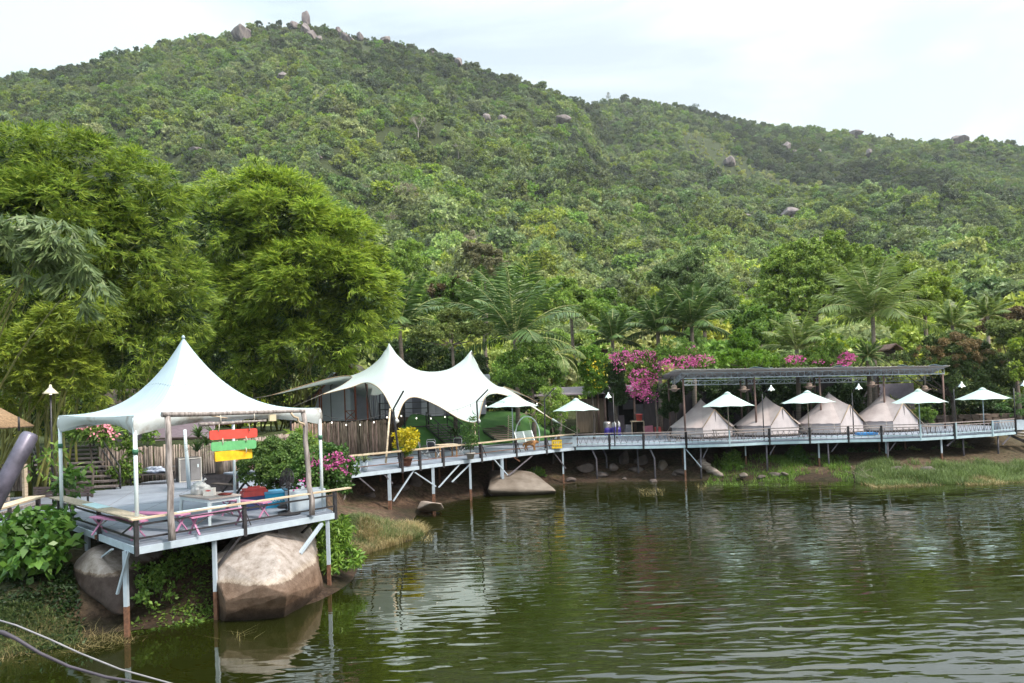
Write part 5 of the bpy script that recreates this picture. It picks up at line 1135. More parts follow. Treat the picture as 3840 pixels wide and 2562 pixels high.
# low deck furniture in front of the tents
lw = mat('grey_furniture_wood', (.20, .165, .15), .8, .25, 4)
def low_table(k, x0, x1, y, label, h=.42, d=42.6):
    a = Y(k, x0, y, d); b = Y(k, x1, y, d); t = thing('low_table', label, 'table', (a.x, d, DZ), 'low wooden tables before the tents'); zt = DZ+h
    MB().beam((a.x, d, zt), (b.x, d, zt), .65, .05).build('table_top', lw, t)
    for q in (a, b):
        for dy in (-.25, .25): MB().beam((q.x+(.12 if q is a else -.12), d+dy, DZ), (q.x+(.05 if q is a else -.05), d+dy, zt), .05).build('leg', lw, t)
low_table('C', 1180, 1290, 1040, 'low wooden table at the left tent corner'); low_table('C', 1370, 1500, 1040, 'low wooden table before the first tent'); low_table('C', 1590, 1800, 970, 'pale bench-like table under the parasol', .6, 43)
low_table('C', 1830, 1960, 1040, 'low wooden table between the first two tents'); low_table('D', 370, 470, 1010, 'low wooden table between second and third tent'); low_table('D', 960, 1110, 1010, 'low wooden table before the last tent'); low_table('D', 1460, 1560, 970, 'low wooden table right of the last tent')
o = MB().box(Y('D', 960, 1000, 42).xy.to_3d()+Vector((0, 0, 2.12)), (1.1, .6, .14)).build('folded_mat', mat('blue_mat', (.05, .22, .50), .7, .2), org=(Y('D', 960, 1000, 42).x, 42, 2.05)); props(o, 'blue folded mat lying before the fourth tent', 'mat')
# ---------------------------------------------------------------- walkway things
terra = mat('terracotta', (.20, .085, .06), .8, .2)
def pot(c, r, h, m, name='pot', parent=None): return MB().lathe(c, [(r*.62, 0), (r*.95, h*.85), (r*1.08, h*.86), (r*1.08, h), (r*.9, h), (r*.85, h*.9), (.01, h*.9)], 18).build(name, m, parent)
soil = mat('pot_soil', (.05, .035, .025), .95)
LV = {}
def plantmesh(name, vf, m, parent=None, org=None): return np_mesh(name, vf[0], vf[1], m, parent, org)
yl = leafm('yellow_leaves', (.50, .42, .012), .3, .25); gl_ = leafm('garden_leaves', (.07, .15, .03), .3, .4); spid = leafm('striped_leaves', (.22, .28, .10), .3, .3)
t = thing('yellow_shrub', 'round shrub with bright yellow leaves in a terracotta pot', 'potted shrub', (-5.15, 32.35, 2)); pot((-5.15, 32.35, 2), .36, .42, terra, parent=t)
plantmesh('foliage', clumpy([(-5.15, 32.35, 3.15, .62, .62, .52), (-4.95, 32.3, 3.45, .4, .4, .35), (-5.35, 32.4, 3.3, .45, .45, .4)], 1500, .16, .07, K=8, clump=.4), yl, t)
plantmesh('lower_foliage', clumpy([(-5.1, 32.35, 2.6, .38, .38, .25)], 260, .14, .06, K=6), leafm('lime_leaves', (.20, .30, .03)), t)
st = MB(); [st.path([(-5.15, 32.35, 2.35), (-5.15+random.uniform(-.2, .2), 32.35, 2.8), (-5.15+random.uniform(-.45, .45), 32.35+random.uniform(-.3, .3), 3.2)], [.02, .015, .008], 5) for _ in range(6)]; st.build('stems', dark_wood, t)
def blades(c, n, L_, W_, up=1.0, rng=RNG, curl=.9):
    V = []; Fq = []; o = 0
    for i in range(n):
        a = rng.uniform(0, 6.283); el = rng.uniform(.5, 1.4)*up; l = L_*rng.uniform(.6, 1.1); s = np.array([-math.sin(a), math.cos(a), 0]); p = np.array(c, float); m = 6
        for j in range(m+1):
            f = j/m; w = W_*(.5+.5*math.sin(math.pi*min(1, f*.9+.1)))*(1-f**3); V += [p-s*w/2, p+s*w/2]; e_ = el-curl*f*1.7
            p = p+np.array([math.cos(a)*math.cos(e_), math.sin(a)*math.cos(e_), math.sin(e_)])*l/m
        for j in range(m): Fq.append([o+2*j, o+2*j+1, o+2*j+3, o+2*j+2])
        o += 2*(m+1)
    return np.array(V), np.array(Fq)
for (x, y, nm, lb, hpot) in ((-6.72, 30.55, 'spider_plant', 'spiky striped plant in a tall white pot by the rail', .40),):
    t = thing(nm, lb, 'potted plant', (x, y, 2)); MB().lathe((x, y, 2), [(.13, 0), (.18, hpot), (.15, hpot), (.14, hpot-.03), (.01, hpot-.03)], 16).build('pot', white_paint, t); plantmesh('leaves', blades((x, y, 2+hpot), 55, .75, .045), spid, t)
t = thing('potted_sapling', 'tall leafy sapling in a small pale pot against the rail', 'potted plant', (-2.25, 35.0, 2)); pot((-2.25, 35.0, 2), .24, .32, mat('pale_clay', (.40, .36, .34), .7, .1), parent=t)
plantmesh('foliage', clumpy([(-2.25, 35, 2.75, .38, .38, .35), (-2.3, 35, 3.3, .42, .42, .4), (-2.1, 35, 3.8, .3, .3, .4), (-2.0, 35.1, 4.15, .12, .12, .3)], 900, .17, .06, K=8, clump=.4), gl_, t); MB().tube((-2.25, 35, 2.3), (-2.15, 35, 3.9), .02, .01).build('stem', dark_wood, t)
t = thing('drooping_fern', 'dark feathery plant at the foot of the turf stairs', 'plant', (-3.6, 43.5, 2.2)); plantmesh('leaves', blades((-3.6, 42.0, 2.9), 80, .95, .09), leafm('fern_leaves', (.045, .08, .02)), t); MB().tube((-3.6, 42, 2), (-3.6, 42, 2.95), .05).build('stem', dark_wood, t)
wt = mat('bare_tube_steel', (.5, .5, .52), .35, .1, metal=.6); dkf = mat('black_mesh_fabric', (.03, .03, .035), .8, .1)
def chair(c, rz, label):
    t = thing('folding_chair', label, 'chair', tuple(c), 'folding chairs round the walkway table'); t.rotation_euler = (0, 0, 0); M_ = Matrix.Rotation(rz, 3, 'Z'); c = Vector(c); P = lambda x, y, z: c+M_ @ Vector((x, y, z))
    for s in (-1, 1):
        MB().tube(P(s*.25, -.24, 0), P(s*.25, .22, .46), .014, n=6).build('leg', wt, t); MB().tube(P(s*.25, .24, 0), P(s*.25, -.22, .46), .014, n=6).build('leg', wt, t)
        MB().path([P(s*.25, -.2, .66), P(s*.27, .1, .66), P(s*.25, .22, .60)], .018, 6).build('armrest', black_metal, t)
    MB().path([P(-.25, .22, .42), P(-.25, .30, .85), P(-.2, .31, .93), P(.2, .31, .93), P(.25, .30, .85), P(.25, .22, .42)], .015, 6).build('back_frame', wt, t)
    MB().sheet([[tuple(P(x, .23, .44)) for x in (-.24, 0, .24)], [tuple(P(x, .31, .86)) for x in (-.24, 0, .24)]], .012).build('backrest', dkf, t)
    MB().sheet([[tuple(P(x, -.24, .45)) for x in (-.24, 0, .24)], [tuple(P(x, .22, .43)) for x in (-.24, 0, .24)]], .012).build('seat', dkf, t)
chair((-4.75, 36.4, 2), 1.6, 'black folding chair left of the small wooden table, farthest left'); chair((-4.45, 37.4, 2), .4, 'folding chair with pale tube frame behind the wooden table'); chair((-4.15, 35.7, 2), 2.6, 'folding chair in front of the wooden table by the rail'); chair((-2.95, 37.1, 2), -1.2, 'folding chair on the right of the wooden table, pale frame')
chair((-3.25, 38.0, 2), -.4, 'black folding chair farthest from the rail behind the table')
t = thing('wooden_table', 'small tan wooden table among the folding chairs', 'table', (-3.65, 36.7, 2)); MB().box((-3.65, 36.7, 2.68), (1.1, .75, .04), rz=.5).build('table_top', raw_board, t)
for sx in (-.48, .48):
    for sy in (-.3, .3): q = Vector((-3.65, 36.7, 2))+Matrix.Rotation(.5, 3, 'Z') @ Vector((sx, sy, 0)); MB().beam(q, q+Vector((0, 0, .66)), .06).build('leg', mat('orange_wood', (.42, .22, .09), .6, .2), t)
# swing seat in a ring
t = thing('ring_swing', 'white slatted swing seat inside a tall white metal ring', 'swing', (1.0, 40.9, 2))
rc = Y('6', 668, 880, 41.0); rw = (905-435)/2*.1913/FOC*41.0; zb2 = 2.05; ztop = Y('6', 665, 585, 41).z; ring = []
for i in range(33):
    a = math.pi*i/32; ring.append((rc.x+rw*math.cos(a), 41.0, (zb2+ztop)/2-.2+((ztop-zb2)/2+.2)*math.sin(a)))
ring = [(rc.x+rw*.92, 41.0, 2.05)]+ring+[(rc.x-rw*.92, 41, 2.05)]; MB().path(ring, .032, 8).build('ring_frame', pipe_w, t)
fl_ = MB(); 
for sx in (-1, 1): fl_.path([(rc.x+sx*rw*.92, 41.0, 2.03), (rc.x+sx*rw*.92+.35, 39.6, 2.03)], .025, 6)
fl_.build('foot_bar', pipe_w, t); sc1 = MB()
sA, sB = Y('6', 412, 900, 40.6), Y('6', 745, 862, 40.6); sC, sD = Y('6', 470, 1095, 40.2), Y('6', 810, 1070, 40.2)
for i in range(12): f = i/11; sc1.beam(sA.lerp(sC, f), sB.lerp(sD, f), .022, .03)
sc1.build('slatted_back', pipe_w, t); s2 = MB()
for i in range(6): s2.beam(sC+Vector((0, .08+i*.08, -.06)), sD+Vector((0, .08+i*.08, -.06)), .05, .02)
s2.build('slatted_seat', pipe_w, t)
for (a_, b_) in ((sA, sC), (sB, sD), (sA.lerp(sB, .5), sC.lerp(sD, .5))): MB().beam(a_, b_, .05, .04).build('side_rail', pipe_w, t)
for P in (sA, sB): MB().tube(P, (rc.x+(P.x-rc.x)*.55, 41.0, ztop-.15), .010, n=5).build('chain', rope, t)
cre = MB(); q = Y('6', 645, 560, 41)
for sx in (-1, 1):
    cre.path([q+Vector((sx*(.02+.22*(1-math.cos(a))), 0, .10*math.sin(a*1.6))) for a in [i/10*2.2 for i in range(11)]], .016, 5); cre.path([q+Vector((sx*.36+.05*math.cos(a), 0, .02+.05*math.sin(a))) for a in [i/10*6.28 for i in range(10)]], .014, 5, closed=True)
cre.lathe(q+Vector((0, 0, 0)), [(.02, 0), (.10, .06), (.07, .16), (.01, .24)], 8); cre.build('scroll_crest', mat('tan_crest', (.55, .40, .26), .6, .15), t)
t = thing('rope_ladder', 'narrow tan ladder standing beside the parasol pole', 'ladder', (-.2, 41, 2)); la_, lb2 = Y('6', 335, 1040, 41), Y('6', 345, 560, 41)
for dx in (-.14, .12): MB().tube(la_+Vector((dx, 0, 0)), lb2+Vector((dx, .2, 0)), .02, n=6).build('side_rail', raw_board, t)
for i in range(11): p = la_.lerp(lb2, (i+.5)/11.5); MB().tube(p+Vector((-.2, 0, .05)), p+Vector((.16, 0, -.04)), .014, n=5).build('rung', raw_board, t)
# yellow crate, white planters
t = thing('yellow_crate', 'bright yellow plastic crate on the walkway near the bend', 'crate', (2.5, 40.35, 2)); ym = mat('yellow_plastic', (.72, .48, .02), .5, .1); q = Vector((2.52, 40.3, 2.0))
yb = MB(); 
for sy in (-.17, .17):
    for i in range(6): yb.box(q+Vector((-.26+i*.104, sy, .24)), (.05, .03, .46))
    for z in (.04, .24, .46): yb.box(q+Vector((0, sy, z)), (.6, .04, .06))
for sx in (-.28, .28):
    for z in (.04, .24, .46): yb.box(q+Vector((sx, 0, z)), (.04, .30, .06))
yb.box(q+Vector((0, 0, .015)), (.56, .3, .03)); yb.build('slats', ym, t)
pinkf = leafm('magenta_bracts', (.56, .12, .33), .4, .35, rough=.6); lime = leafm('lime_creeper_leaves', (.14, .24, .04), .35, .3)
def planter(c, size, rz, label, vf, vf2=None, name='planter_box', m=white_paint):
    t = thing(name, label, 'planter', tuple(c)); c = Vector(c); b = MB(); M_ = Matrix.Rotation(rz, 3, 'Z'); w, d, h = size; th = .03
    for sx, sy, ww, dd2 in ((0, -1, w, th), (0, 1, w, th), (-1, 0, th, d-2*th), (1, 0, th, d-2*th)): b.box(c+M_ @ Vector((sx*(w/2-th/2), sy*(d/2-th/2), h/2)), (ww, dd2, h), rz=rz)
    b.build('box', m, t); MB().box(c+Vector((0, 0, h*.84)), (w-.07, d-.07, .04), rz=rz).build('soil', soil, t)
    if vf is not None: plantmesh('foliage', vf, gl_, t)
    if vf2 is not None: plantmesh('flowers', vf2, pinkf, t)
    return t
planter((3.3, 41.6, 2), (.95, .6, .62), 0, 'white planter box of low greenery at the walkway bend', clumpy([(3.2, 42.2, 2.95, .9, .5, .35), (2.3, 42.8, 2.9, .9, .5, .4)], 900, .14, .05, K=9))
planter((31.0, 42.6, 2), (1.9, .7, .6), 0, 'long pale planter with a wispy bush by the right steps', clumpy([(31.2, 42.7, 3.2, .8, .6, .6), (31.5, 42.7, 3.9, .7, .5, .5)], 1300, .12, .04, K=9))
# dog
t = None
import bmesh as _b
def skin(name, pts, edges, rad, m, org, sub=2):
    bm = bmesh.new(); vs = [bm.verts.new(Vector(p)-Vector(org)) for p in pts]
    for a, b in edges: bm.edges.new((vs[a], vs[b]))
    me = bpy.data.meshes.new(name); bm.to_mesh(me); bm.free(); o = bpy.data.objects.new(name, me); sc.collection.objects.link(o); o.location = org
    md = o.modifiers.new('s', 'SKIN'); me.skin_vertices[0].data[0].use_root = True
    for i, r in enumerate(rad): me.skin_vertices[0].data[i].radius = (r, r) if not hasattr(r, '__len__') else r
    o.modifiers.new('u', 'SUBSURF').levels = sub; bpy.context.view_layer.update(); dg = bpy.context.evaluated_depsgraph_get()
    m2 = bpy.data.meshes.new_from_object(o.evaluated_get(dg)); o.modifiers.clear(); o.data = m2; m2.materials.clear(); m2.materials.append(m); m2.polygons.foreach_set('use_smooth', [True]*len(m2.polygons)); ORG[o.name] = Vector(org); return o
dx, dy = .95, 39.15; D_p = lambda x, y, z: (dx+x, dy+y, 2+z)
fur = mat('tan_dog_fur', (.20, .085, .03), .9, .35, 9, col2=(.42, .22, .09), bump=.03)
pts = [D_p(-.24, 0, .44), D_p(-.05, 0, .46), D_p(.17, 0, .46), D_p(.30, .02, .50), D_p(.40, .03, .50), D_p(.48, .03, .44), D_p(-.34, .02, .46), D_p(-.42, .0, .36), D_p(-.42, 0, .24),
       D_p(-.27, -.07, .30), D_p(-.33, -.07, .15), D_p(-.29, -.07, .02), D_p(-.27, .08, .30), D_p(-.22, .08, .15), D_p(-.19, .08, .02), D_p(.18, -.07, .28), D_p(.17, -.07, .14), D_p(.19, -.07, .02), D_p(.20, .08, .28), D_p(.24, .08, .14), D_p(.26, .08, .02)]
ed = [(0, 1), (1, 2), (2, 3), (3, 4), (4, 5), (0, 6), (6, 7), (7, 8), (0, 9), (9, 10), (10, 11), (0, 12), (12, 13), (13, 14), (2, 15), (15, 16), (16, 17), (2, 18), (18, 19), (19, 20)]
o = skin('dog', pts, ed, [.14, .15, .155, .10, .085, .04, .05, .055, .03, .075, .04, .035, .075, .04, .035, .06, .038, .034, .06, .038, .034], fur, D_p(0, 0, 0))
props(o, 'tan shaggy dog standing on the walkway by the swing', 'dog')
MB().prism([D_p(.36, -.05, .56), D_p(.41, -.05, .56), D_p(.39, -.02, .56)], [D_p(.35, -.07, .63), D_p(.37, -.07, .63), D_p(.36, -.05, .63)]).build('ear', fur, o); MB().prism([D_p(.36, .09, .56), D_p(.41, .09, .56), D_p(.39, .06, .56)], [D_p(.35, .11, .63), D_p(.37, .11, .63), D_p(.36, .09, .63)]).build('ear', fur, o)
# ---------------------------------------------------------------- kitchen hut behind the bend
t = thing('kitchen_hut', 'shadowy open hut of tan boards and grey panels behind the walkway bend', 'hut', (7, 54, 2))
tan = mat('tan_board_wall', (.20, .15, .11), .85, .2, 2, stretch=(4, 4, .5)); pane = mat('grey_board', (.22, .21, .24), .8, .15, 2); dk = mat('painted_recess_shade', (.02, .018, .02), .9)  # dk: near-black panel colour stands in for shade in the hut openings
def panel(k, x0, x1, y0, y1, d, m, nm='panel', th=.06):
    a = Y(k, x0, y1, d); b = Y(k, x1, y0, d); MB().box(((a.x+b.x)/2, d, (a.z+b.z)/2), (abs(b.x-a.x), th, abs(b.z-a.z))).build(nm, m, t)
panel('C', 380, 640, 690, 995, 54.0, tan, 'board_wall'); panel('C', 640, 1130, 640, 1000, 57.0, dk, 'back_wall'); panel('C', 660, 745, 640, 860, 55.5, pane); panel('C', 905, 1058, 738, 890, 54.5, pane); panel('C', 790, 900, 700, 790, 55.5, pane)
panel('C', 670, 800, 840, 990, 55.0, mat('mauve_board', (.20, .16, .19), .8, .15)); 
for x in (640, 900, 1062, 1130, 580): a = Y('C', x, 1000, 53.6); MB().tube((a.x, 53.6, 2.0), (a.x, 53.6, 5.3), .09).build('post', brown_post, t)
MB().sheet([[(1.0, 52.9, 5.2), (13, 53.2, 5.3)], [(1.0, 59, 5.9), (13, 59, 5.9)]], .08, False).build('roof', mat('mauve_roof_sheet', (.16, .13, .15), .7, .2), t)
blue = mat('navy_drum', (.05, .03, .26), .4, .2)
def drum(k, x, y, d, r, h, m, label, z0=2.05):
    a = Y(k, x, y, d); o = MB().lathe((a.x, d, z0), [(r*.92, 0), (r, .04), (r*1.03, h*.33), (r, h*.36), (r*1.03, h*.66), (r, h*.7), (r*.95, h), (r*.3, h+.02)], 18).build('drum', m, org=(a.x, d, z0)); props(o, label, 'drum'); return o
drum('C', 663, 1000, 51, .32, .55, blue, 'purple-blue drum behind the bend, left of two'); drum('C', 733, 1005, 50.6, .34, .60, blue, 'purple-blue drum behind the bend, right of two')
drum('C', 652, 950, 51.6, .30, .55, steel, 'steel pot standing behind the left blue drum', 2.5)
for dx2 in (-.14, .16):
    a = Y('C', 733, 1005, 50.6); o = MB().lathe((a.x+dx2, 50.6, 2.66), [(.1, 0), (.14, .05), (.14, .3), (.05, .42), (.05, .46)], 12).build('water_bottle', plas, org=(a.x+dx2, 50.6, 2.66)); props(o, ('left' if dx2 < 0 else 'right')+' clear water bottle on the right blue drum', 'bottle')
t2 = thing('kitchen_table', 'tan work table in front of the hut', 'table', (10, 52, 2)); a, b = Y('C', 862, 925, 52), Y('C', 968, 925, 52); MB().beam((a.x, 52, 3.0), (b.x, 52, 3.0), .8, .06).build('table_top', raw_board, t2)
for q in (a, b): MB().beam((q.x, 51.7, 2), (q.x, 51.7, 3), .07).build('leg', raw_board, t2)
a = Y('C', 932, 900, 52); o = MB().lathe((a.x, 51.9, 3.04), [(.20, 0), (.25, .44), (.27, .45), (.27, .5), (.2, .5)], 14).build('bucket', rdm, org=(a.x, 51.9, 3.04)); props(o, 'bright red bucket on the work table', 'bucket')
for x0, x1, y0, y1, m, lb in ((970, 1052, 900, 970, mat('pink_board', (.50, .16, .22), .6, .12), 'pink board leaning beside the work table'), (1070, 1118, 902, 958, rdm, 'red-pink tub right of the leaning pink board')):
    a, b = Y('C', x0, y1, 51.8), Y('C', x1, y0, 51.8); o = MB().box(((a.x+b.x)/2, 51.8, 2.05+(b.z-a.z)/2), (b.x-a.x, .12 if x0 < 1000 else .5, b.z-a.z), tilt=('Y', -.05)).build('leaning_board' if x0 < 1000 else 'tub', m, org=((a.x+b.x)/2, 51.8, 2.05)); props(o, lb, 'board' if x0 < 1000 else 'tub')
for x0, x1, y0, y1, lb in ((672, 755, 838, 935, 'stack of grey crates beside the steel pot'), (805, 860, 880, 960, 'pale carton left of the work table')):
    a, b = Y('C', x0, y1, 52.5), Y('C', x1, y0, 52.5); o = MB(); h = (b.z-a.z)/2; o.box(((a.x+b.x)/2, 52.5, 2.05+h/2), (b.x-a.x, .7, h*.97)); o.box(((a.x+b.x)/2+.03, 52.5, 2.05+h*1.5), (b.x-a.x-.05, .65, h*.97)); o = o.build('crate_stack', pane, org=((a.x+b.x)/2, 52.5, 2.05)); props(o, lb, 'crates')
t = thing('back_wall', 'dark board wall added to deepen the shade behind the canvas tents', 'wall', (18, 53.5, 2)); MB().box((18.5, 53.6, 3.9), (16.5, .12, 3.9), rz=.02).build('boards', mat('shade_dark_boards', (.030, .024, .028), .9, .4, 2, stretch=(5, 5, .6)), t)  # near-black wall added to darken the space under the shelter roof
t = thing('back_wall', 'pale mauve plaster wall in shade behind the fourth tent', 'wall', (29, 56, 2)); MB().box((29.5, 55, 3.6), (5.5, .3, 3.2)).build('plaster', mat('mauve_plaster', (.22, .19, .24), .8, .1), t)
t = thing('low_stone_wall', 'low rough stone wall behind the right parasols', 'wall', (35, 53, 2)); rr = random.Random(4); mb = MB()
for i in range(26):
    for j in range(2): c = (31+i*.55+rr.uniform(-.1, .1), 52.6+rr.uniform(-.1, .1), 2.15+j*.3); mb.box(c, (.5, .5, .28), rz=rr.uniform(-.2, .2), tilt=('X', rr.uniform(-.1, .1)))
mb.build('stones', mat('wall_stone', (.16, .12, .10), .9, .4, 1.2, bump=.05), t)
# ---------------------------------------------------------------- boulders and rocks on the shore
bould = bpy.data.materials.new('lake_boulder'); bould.use_nodes = True; t_ = bould.node_tree; t_.nodes.clear(); L = t_.links.new
out = N(t_, 'ShaderNodeOutputMaterial'); b = N(t_, 'ShaderNodeBsdfPrincipled', Roughness=0.85); L(b.outputs[0], out.inputs[0]); b.inputs['Specular IOR Level'].default_value = .25
geo = N(t_, 'ShaderNodeNewGeometry'); n1_ = N(t_, 'ShaderNodeTexNoise', Scale=3.5, Detail=12, Roughness=.75); n2_ = N(t_, 'ShaderNodeTexNoise', Scale=26, Detail=6, Roughness=.7); L(geo.outputs['Position'], n1_.inputs['Vector']); L(geo.outputs['Position'], n2_.inputs['Vector'])
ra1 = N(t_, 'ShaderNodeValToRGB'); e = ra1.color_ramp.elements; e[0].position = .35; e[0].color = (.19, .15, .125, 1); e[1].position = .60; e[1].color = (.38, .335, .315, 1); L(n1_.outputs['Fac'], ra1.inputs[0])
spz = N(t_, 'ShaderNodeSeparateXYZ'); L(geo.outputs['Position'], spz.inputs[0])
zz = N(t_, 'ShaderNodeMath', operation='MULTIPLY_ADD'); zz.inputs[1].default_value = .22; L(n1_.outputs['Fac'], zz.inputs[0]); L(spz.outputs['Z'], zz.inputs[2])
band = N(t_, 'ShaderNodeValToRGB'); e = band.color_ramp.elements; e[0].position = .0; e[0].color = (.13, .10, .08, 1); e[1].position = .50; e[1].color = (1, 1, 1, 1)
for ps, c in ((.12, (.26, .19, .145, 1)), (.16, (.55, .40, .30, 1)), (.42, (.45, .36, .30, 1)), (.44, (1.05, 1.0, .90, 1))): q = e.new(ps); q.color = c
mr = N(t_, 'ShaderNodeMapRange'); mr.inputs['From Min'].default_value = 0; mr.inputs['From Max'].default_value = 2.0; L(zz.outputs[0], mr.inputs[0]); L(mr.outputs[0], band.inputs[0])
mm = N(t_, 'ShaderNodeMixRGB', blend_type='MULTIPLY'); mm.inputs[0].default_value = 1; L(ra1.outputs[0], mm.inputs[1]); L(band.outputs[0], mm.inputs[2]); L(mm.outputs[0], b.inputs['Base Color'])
bp = N(t_, 'ShaderNodeBump', Strength=.8, Distance=.03); mth2 = N(t_, 'ShaderNodeMath', operation='ADD'); L(n1_.outputs['Fac'], mth2.inputs[0]); mul2 = N(t_, 'ShaderNodeMath', operation='MULTIPLY'); mul2.inputs[1].default_value = .3; L(n2_.outputs['Fac'], mul2.inputs[0]); L(mul2.outputs[0], mth2.inputs[1]); L(mth2.outputs[0], bp.inputs['Height']); L(bp.outputs[0], b.inputs['Normal'])
dark_rock = mat('dark_bank_rock', (.060, .045, .042), .9, .35, 1.5, col2=(.14, .11, .10), bump=.04); wet_rock = mat('brown_slab', (.095, .072, .055), .85, .25, 1, col2=(.19, .155, .13), bump=.03)
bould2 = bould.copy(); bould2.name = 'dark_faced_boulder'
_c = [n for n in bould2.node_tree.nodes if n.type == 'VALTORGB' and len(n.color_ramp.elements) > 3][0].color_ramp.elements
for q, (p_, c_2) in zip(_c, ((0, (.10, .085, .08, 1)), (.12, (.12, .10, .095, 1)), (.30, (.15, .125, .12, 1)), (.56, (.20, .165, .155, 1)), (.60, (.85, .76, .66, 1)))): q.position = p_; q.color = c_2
def hull_rock(name, pts, m, label, sub=3, rough=.03, seed=1, parent=None):
    bm = bmesh.new(); [bm.verts.new(p) for p in pts]; bmesh.ops.convex_hull(bm, input=bm.verts); loose = [v for v in bm.verts if not v.link_faces]; bmesh.ops.delete(bm, geom=loose, context='VERTS')
    bmesh.ops.triangulate(bm, faces=bm.faces); bmesh.ops.recalc_face_normals(bm, faces=bm.faces)
    bmesh.ops.bevel(bm, geom=list(bm.edges)+list(bm.verts), offset=.10, segments=2, affect='EDGES', profile=.6, clamp_overlap=True); bmesh.ops.triangulate(bm, faces=bm.faces)
    for _ in range(3): bmesh.ops.subdivide_edges(bm, edges=[e for e in bm.edges if e.calc_length() > .14], cuts=1, use_grid_fill=False); bmesh.ops.triangulate(bm, faces=bm.faces)
    for _ in range(2): bmesh.ops.smooth_vert(bm, verts=bm.verts, factor=.5, use_axis_x=True, use_axis_y=True, use_axis_z=True)
    bm.normal_update(); V = np.array([v.co[:] for v in bm.verts]); NN = np.array([v.normal[:] for v in bm.verts]); Fc = np.array([[v.index for v in f.verts] for f in bm.faces]) if not bm.verts.index_update() else None
    d = fbm(V[:, 0]*1.3+seed, V[:, 1]*1.3+V[:, 2]*1.1, seed, 5)*rough; V = V+NN*d[:, None]; bm.free(); c = V.mean(0)
    o = np_mesh(name, V, Fc, m, parent, org=(c[0], c[1], V[:, 2].min()), smooth=True); props(o, label, 'boulder'); return o
E_ = lambda x, y, d: tuple(Y('E', x, y, d))
# big right boulder under the platform
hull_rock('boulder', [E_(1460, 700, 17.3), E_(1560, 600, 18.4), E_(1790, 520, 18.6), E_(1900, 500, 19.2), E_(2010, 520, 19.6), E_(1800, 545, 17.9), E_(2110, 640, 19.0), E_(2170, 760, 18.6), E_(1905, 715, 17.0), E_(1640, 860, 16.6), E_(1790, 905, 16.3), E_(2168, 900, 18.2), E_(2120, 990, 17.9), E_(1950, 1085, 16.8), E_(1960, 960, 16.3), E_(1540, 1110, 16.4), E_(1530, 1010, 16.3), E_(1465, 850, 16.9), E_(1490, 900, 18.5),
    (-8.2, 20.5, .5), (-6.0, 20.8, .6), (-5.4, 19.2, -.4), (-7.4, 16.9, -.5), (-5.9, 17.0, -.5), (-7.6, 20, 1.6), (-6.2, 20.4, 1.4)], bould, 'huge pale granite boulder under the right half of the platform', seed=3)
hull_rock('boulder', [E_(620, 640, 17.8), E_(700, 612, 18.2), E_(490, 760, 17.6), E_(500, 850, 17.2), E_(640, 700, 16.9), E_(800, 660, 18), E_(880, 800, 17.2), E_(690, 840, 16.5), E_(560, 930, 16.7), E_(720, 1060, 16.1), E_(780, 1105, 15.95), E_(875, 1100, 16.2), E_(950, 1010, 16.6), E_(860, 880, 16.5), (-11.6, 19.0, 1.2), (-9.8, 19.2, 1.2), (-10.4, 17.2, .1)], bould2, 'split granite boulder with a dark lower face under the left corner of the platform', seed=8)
hull_rock('boulder', [tuple(p) for p in (H('B', 1555, 1085, .1), H('B', 1570, 1060, .3), Y('B', 1640, 1000, 37.2), Y('B', 1740, 945, 38.6), Y('B', 1850, 960, 39.0), H('B', 2000, 1075, .05), H('B', 1880, 1095, -.1), H('B', 1700, 1098, -.1), (0.5, 40, .8), (-1.5, 40, .9), (-1.2, 37.4, -.4), (2.2, 38.2, -.4))], wet_rock, 'smooth low brown slab sloping into the water under the swing', seed=11, rough=.02)
hull_rock('boulder', [tuple(p) for p in (H('B', 1110, 1195, .05), H('B', 1200, 1150, .55), H('B', 1270, 1155, .5), H('B', 1295, 1190, .05), H('B', 1250, 1212, -.1), H('B', 1150, 1212, -.1), (-4.6, 32.6, .35), (-3.7, 32.4, .2))], mat('pale_wet_rock', (.20, .15, .12), .8, .25, 2, col2=(.36, .29, .25), bump=.02), 'small pale rock at the waterline under the walkway', seed=13, rough=.02)
for i, (k, x, y, w, h, d, lb) in enumerate((('B', 1310, 1060, 170, 130, 38.0, 'dark rounded boulder in shade under the walkway, left of the brown slab'), ('B', 1100, 1020, 110, 80, 35.5, 'dark rock in shade under the walkway beside a stilt'), ('C', 450, 1310, 170, 90, 42.5, 'dark flat rock under the walkway bend'), ('C', 800, 1240, 130, 150, 43.5, 'upright dark rock under the walkway, right of the bend'),
    ('C', 960, 1240, 170, 90, 43.5, 'wide dark rock behind the stilts under the walkway'), ('C', 1140, 1290, 120, 90, 42.2, 'pale tilted rock under the tent deck, left of the white stilt'), ('C', 700, 1300, 120, 60, 42.0, 'low dark rock at the mud bank'), ('C', 1850, 1365, 100, 45, 39.6, 'low pale stone at the waterline under the second tent'), ('C', 1240, 1365, 80, 30, 41.2, 'small flat stone on the mud'), ('C', 800, 1400, 60, 20, 40.4, 'dark wet stone at the water edge'),
    ('D', 1660, 1310, 50, 45, 38.5, 'small grey stone in the grass at the right'), ('D', 240, 1355, 70, 30, 39.2, 'pale stone on the sand spit'), ('C', 2100, 1230, 120, 70, 43.5, 'brown rock in shade below the second tent'))):
    c = Y(k, x, y, d); s = CRP[k][2]/FOC*d; o = rock_mesh('shore_rock', c, (w*s*1.05, w*s*.8, h*s*1.25), 300+i, wet_rock if ('pale' in lb or 'grey' in lb) else dark_rock, cuts=9, sub=3, rz=.2*i); props(o, lb, 'rock', 'rocks under the walkway')
drw = mat('driftwood', (.16, .12, .10), .9, .3, 3, col2=(.32, .27, .24), bump=.03, stretch=(1, 1, 3))
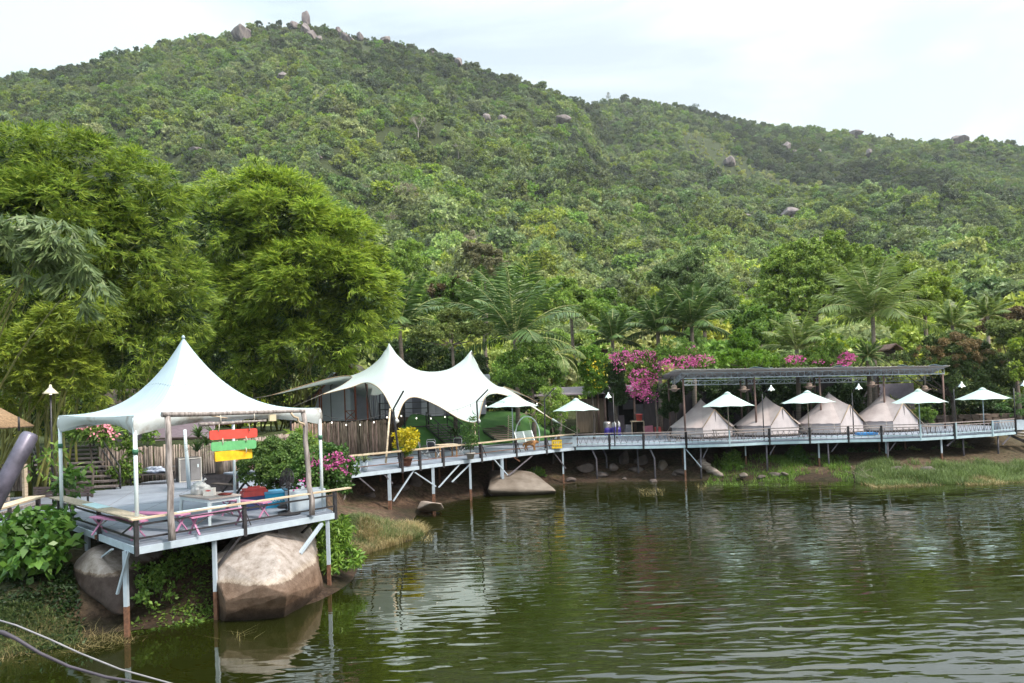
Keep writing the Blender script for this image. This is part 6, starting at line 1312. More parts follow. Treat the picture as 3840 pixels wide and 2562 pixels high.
o = rough(Y('C', 1480, 1255, 41.2), Y('C', 1660, 1385, 40.2), .30, .14, 31, wob=.12).build('driftwood_log', drw, org=Y('C', 1570, 1330, 40.6)); props(o, 'thick grey driftwood log lying on the bank below the first tent', 'driftwood')
o = rough(Y('D', 1330, 1250, 41.5), Y('D', 1470, 1235, 42.5), .16, .10, 33).build('driftwood_log', drw, org=Y('D', 1400, 1240, 42)); props(o, 'short driftwood log above the right-hand grass', 'driftwood')
o = rough(Y('D', 470, 1210, 42.5), Y('D', 600, 1230, 42), .22, .18, 35).build('driftwood_log', drw, org=Y('D', 530, 1220, 42)); props(o, 'dark log lying under the deck left of the sand spit', 'driftwood')
tw = MB(); rr = random.Random(9)
for _ in range(16): p = H('D', rr.uniform(880, 1060), rr.uniform(1340, 1400), .1); tw.tube(p, p+Vector((rr.uniform(-.9, .9), rr.uniform(-.3, .3), rr.uniform(.05, .6))), .015, .006, n=4)
props(tw.build('fallen_twigs', drw, org=H('D', 970, 1380, 0)), 'pile of bare twigs at the end of the sand spit', 'twigs')
# ---------------------------------------------------------------- leaves: materials
bam = leafm('bamboo_leaves', (.215, .31, .042), .45, .50, rough=.45); bam2 = leafm('bamboo_leaves_light', (.255, .36, .045), .45, .50, rough=.45); bamY = leafm('bamboo_leaves_yellow', (.22, .29, .035), .35, .4); bamB = leafm('big_bamboo_leaves', (.175, .24, .095), .35, .3, rough=.35)
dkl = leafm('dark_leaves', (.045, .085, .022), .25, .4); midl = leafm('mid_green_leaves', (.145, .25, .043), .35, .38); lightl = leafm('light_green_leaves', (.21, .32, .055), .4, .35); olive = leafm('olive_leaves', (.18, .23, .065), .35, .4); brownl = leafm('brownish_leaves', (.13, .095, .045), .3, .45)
palmM = leafm('palm_leaflets', (.085, .15, .038), .25, .35, rough=.4); palmL = leafm('light_palm_leaflets', (.15, .215, .055), .35, .35, rough=.4); bark = mat('tree_bark', (.07, .05, .04), .9, .3, 3, col2=(.16, .13, .11), bump=.03); culm = mat('bamboo_culm', (.22, .22, .06), .5, .3, 4, stretch=(1, 1, .6))
def lobs(lst, k='F'):
    out = []
    for (x, y, rx, ry, d) in lst:
        c = Y(k, x, y, d); s = CRP[k][2]/FOC*d; out.append((c.x, c.y, c.z, rx*s, (rx+ry)/2*s*.8, ry*s))
    return out
def tree(name, label, cat, lobes, vf_args, m, trunk=None, tr=.18, style='clumpy', group=None, limbs=True, extra=None, mt=None):
    lb = np.array(lobes); c = lb[:, :3].mean(0); bx, by = (trunk if trunk else (c[0], c[1])); bz = gz(bx, by); t = thing(name, label, cat, (bx, by, bz), group)
    vf_args = dict(vf_args); vf_args['K'] = int(vf_args.get('K', 14)*1.9); vf_args['n'] = int(vf_args['n']*1.25); vf_args.setdefault('inner', .38); vf = (clumpy if style == 'clumpy' else sprays)(lobes, **vf_args); plantmesh('crown', vf, m, t)
    mb = MB(); q = Vector((bx, by, bz)); top = Vector((c[0], c[1], max(bz+.3, lb[:, 2].min()-.3*lb[:, 5].mean()))); mb.path([q-Vector((0, 0, .2)), q.lerp(top, .5)+Vector((.1, 0, 0)), top], [tr, tr*.8, tr*.6], 8)
    if limbs:
        for r_ in lb: e_ = Vector(r_[:3]); md_ = top.lerp(e_, .5)+Vector((0, 0, -.08*(e_-top).length)); mb.path([top, md_, e_+Vector((0, 0, r_[5]*.2))], [tr*.36, tr*.22, tr*.08], 6)
    mb.build('trunk', mt or bark, t)
    if extra: plantmesh(extra[0], extra[1], extra[2], t)['kind'] = 'stuff'
    return t
# ---------------------------------------------------------------- bamboo
def bamboo(label, L_, n, nl, ll, lw_, m, d, nculm, cx, spread, K=50, clump=.25, seed=1, inn=None, down=.55, spread_=.9):
    rng = np.random.default_rng(seed); lo = lobs(L_); c = Y('F', cx, 1650, d); bz = gz(c.x, c.y); t = thing('bamboo_clump', label, 'bamboo', (c.x, c.y, bz)); plantmesh('foliage', sprays(lo, n, nl, ll, lw_, K=K, clump=clump, rng=rng, down=down, spread=spread_), m, t)
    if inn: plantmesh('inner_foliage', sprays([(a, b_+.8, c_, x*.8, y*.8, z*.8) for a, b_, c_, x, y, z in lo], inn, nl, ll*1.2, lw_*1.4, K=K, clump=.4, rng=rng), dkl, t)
    mb = MB(); rr = random.Random(seed)
    for i in range(nculm):
        e_ = lo[rr.randrange(len(lo))]; b0 = Vector((c.x+rr.uniform(-spread, spread), c.y+rr.uniform(-.8, .8), bz)); e0 = Vector((e_[0]+rr.uniform(-.5, .5)*e_[3], e_[1]+rr.uniform(-.3, .3)*e_[4], e_[2]+rr.uniform(-.3, .6)*e_[5])); md_ = b0.lerp(e0, .45)+Vector((0, 0, .18*(e0-b0).length))
        pts = [b0*(1-f)**2+md_*2*f*(1-f)+e0*f*f for f in [j/8 for j in range(9)]]; mb.path(pts, [.055*(1-.75*j/8) for j in range(9)], 6)
    mb.build('culms', culm, t); return t
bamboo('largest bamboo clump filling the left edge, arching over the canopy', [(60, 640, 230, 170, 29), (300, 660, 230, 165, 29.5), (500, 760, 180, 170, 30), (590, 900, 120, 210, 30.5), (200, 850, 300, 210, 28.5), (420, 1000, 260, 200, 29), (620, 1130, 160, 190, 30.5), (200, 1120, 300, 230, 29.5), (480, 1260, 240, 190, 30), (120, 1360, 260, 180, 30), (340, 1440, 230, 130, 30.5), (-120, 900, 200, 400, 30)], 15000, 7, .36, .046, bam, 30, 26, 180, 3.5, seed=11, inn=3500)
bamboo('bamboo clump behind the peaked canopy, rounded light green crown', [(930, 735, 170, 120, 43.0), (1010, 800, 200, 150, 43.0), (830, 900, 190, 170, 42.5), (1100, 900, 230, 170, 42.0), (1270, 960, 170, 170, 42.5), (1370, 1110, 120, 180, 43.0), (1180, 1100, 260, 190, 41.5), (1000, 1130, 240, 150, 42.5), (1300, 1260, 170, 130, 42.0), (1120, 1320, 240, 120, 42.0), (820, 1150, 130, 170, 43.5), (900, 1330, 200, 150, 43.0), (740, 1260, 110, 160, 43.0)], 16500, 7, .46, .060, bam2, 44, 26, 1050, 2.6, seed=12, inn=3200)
bamboo('yellowish bamboo sprays low at the left edge', [(330, 1170, 110, 60, 25), (400, 1200, 60, 50, 25), (230, 1250, 150, 90, 25), (90, 1340, 150, 120, 25), (250, 1400, 130, 90, 25.2), (60, 1480, 130, 70, 25.4), (330, 1480, 80, 60, 25.5)], 3600, 7, .27, .042, bamY, 26, 10, 80, 1.8, seed=13)
bamboo('grey green broad-leaved bamboo hanging in at the upper left', [(60, 880, 110, 60, 19), (200, 900, 100, 60, 19), (330, 920, 60, 60, 19), (230, 980, 140, 70, 19), (300, 1070, 90, 70, 19), (290, 1150, 50, 60, 19.2), (80, 960, 90, 50, 19), (90, 1060, 30, 35, 19), (-120, 900, 120, 90, 19)], 620, 8, .38, .065, bamB, 24, 5, -260, .8, K=9, clump=.5, seed=14, down=1.5, spread_=.6)
cm = thing('bamboo_cluster', 'thick yellow green bamboo stems at the far left edge', 'bamboo', (-20, 26, 2)); mb = MB()
for i in range(9): x = -19.9+i*.33; mb.path([(x, 26+.2*(i % 3), 1.8), (x+.12, 26, 4), (x+.1+.25*random.random(), 26, 7)], [.06, .055, .04], 8)
mb.build('culms', culm, cm)
# ---------------------------------------------------------------- palms
def palm(label, k, x, y, d, rpx, seed, m, nf=16, trunk_w=.16, el=(0.0, 1.52), name='coconut_palm', droop=1.05, lw_=.12, base=None, cat='palm'):
    rng = np.random.default_rng(seed); c = Y(k, x, y, d); R_ = rpx*1.12*CRP[k][2]/FOC*d; bx, by = base or (c.x, c.y+.4); bz = gz(bx, by); t = thing(name, label, cat, (bx, by, bz), 'palms behind the deck'); 
    V = []; mb = MB()
    for i in range(nf):
        a = i*2.39996+rng.uniform(-.2, .2); e0 = el[0]+(el[1]-el[0])*((i+.5)/nf)**.8; Ln = R_*rng.uniform(.92, 1.2); p = np.array(tuple(c)); pts = [p.copy()]; m_ = 14; dirs = []
        for j in range(m_):
            f = j/m_; e_ = e0-droop*f**1.6*(1.05-.35*e0/1.5); dv = np.array([math.cos(a)*math.cos(e_), math.sin(a)*math.cos(e_), math.sin(e_)]); dirs.append(dv); p = p+dv*Ln/m_; pts.append(p.copy())
        dirs.append(dirs[-1]); mb.path([tuple(q) for q in pts], [.05*(1-.8*j/m_) for j in range(m_+1)], 5, cap=False)
        S = np.array([-math.sin(a), math.cos(a), 0]); nlf = 38
        for sd_ in (-1, 1):
            f = np.linspace(.10, .995, nlf)+rng.uniform(-.008, .008, nlf); fi = np.clip(f*m_, 0, m_-1e-3); i0 = fi.astype(int); fr_ = (fi-i0)[:, None]; pa = np.array(pts); P = pa[i0]*(1-fr_)+pa[np.minimum(i0+1, m_)]*fr_; Dv = np.array(dirs)[i0]
            ll = R_*.34*np.sin(np.clip(f*1.02, 0, 1)*math.pi*.88+.22)**.7*rng.uniform(.85, 1.1, nlf); A = S*sd_*.72+Dv*.62+np.array([0, 0, -.30-.1*math.cos(e0)])+rng.normal(size=(nlf, 3))*.07
            V.append(leaf_quads(P, A, np.cross(Dv, S)+0*P+rng.normal(size=(nlf, 3))*.1, ll, np.full(nlf, lw_)))
    plantmesh('fronds', add(*V), m, t); mb.build('rachises', mat('frond_rib', (.36, .37, .15), .6, .2), t)
    if c.z-bz > .3: MB().path([(bx, by, bz-.2), ((bx+c.x)/2+.1, (by+c.y)/2, (bz+c.z)/2), tuple(c)], [trunk_w*1.2, trunk_w, trunk_w*.85], 10).build('trunk', mat('palm_trunk', (.22, .18, .15), .85, .25, 3, stretch=(.5, .5, 6)), t)
    return t
palm('coconut palm directly behind the left marquee peak', 'P', 345, 660, 50, 330, 1, palmM); palm('large coconut palm with wide fronds behind the right marquee peak', 'P', 1095, 735, 49, 440, 2, palmM, nf=20)
palm('palm partly hidden left of the large central coconut palm', 'P', 890, 560, 56, 230, 3, palmM); palm('small dark palm right of the large central coconut palm', 'P', 1735, 745, 54, 190, 4, palmM, nf=13)
palm('palm above the pink flowering creeper, left of two', 'P', 2030, 690, 53, 230, 5, palmM); palm('tall palm above the pink flowering creeper, right of two', 'Q', 165, 660, 52, 270, 6, palmM, nf=18)
palm('young palm with upright fronds behind the shelter roof', 'Q', 855, 810, 50, 240, 7, palmL, nf=12, el=(.15, 1.45)); palm('tallest coconut palm with pale trunk behind the shelter roof', 'Q', 1355, 590, 52, 370, 8, palmL, nf=22)
palm('small palm right of the tallest palm, left of a pair', 'Q', 1880, 650, 58, 150, 9, palmL, nf=12); palm('small palm near the right edge, right of a pair', 'Q', 2110, 590, 60, 150, 10, palmL, nf=12)
palm('bushy palm with yellow drooping fronds beside the central tree', 'P', 1370, 830, 47, 190, 12, palmL, nf=7, el=(-.5, .5), droop=1.5)
palm('short spiky foxtail palm behind the shelter roof', 'Q', 1325, 850, 49, 90, 13, palmM, nf=26, el=(-.9, 1.3), lw_=.07, droop=.6)
# ---------------------------------------------------------------- trees and shrubs behind the deck
CL = dict
tree('broadleaf_tree', 'spreading light green tree between the marquee peaks and the palms', 'tree', lobs([(700, 600, 130, 55, 47), (560, 690, 140, 50, 46), (830, 680, 120, 60, 46), (480, 730, 90, 40, 46), (690, 690, 120, 50, 46.5), (900, 690, 80, 40, 46), (640, 760, 60, 30, 46)], 'P'), CL(n=9000, leafL=.19, leafW=.10, K=12, clump=.30, up=.5), olive, tr=.16)
tree('broadleaf_tree', 'dense round dark tree right behind the marquee', 'tree', lobs([(1180, 880, 190, 130, 46), (1090, 960, 150, 110, 45.5), (1300, 960, 150, 130, 46), (1200, 1000, 200, 90, 46), (1240, 800, 110, 80, 46.5)], 'P'), CL(n=14000, leafL=.17, leafW=.09, K=16, clump=.28), midl, tr=.2)
tree('broadleaf_tree', 'brownish topped dark tree left of the central palm', 'tree', lobs([(680, 420, 140, 100, 62), (570, 480, 110, 80, 62), (760, 450, 70, 80, 62), (640, 520, 150, 70, 62)], 'P'), CL(n=8000, leafL=.24, leafW=.14, K=14), midl, extra=('young_shoots', clumpy(lobs([(690, 380, 120, 55, 61.5), (600, 420, 80, 50, 61.5)], 'P'), 2600, .22, .12, K=12), brownl))
tree('small_tree', 'yellow green small tree low behind the ring swing', 'tree', lobs([(2070, 1500, 60, 55, 44), (2040, 1560, 60, 40, 44), (2090, 1540, 40, 50, 44)]), CL(n=3000, leafL=.14, leafW=.07), lightl, tr=.06)
tree('yellow_flower_shrub', 'tall bright green shrub dotted with yellow flowers', 'shrub', lobs([(500, 300, 110, 70, 48), (560, 400, 110, 90, 48), (560, 540, 110, 100, 48), (480, 440, 80, 90, 48), (420, 280, 60, 50, 48), (520, 630, 90, 60, 48), (515, 180, 25, 45, 48)], 'C'), CL(n=12000, leafL=.17, leafW=.075), leafm('fresh_leaves', (.15, .28, .035)), tr=.1,
     extra=('flowers', clumpy(lobs([(560, 480, 120, 130, 47.3), (470, 360, 110, 60, 47.3)], 'C'), 70, .16, .13, K=60, clump=.10), leafm('yellow_petals', (.62, .50, .03), .3, .1)))
tree('dark_shrub', 'dark soft shrub between the yellow-flowered and pink-flowered ones', 'shrub', lobs([(720, 560, 90, 110, 48), (770, 650, 90, 90, 48), (730, 440, 90, 80, 48), (640, 600, 60, 80, 48.5)], 'C'), CL(n=8000, leafL=.18, leafW=.06), dkl, tr=.08)
fl_l = lobs([(760, 300, 110, 60, 47), (930, 310, 150, 60, 47), (1120, 330, 170, 80, 46.5), (1330, 330, 160, 80, 46.5), (1500, 370, 120, 60, 46.5), (960, 430, 130, 90, 46.5), (900, 560, 80, 110, 46.5), (1000, 620, 90, 90, 46.5), (1060, 470, 100, 70, 46.5)], 'C')
fl_f = clumpy(lobs([(760, 330, 100, 60, 46.2), (960, 330, 140, 60, 46.2), (1290, 370, 160, 55, 45.7), (1480, 360, 120, 50, 45.7), (940, 490, 100, 60, 45.7), (930, 600, 100, 80, 45.6), (1020, 680, 80, 50, 45.7), (1140, 400, 90, 50, 45.7), (760, 430, 50, 40, 46), (1050, 520, 70, 50, 45.6), (1400, 250, 60, 30, 46)], 'C'), 2300, .12, .09, K=170, clump=.34, up=.1)
tree('bougainvillea', 'large sprawling creeper covered in magenta flowers left of the shelter', 'flowering creeper', fl_l, CL(n=14000, leafL=.16, leafW=.09, K=16, clump=.26), midl, tr=.1, extra=('flowers', fl_f, pinkf))
sp_l = []
for x, y in ((1160, 200), (1215, 230), (1290, 220), (1340, 190), (1400, 230), (1490, 220), (1110, 250), (980, 260)): sp_l += lobs([(x, y, 16, 55, 46.6), (x+5, y+60, 26, 40, 46.6)], 'C')
plantmesh('tall_shoots', clumpy(sp_l, 2400, .14, .08, K=8, clump=.6), lime, bpy.data.objects['bougainvillea'])
tree('lime_shrub', 'bright lime green bushy tree right of the pink creeper', 'shrub', lobs([(1840, 130, 80, 60, 49), (1820, 210, 120, 80, 49), (1900, 230, 90, 60, 49), (1750, 330, 140, 60, 48), (1950, 340, 150, 70, 48), (2090, 370, 90, 50, 48), (1680, 370, 80, 40, 48)], 'C'), CL(n=15000, leafL=.20, leafW=.07, K=14, up=.6), leafm('vivid_leaves', (.14, .27, .025)), tr=.12)
tree('bougainvillea', 'second magenta creeper with tall lime shoots above the shelter roof', 'flowering creeper', lobs([(330, 360, 100, 50, 48), (480, 340, 120, 70, 48), (640, 330, 140, 80, 48), (800, 370, 110, 50, 48), (190, 360, 120, 60, 48.5)], 'D'), CL(n=10000, leafL=.16, leafW=.08, K=14), midl, tr=.1,
     extra=('flowers', clumpy(lobs([(330, 350, 90, 40, 47.4), (790, 350, 70, 60, 47.3), (540, 370, 60, 25, 47.3), (740, 390, 90, 20, 47.2)], 'D'), 650, .13, .10, K=40, clump=.24), pinkf))
sp_l = []
for x, y in ((620, 150), (560, 210), (680, 200), (750, 210), (820, 270), (520, 250), (600, 260), (700, 270), (480, 290)): sp_l += lobs([(x, y, 22, 70, 47.6), (x+8, y+70, 40, 50, 47.6)], 'D')
plantmesh('tall_shoots', clumpy(sp_l, 5500, .14, .08, K=8, clump=.6), lime, bpy.data.objects['bougainvillea.001'])
tree('large_tree', 'biggest tree with a domed light green crown above the shelter', 'tree', lobs([(1090, 110, 130, 80, 74), (880, 190, 200, 90, 73), (1240, 210, 170, 90, 73), (750, 300, 150, 120, 72), (1000, 300, 200, 100, 71), (720, 440, 140, 110, 71), (900, 450, 180, 100, 70), (1150, 420, 170, 130, 71), (1380, 330, 140, 120, 73), (860, 540, 150, 70, 70), (640, 530, 90, 60, 71)], 'Q'), CL(n=56000, leafL=.27, leafW=.15, K=30, clump=.22, up=.6), leafm('dome_leaves', (.23, .33, .060)), tr=.5)
tree('broadleaf_tree', 'yellow green tree leaning right beside the biggest tree', 'tree', lobs([(1620, 360, 130, 90, 76), (1750, 410, 110, 90, 76), (1660, 480, 150, 80, 75), (1560, 250, 80, 60, 77), (1850, 480, 80, 80, 76), (1700, 560, 130, 60, 74)], 'Q'), CL(n=15000, leafL=.30, leafW=.17, K=15), leafm('yellowgreen_leaves', (.24, .33, .04)), tr=.3)
tree('broadleaf_tree', 'grey green tree left of the biggest tree, airy crown', 'tree', lobs([(130, 250, 130, 90, 78), (60, 330, 120, 90, 78), (280, 420, 150, 90, 74), (330, 500, 130, 90, 72), (200, 360, 110, 80, 76), (430, 540, 110, 80, 70), (240, 200, 60, 60, 78)], 'Q'), CL(n=19000, leafL=.28, leafW=.14, K=15), leafm('greyer_leaves', (.135, .20, .07)), tr=.3)
tree('broadleaf_tree', 'dark tree crammed between the young palm and the lime shrub', 'tree', lobs([(620, 600, 100, 70, 60), (600, 700, 90, 80, 58), (740, 640, 80, 60, 62), (500, 620, 80, 80, 62)], 'Q'), CL(n=9000, leafL=.24, leafW=.14), midl, tr=.2)
tree('conical_tree', 'pale conical tree on the hill foot right of the central palm', 'tree', lobs([(1890, 340, 40, 45, 84), (1880, 420, 75, 55, 84), (1880, 500, 100, 60, 84), (1890, 590, 120, 70, 84)], 'P'), CL(n=9000, leafL=.30, leafW=.16, K=13), olive, tr=.25)
for (a, lb, m_) in (([(1100, 330, 100, 60, 80), (1200, 400, 110, 70, 78), (1050, 420, 90, 60, 78)], 'pale green tree directly above the central palm', lightl), ([(1400, 400, 120, 70, 76), (1500, 480, 130, 80, 74), (1350, 500, 110, 70, 72), (1600, 560, 110, 80, 72)], 'feathery light green tree right of the central palm', lightl), ([(1700, 470, 90, 60, 80), (1650, 560, 110, 80, 74), (1780, 600, 120, 80, 70)], 'mid green tree above the small dark palm', midl),
        ([(2080, 340, 120, 80, 78), (2200, 300, 110, 80, 80), (2150, 430, 130, 70, 76), (2300, 380, 110, 80, 78)], 'grey green tree above the pair of palms, left part of a broad crown', MATS['greyer_leaves']), ([(400, 160, 110, 80, 95), (330, 250, 110, 80, 92), (460, 260, 90, 70, 92), (300, 330, 90, 60, 86)], 'light green tree beside the right flank of the bamboo', lightl),
        ([(980, 270, 90, 70, 95), (900, 200, 100, 70, 100), (820, 160, 90, 60, 104)], 'greyish half bare tree on the hill foot above the palms', leafm('pale_dry_leaves', (.20, .19, .10)))):
    tree('hillfoot_tree', lb, 'tree', lobs(a, 'P'), CL(n=9500, leafL=.32, leafW=.18, K=14), m_, tr=.25)
vine = leafm('vine_leaves', (.11, .165, .05), .3, .45); vb = leafm('brown_vine_tips', (.22, .16, .07), .3, .4)
tree('vine_thicket', 'huge tangled vine thicket right of the shelter, brown tinged', 'vine thicket', lobs([(1240, 325, 80, 45, 51), (1120, 350, 70, 35, 51), (1400, 330, 150, 70, 51), (1560, 200, 130, 80, 53), (1750, 180, 180, 80, 53), (1700, 330, 200, 110, 51), (1900, 300, 160, 130, 51.5), (1560, 380, 160, 60, 50.5), (2050, 420, 170, 130, 51), (1850, 480, 180, 120, 50.5), (1800, 600, 120, 80, 50), (2000, 640, 150, 100, 50), (2180, 560, 140, 130, 51), (1750, 560, 60, 110, 50)], 'D'), CL(n=40000, leafL=.20, leafW=.10, K=17, clump=.26, up=.3), vine, tr=.2,
     extra=('dry_tips', clumpy(lobs([(1760, 250, 200, 120, 50.2), (1850, 380, 120, 90, 50), (1500, 290, 150, 60, 50.5), (2050, 330, 140, 70, 50.4)], 'D'), 7000, .18, .07, K=18, clump=.22), vb))
tree('overhanging_tree', 'yellow green leaved tree hanging in at the right edge', 'tree', lobs([(2250, 130, 120, 110, 49), (2330, 300, 90, 130, 48), (2300, 450, 80, 90, 48), (2360, 200, 100, 120, 48.5), (2120, 100, 110, 80, 50)], 'D'), CL(n=13000, leafL=.24, leafW=.13, K=13), olive, tr=.18, extra=('fresh_leaves', clumpy(lobs([(2290, 230, 60, 60, 47.4), (2300, 480, 60, 50, 47.3), (2270, 400, 40, 40, 47.3)], 'D'), 700, .22, .15, K=14), leafm('yellowgreen_leaves', (.24, .33, .04))))
tree('broadleaf_tree', 'reddish brown topped tree by the right edge', 'tree', lobs([(2200, 620, 100, 60, 66), (2300, 600, 100, 60, 66), (2120, 680, 80, 50, 65), (2260, 700, 120, 60, 65)], 'Q'), CL(n=8000, leafL=.26, leafW=.15), brownl, tr=.2)
# thickets behind the buildings; dark leaf colour stands in for deep shade
for (k, a, lb) in (('C', [(1230, 650, 100, 120, 50), (1200, 780, 90, 90, 49.5), (1300, 600, 120, 80, 51)], 'dark leafy thicket left of the first tent'), ('C', [(1560, 620, 180, 110, 53), (1800, 660, 160, 140, 53), (1660, 800, 200, 120, 54)], 'dark shrubs in shade behind the first two tents'), ('D', [(120, 640, 150, 120, 53), (350, 620, 160, 120, 53), (450, 760, 150, 120, 53)], 'dark shrubs in shade behind the third tent'), ('D', [(750, 640, 150, 120, 53), (950, 650, 120, 110, 54), (820, 780, 120, 90, 53)], 'dark shrubs in shade between third and fourth tents'),
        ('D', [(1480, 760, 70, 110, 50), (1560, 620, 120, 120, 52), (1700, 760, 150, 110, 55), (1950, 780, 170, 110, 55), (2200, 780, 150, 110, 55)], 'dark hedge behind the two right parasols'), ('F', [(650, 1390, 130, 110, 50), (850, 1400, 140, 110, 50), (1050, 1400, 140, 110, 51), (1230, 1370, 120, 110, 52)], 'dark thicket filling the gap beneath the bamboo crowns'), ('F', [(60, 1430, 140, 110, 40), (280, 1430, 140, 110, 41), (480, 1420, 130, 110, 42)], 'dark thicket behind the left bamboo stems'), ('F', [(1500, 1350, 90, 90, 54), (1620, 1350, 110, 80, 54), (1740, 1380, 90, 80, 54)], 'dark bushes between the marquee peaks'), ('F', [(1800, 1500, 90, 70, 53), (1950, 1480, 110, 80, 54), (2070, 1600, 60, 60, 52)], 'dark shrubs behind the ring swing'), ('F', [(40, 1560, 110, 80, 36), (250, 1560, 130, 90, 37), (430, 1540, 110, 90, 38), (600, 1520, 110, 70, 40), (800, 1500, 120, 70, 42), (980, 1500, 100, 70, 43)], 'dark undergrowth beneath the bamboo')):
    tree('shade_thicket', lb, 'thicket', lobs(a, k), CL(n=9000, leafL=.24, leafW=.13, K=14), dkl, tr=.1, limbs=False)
tree('wispy_bush', 'bright wispy bush left of the last parasol pole', 'bush', lobs([(1460, 830, 60, 60, 46), (1530, 850, 50, 50, 46)], 'D'), CL(n=2500, leafL=.16, leafW=.05), midl, tr=.04, limbs=False)
# small hut roofs peeking out of the trees
for k, x, y, w, h, d, lb in (('D', 1165, 212, 62, 48, 58, 'small dark gabled roof peeking out between palms and vines'), ('Q', 2290, 530, 110, 60, 72, 'dark roof edge in the trees at the right edge'), ('C', 560, 250, 90, 30, 56, 'mauve roof corner above the yellow-flowered shrub')):
    p = Y(k, x, y, d); s = CRP[k][2]/FOC*d; t = thing('hut_roof', lb, 'roof', (p.x, d, 4)); MB().sheet([[(p.x-w*s, d-1.0, p.z-h*s), (p.x-w*s, d+3, p.z-h*s)], [(p.x, d-1.0, p.z), (p.x, d+3, p.z)], [(p.x+w*s, d-1, p.z-h*s), (p.x+w*s, d+3, p.z-h*s)]][::-1], .12, False).build('roof', mat('old_roof', (.10, .055, .045), .8, .25), t)
    MB().prism([(p.x-w*s*.8, d, 3.5), (p.x+w*s*.8, d, 3.5), (p.x+w*s*.8, d+2.6, 3.5), (p.x-w*s*.8, d+2.6, 3.5)], [(p.x-w*s*.8, d, p.z-h*s*.9), (p.x+w*s*.8, d, p.z-h*s*.9), (p.x+w*s*.8, d+2.6, p.z-h*s*.9), (p.x-w*s*.8, d+2.6, p.z-h*s*.9)]).build('wall', dark_wood, t)
# ---------------------------------------------------------------- bare and pale trees on the hillside
def bare(label, k, x, y, w, h, m_leaf, nleaf, seed):
    rr = random.Random(seed); p, r = hit(k, x, y+h*.5); s = CRP[k][2]/FOC*p.y; Wd, Hh = w*s, h*s; base = Vector((p.x, p.y-3, p.z)); t = thing('pale_tree', label, 'tree', tuple(base)); mb = MB()
    def grow(a, d, l, rad, dep):
        b_ = a+d*l; mb.tube(a, b_, rad, rad*.7, n=5, cap=False)
        if dep: 
            for _ in range(3 if dep > 1 else 4): nd = (d+Vector((rr.uniform(-.8, .8), rr.uniform(-.6, .6), rr.uniform(-.2, .5)))).normalized(); grow(b_, nd, l*.68, rad*.62, dep-1)
    grow(base, Vector((0, 0, 1)), Hh*.38, max(.16, Hh*.022), 4); mb.build('branches', mat('pale_bark', (.34, .30, .27), .8, .15), t)
    if nleaf: plantmesh('crown', clumpy([(base.x, base.y, base.z+Hh*.72, Wd*.5, Wd*.45, Hh*.36), (base.x-Wd*.2, base.y, base.z+Hh*.6, Wd*.36, Wd*.3, Hh*.28), (base.x+Wd*.22, base.y, base.z+Hh*.62, Wd*.34, Wd*.3, Hh*.28)], nleaf, .5, .32, K=14, clump=.3, rng=np.random.default_rng(seed)), m_leaf, t)
dry = leafm('dry_crown', (.24, .21, .13), .3, .3); limey = leafm('lime_crown', (.26, .34, .07), .35, .2)
bare('bare pale tree standing alone in the middle of the slope', 'S', 1280, 715, 90, 120, dry, 500, 1); bare('yellow-green crowned tree in the centre of the slope', 'S', 1180, 905, 125, 90, limey, 3000, 2); bare('wide flat pale green crown right of the yellow-green one', 'S', 1500, 850, 220, 85, leafm('flat_pale_crown', (.20, .25, .08)), 4500, 3)
bare('beige crowned tree low on the slope, branches showing', 'S', 1210, 1080, 130, 95, dry, 1300, 4); bare('largest beige half bare tree above the palms', 'S', 1600, 1370, 190, 130, dry, 2400, 5); bare('small bare tree left of the beige crowned one', 'S', 985, 1085, 70, 90, dry, 250, 6)
bare('pale grey crowned tree high on the left slope', 'S', 850, 650, 130, 70, leafm('grey_crown', (.15, .16, .09)), 2600, 7); bare('twiggy bare tree above the bamboo flank', 'S', 1135, 1240, 80, 90, dry, 200, 8)
bare('lone dark tree on the skyline at the saddle', 'T', 60, 250, 26, 50, dkl, 500, 9)
for i, (k, x, y, w) in enumerate((('V', 800, 290, 34), ('V', 1640, 135, 34), ('V', 690, 320, 90), ('V', 1520, 145, 50), ('V', 935, 250, 30), ('S', 2130, 550, 60), ('T', 1840, 495, 60), ('T', 2110, 470, 40), ('T', 530, 300, 60))):
    p, r = hit(k, x, y+w*.4); s = CRP[k][2]/FOC*p.y; lb = ('small dark tree breaking the left skyline', 'tree on the skyline left of the summit spire', 'broad dark tree crown bulging from the left skyline', 'dark crown on the ridge right of the big slab', 'tiny tree on the left skyline near the ridge', 'dark trees at the dip of the ridge', 'dark low crown on the right skyline', 'small tree right of the skyline crag', 'flat crown on the skyline right of the saddle')[i]
    c = Y(k, x, y, p.y); tree('skyline_tree', lb, 'tree', [(c.x, c.y, c.z, w*s*.5, w*s*.5, w*s*.36), (c.x+w*s*.2, c.y, c.z+w*s*.12, w*s*.3, w*s*.3, w*s*.25)], CL(n=1500, leafL=.6, leafW=.4, K=9), dkl, tr=.3, limbs=False)
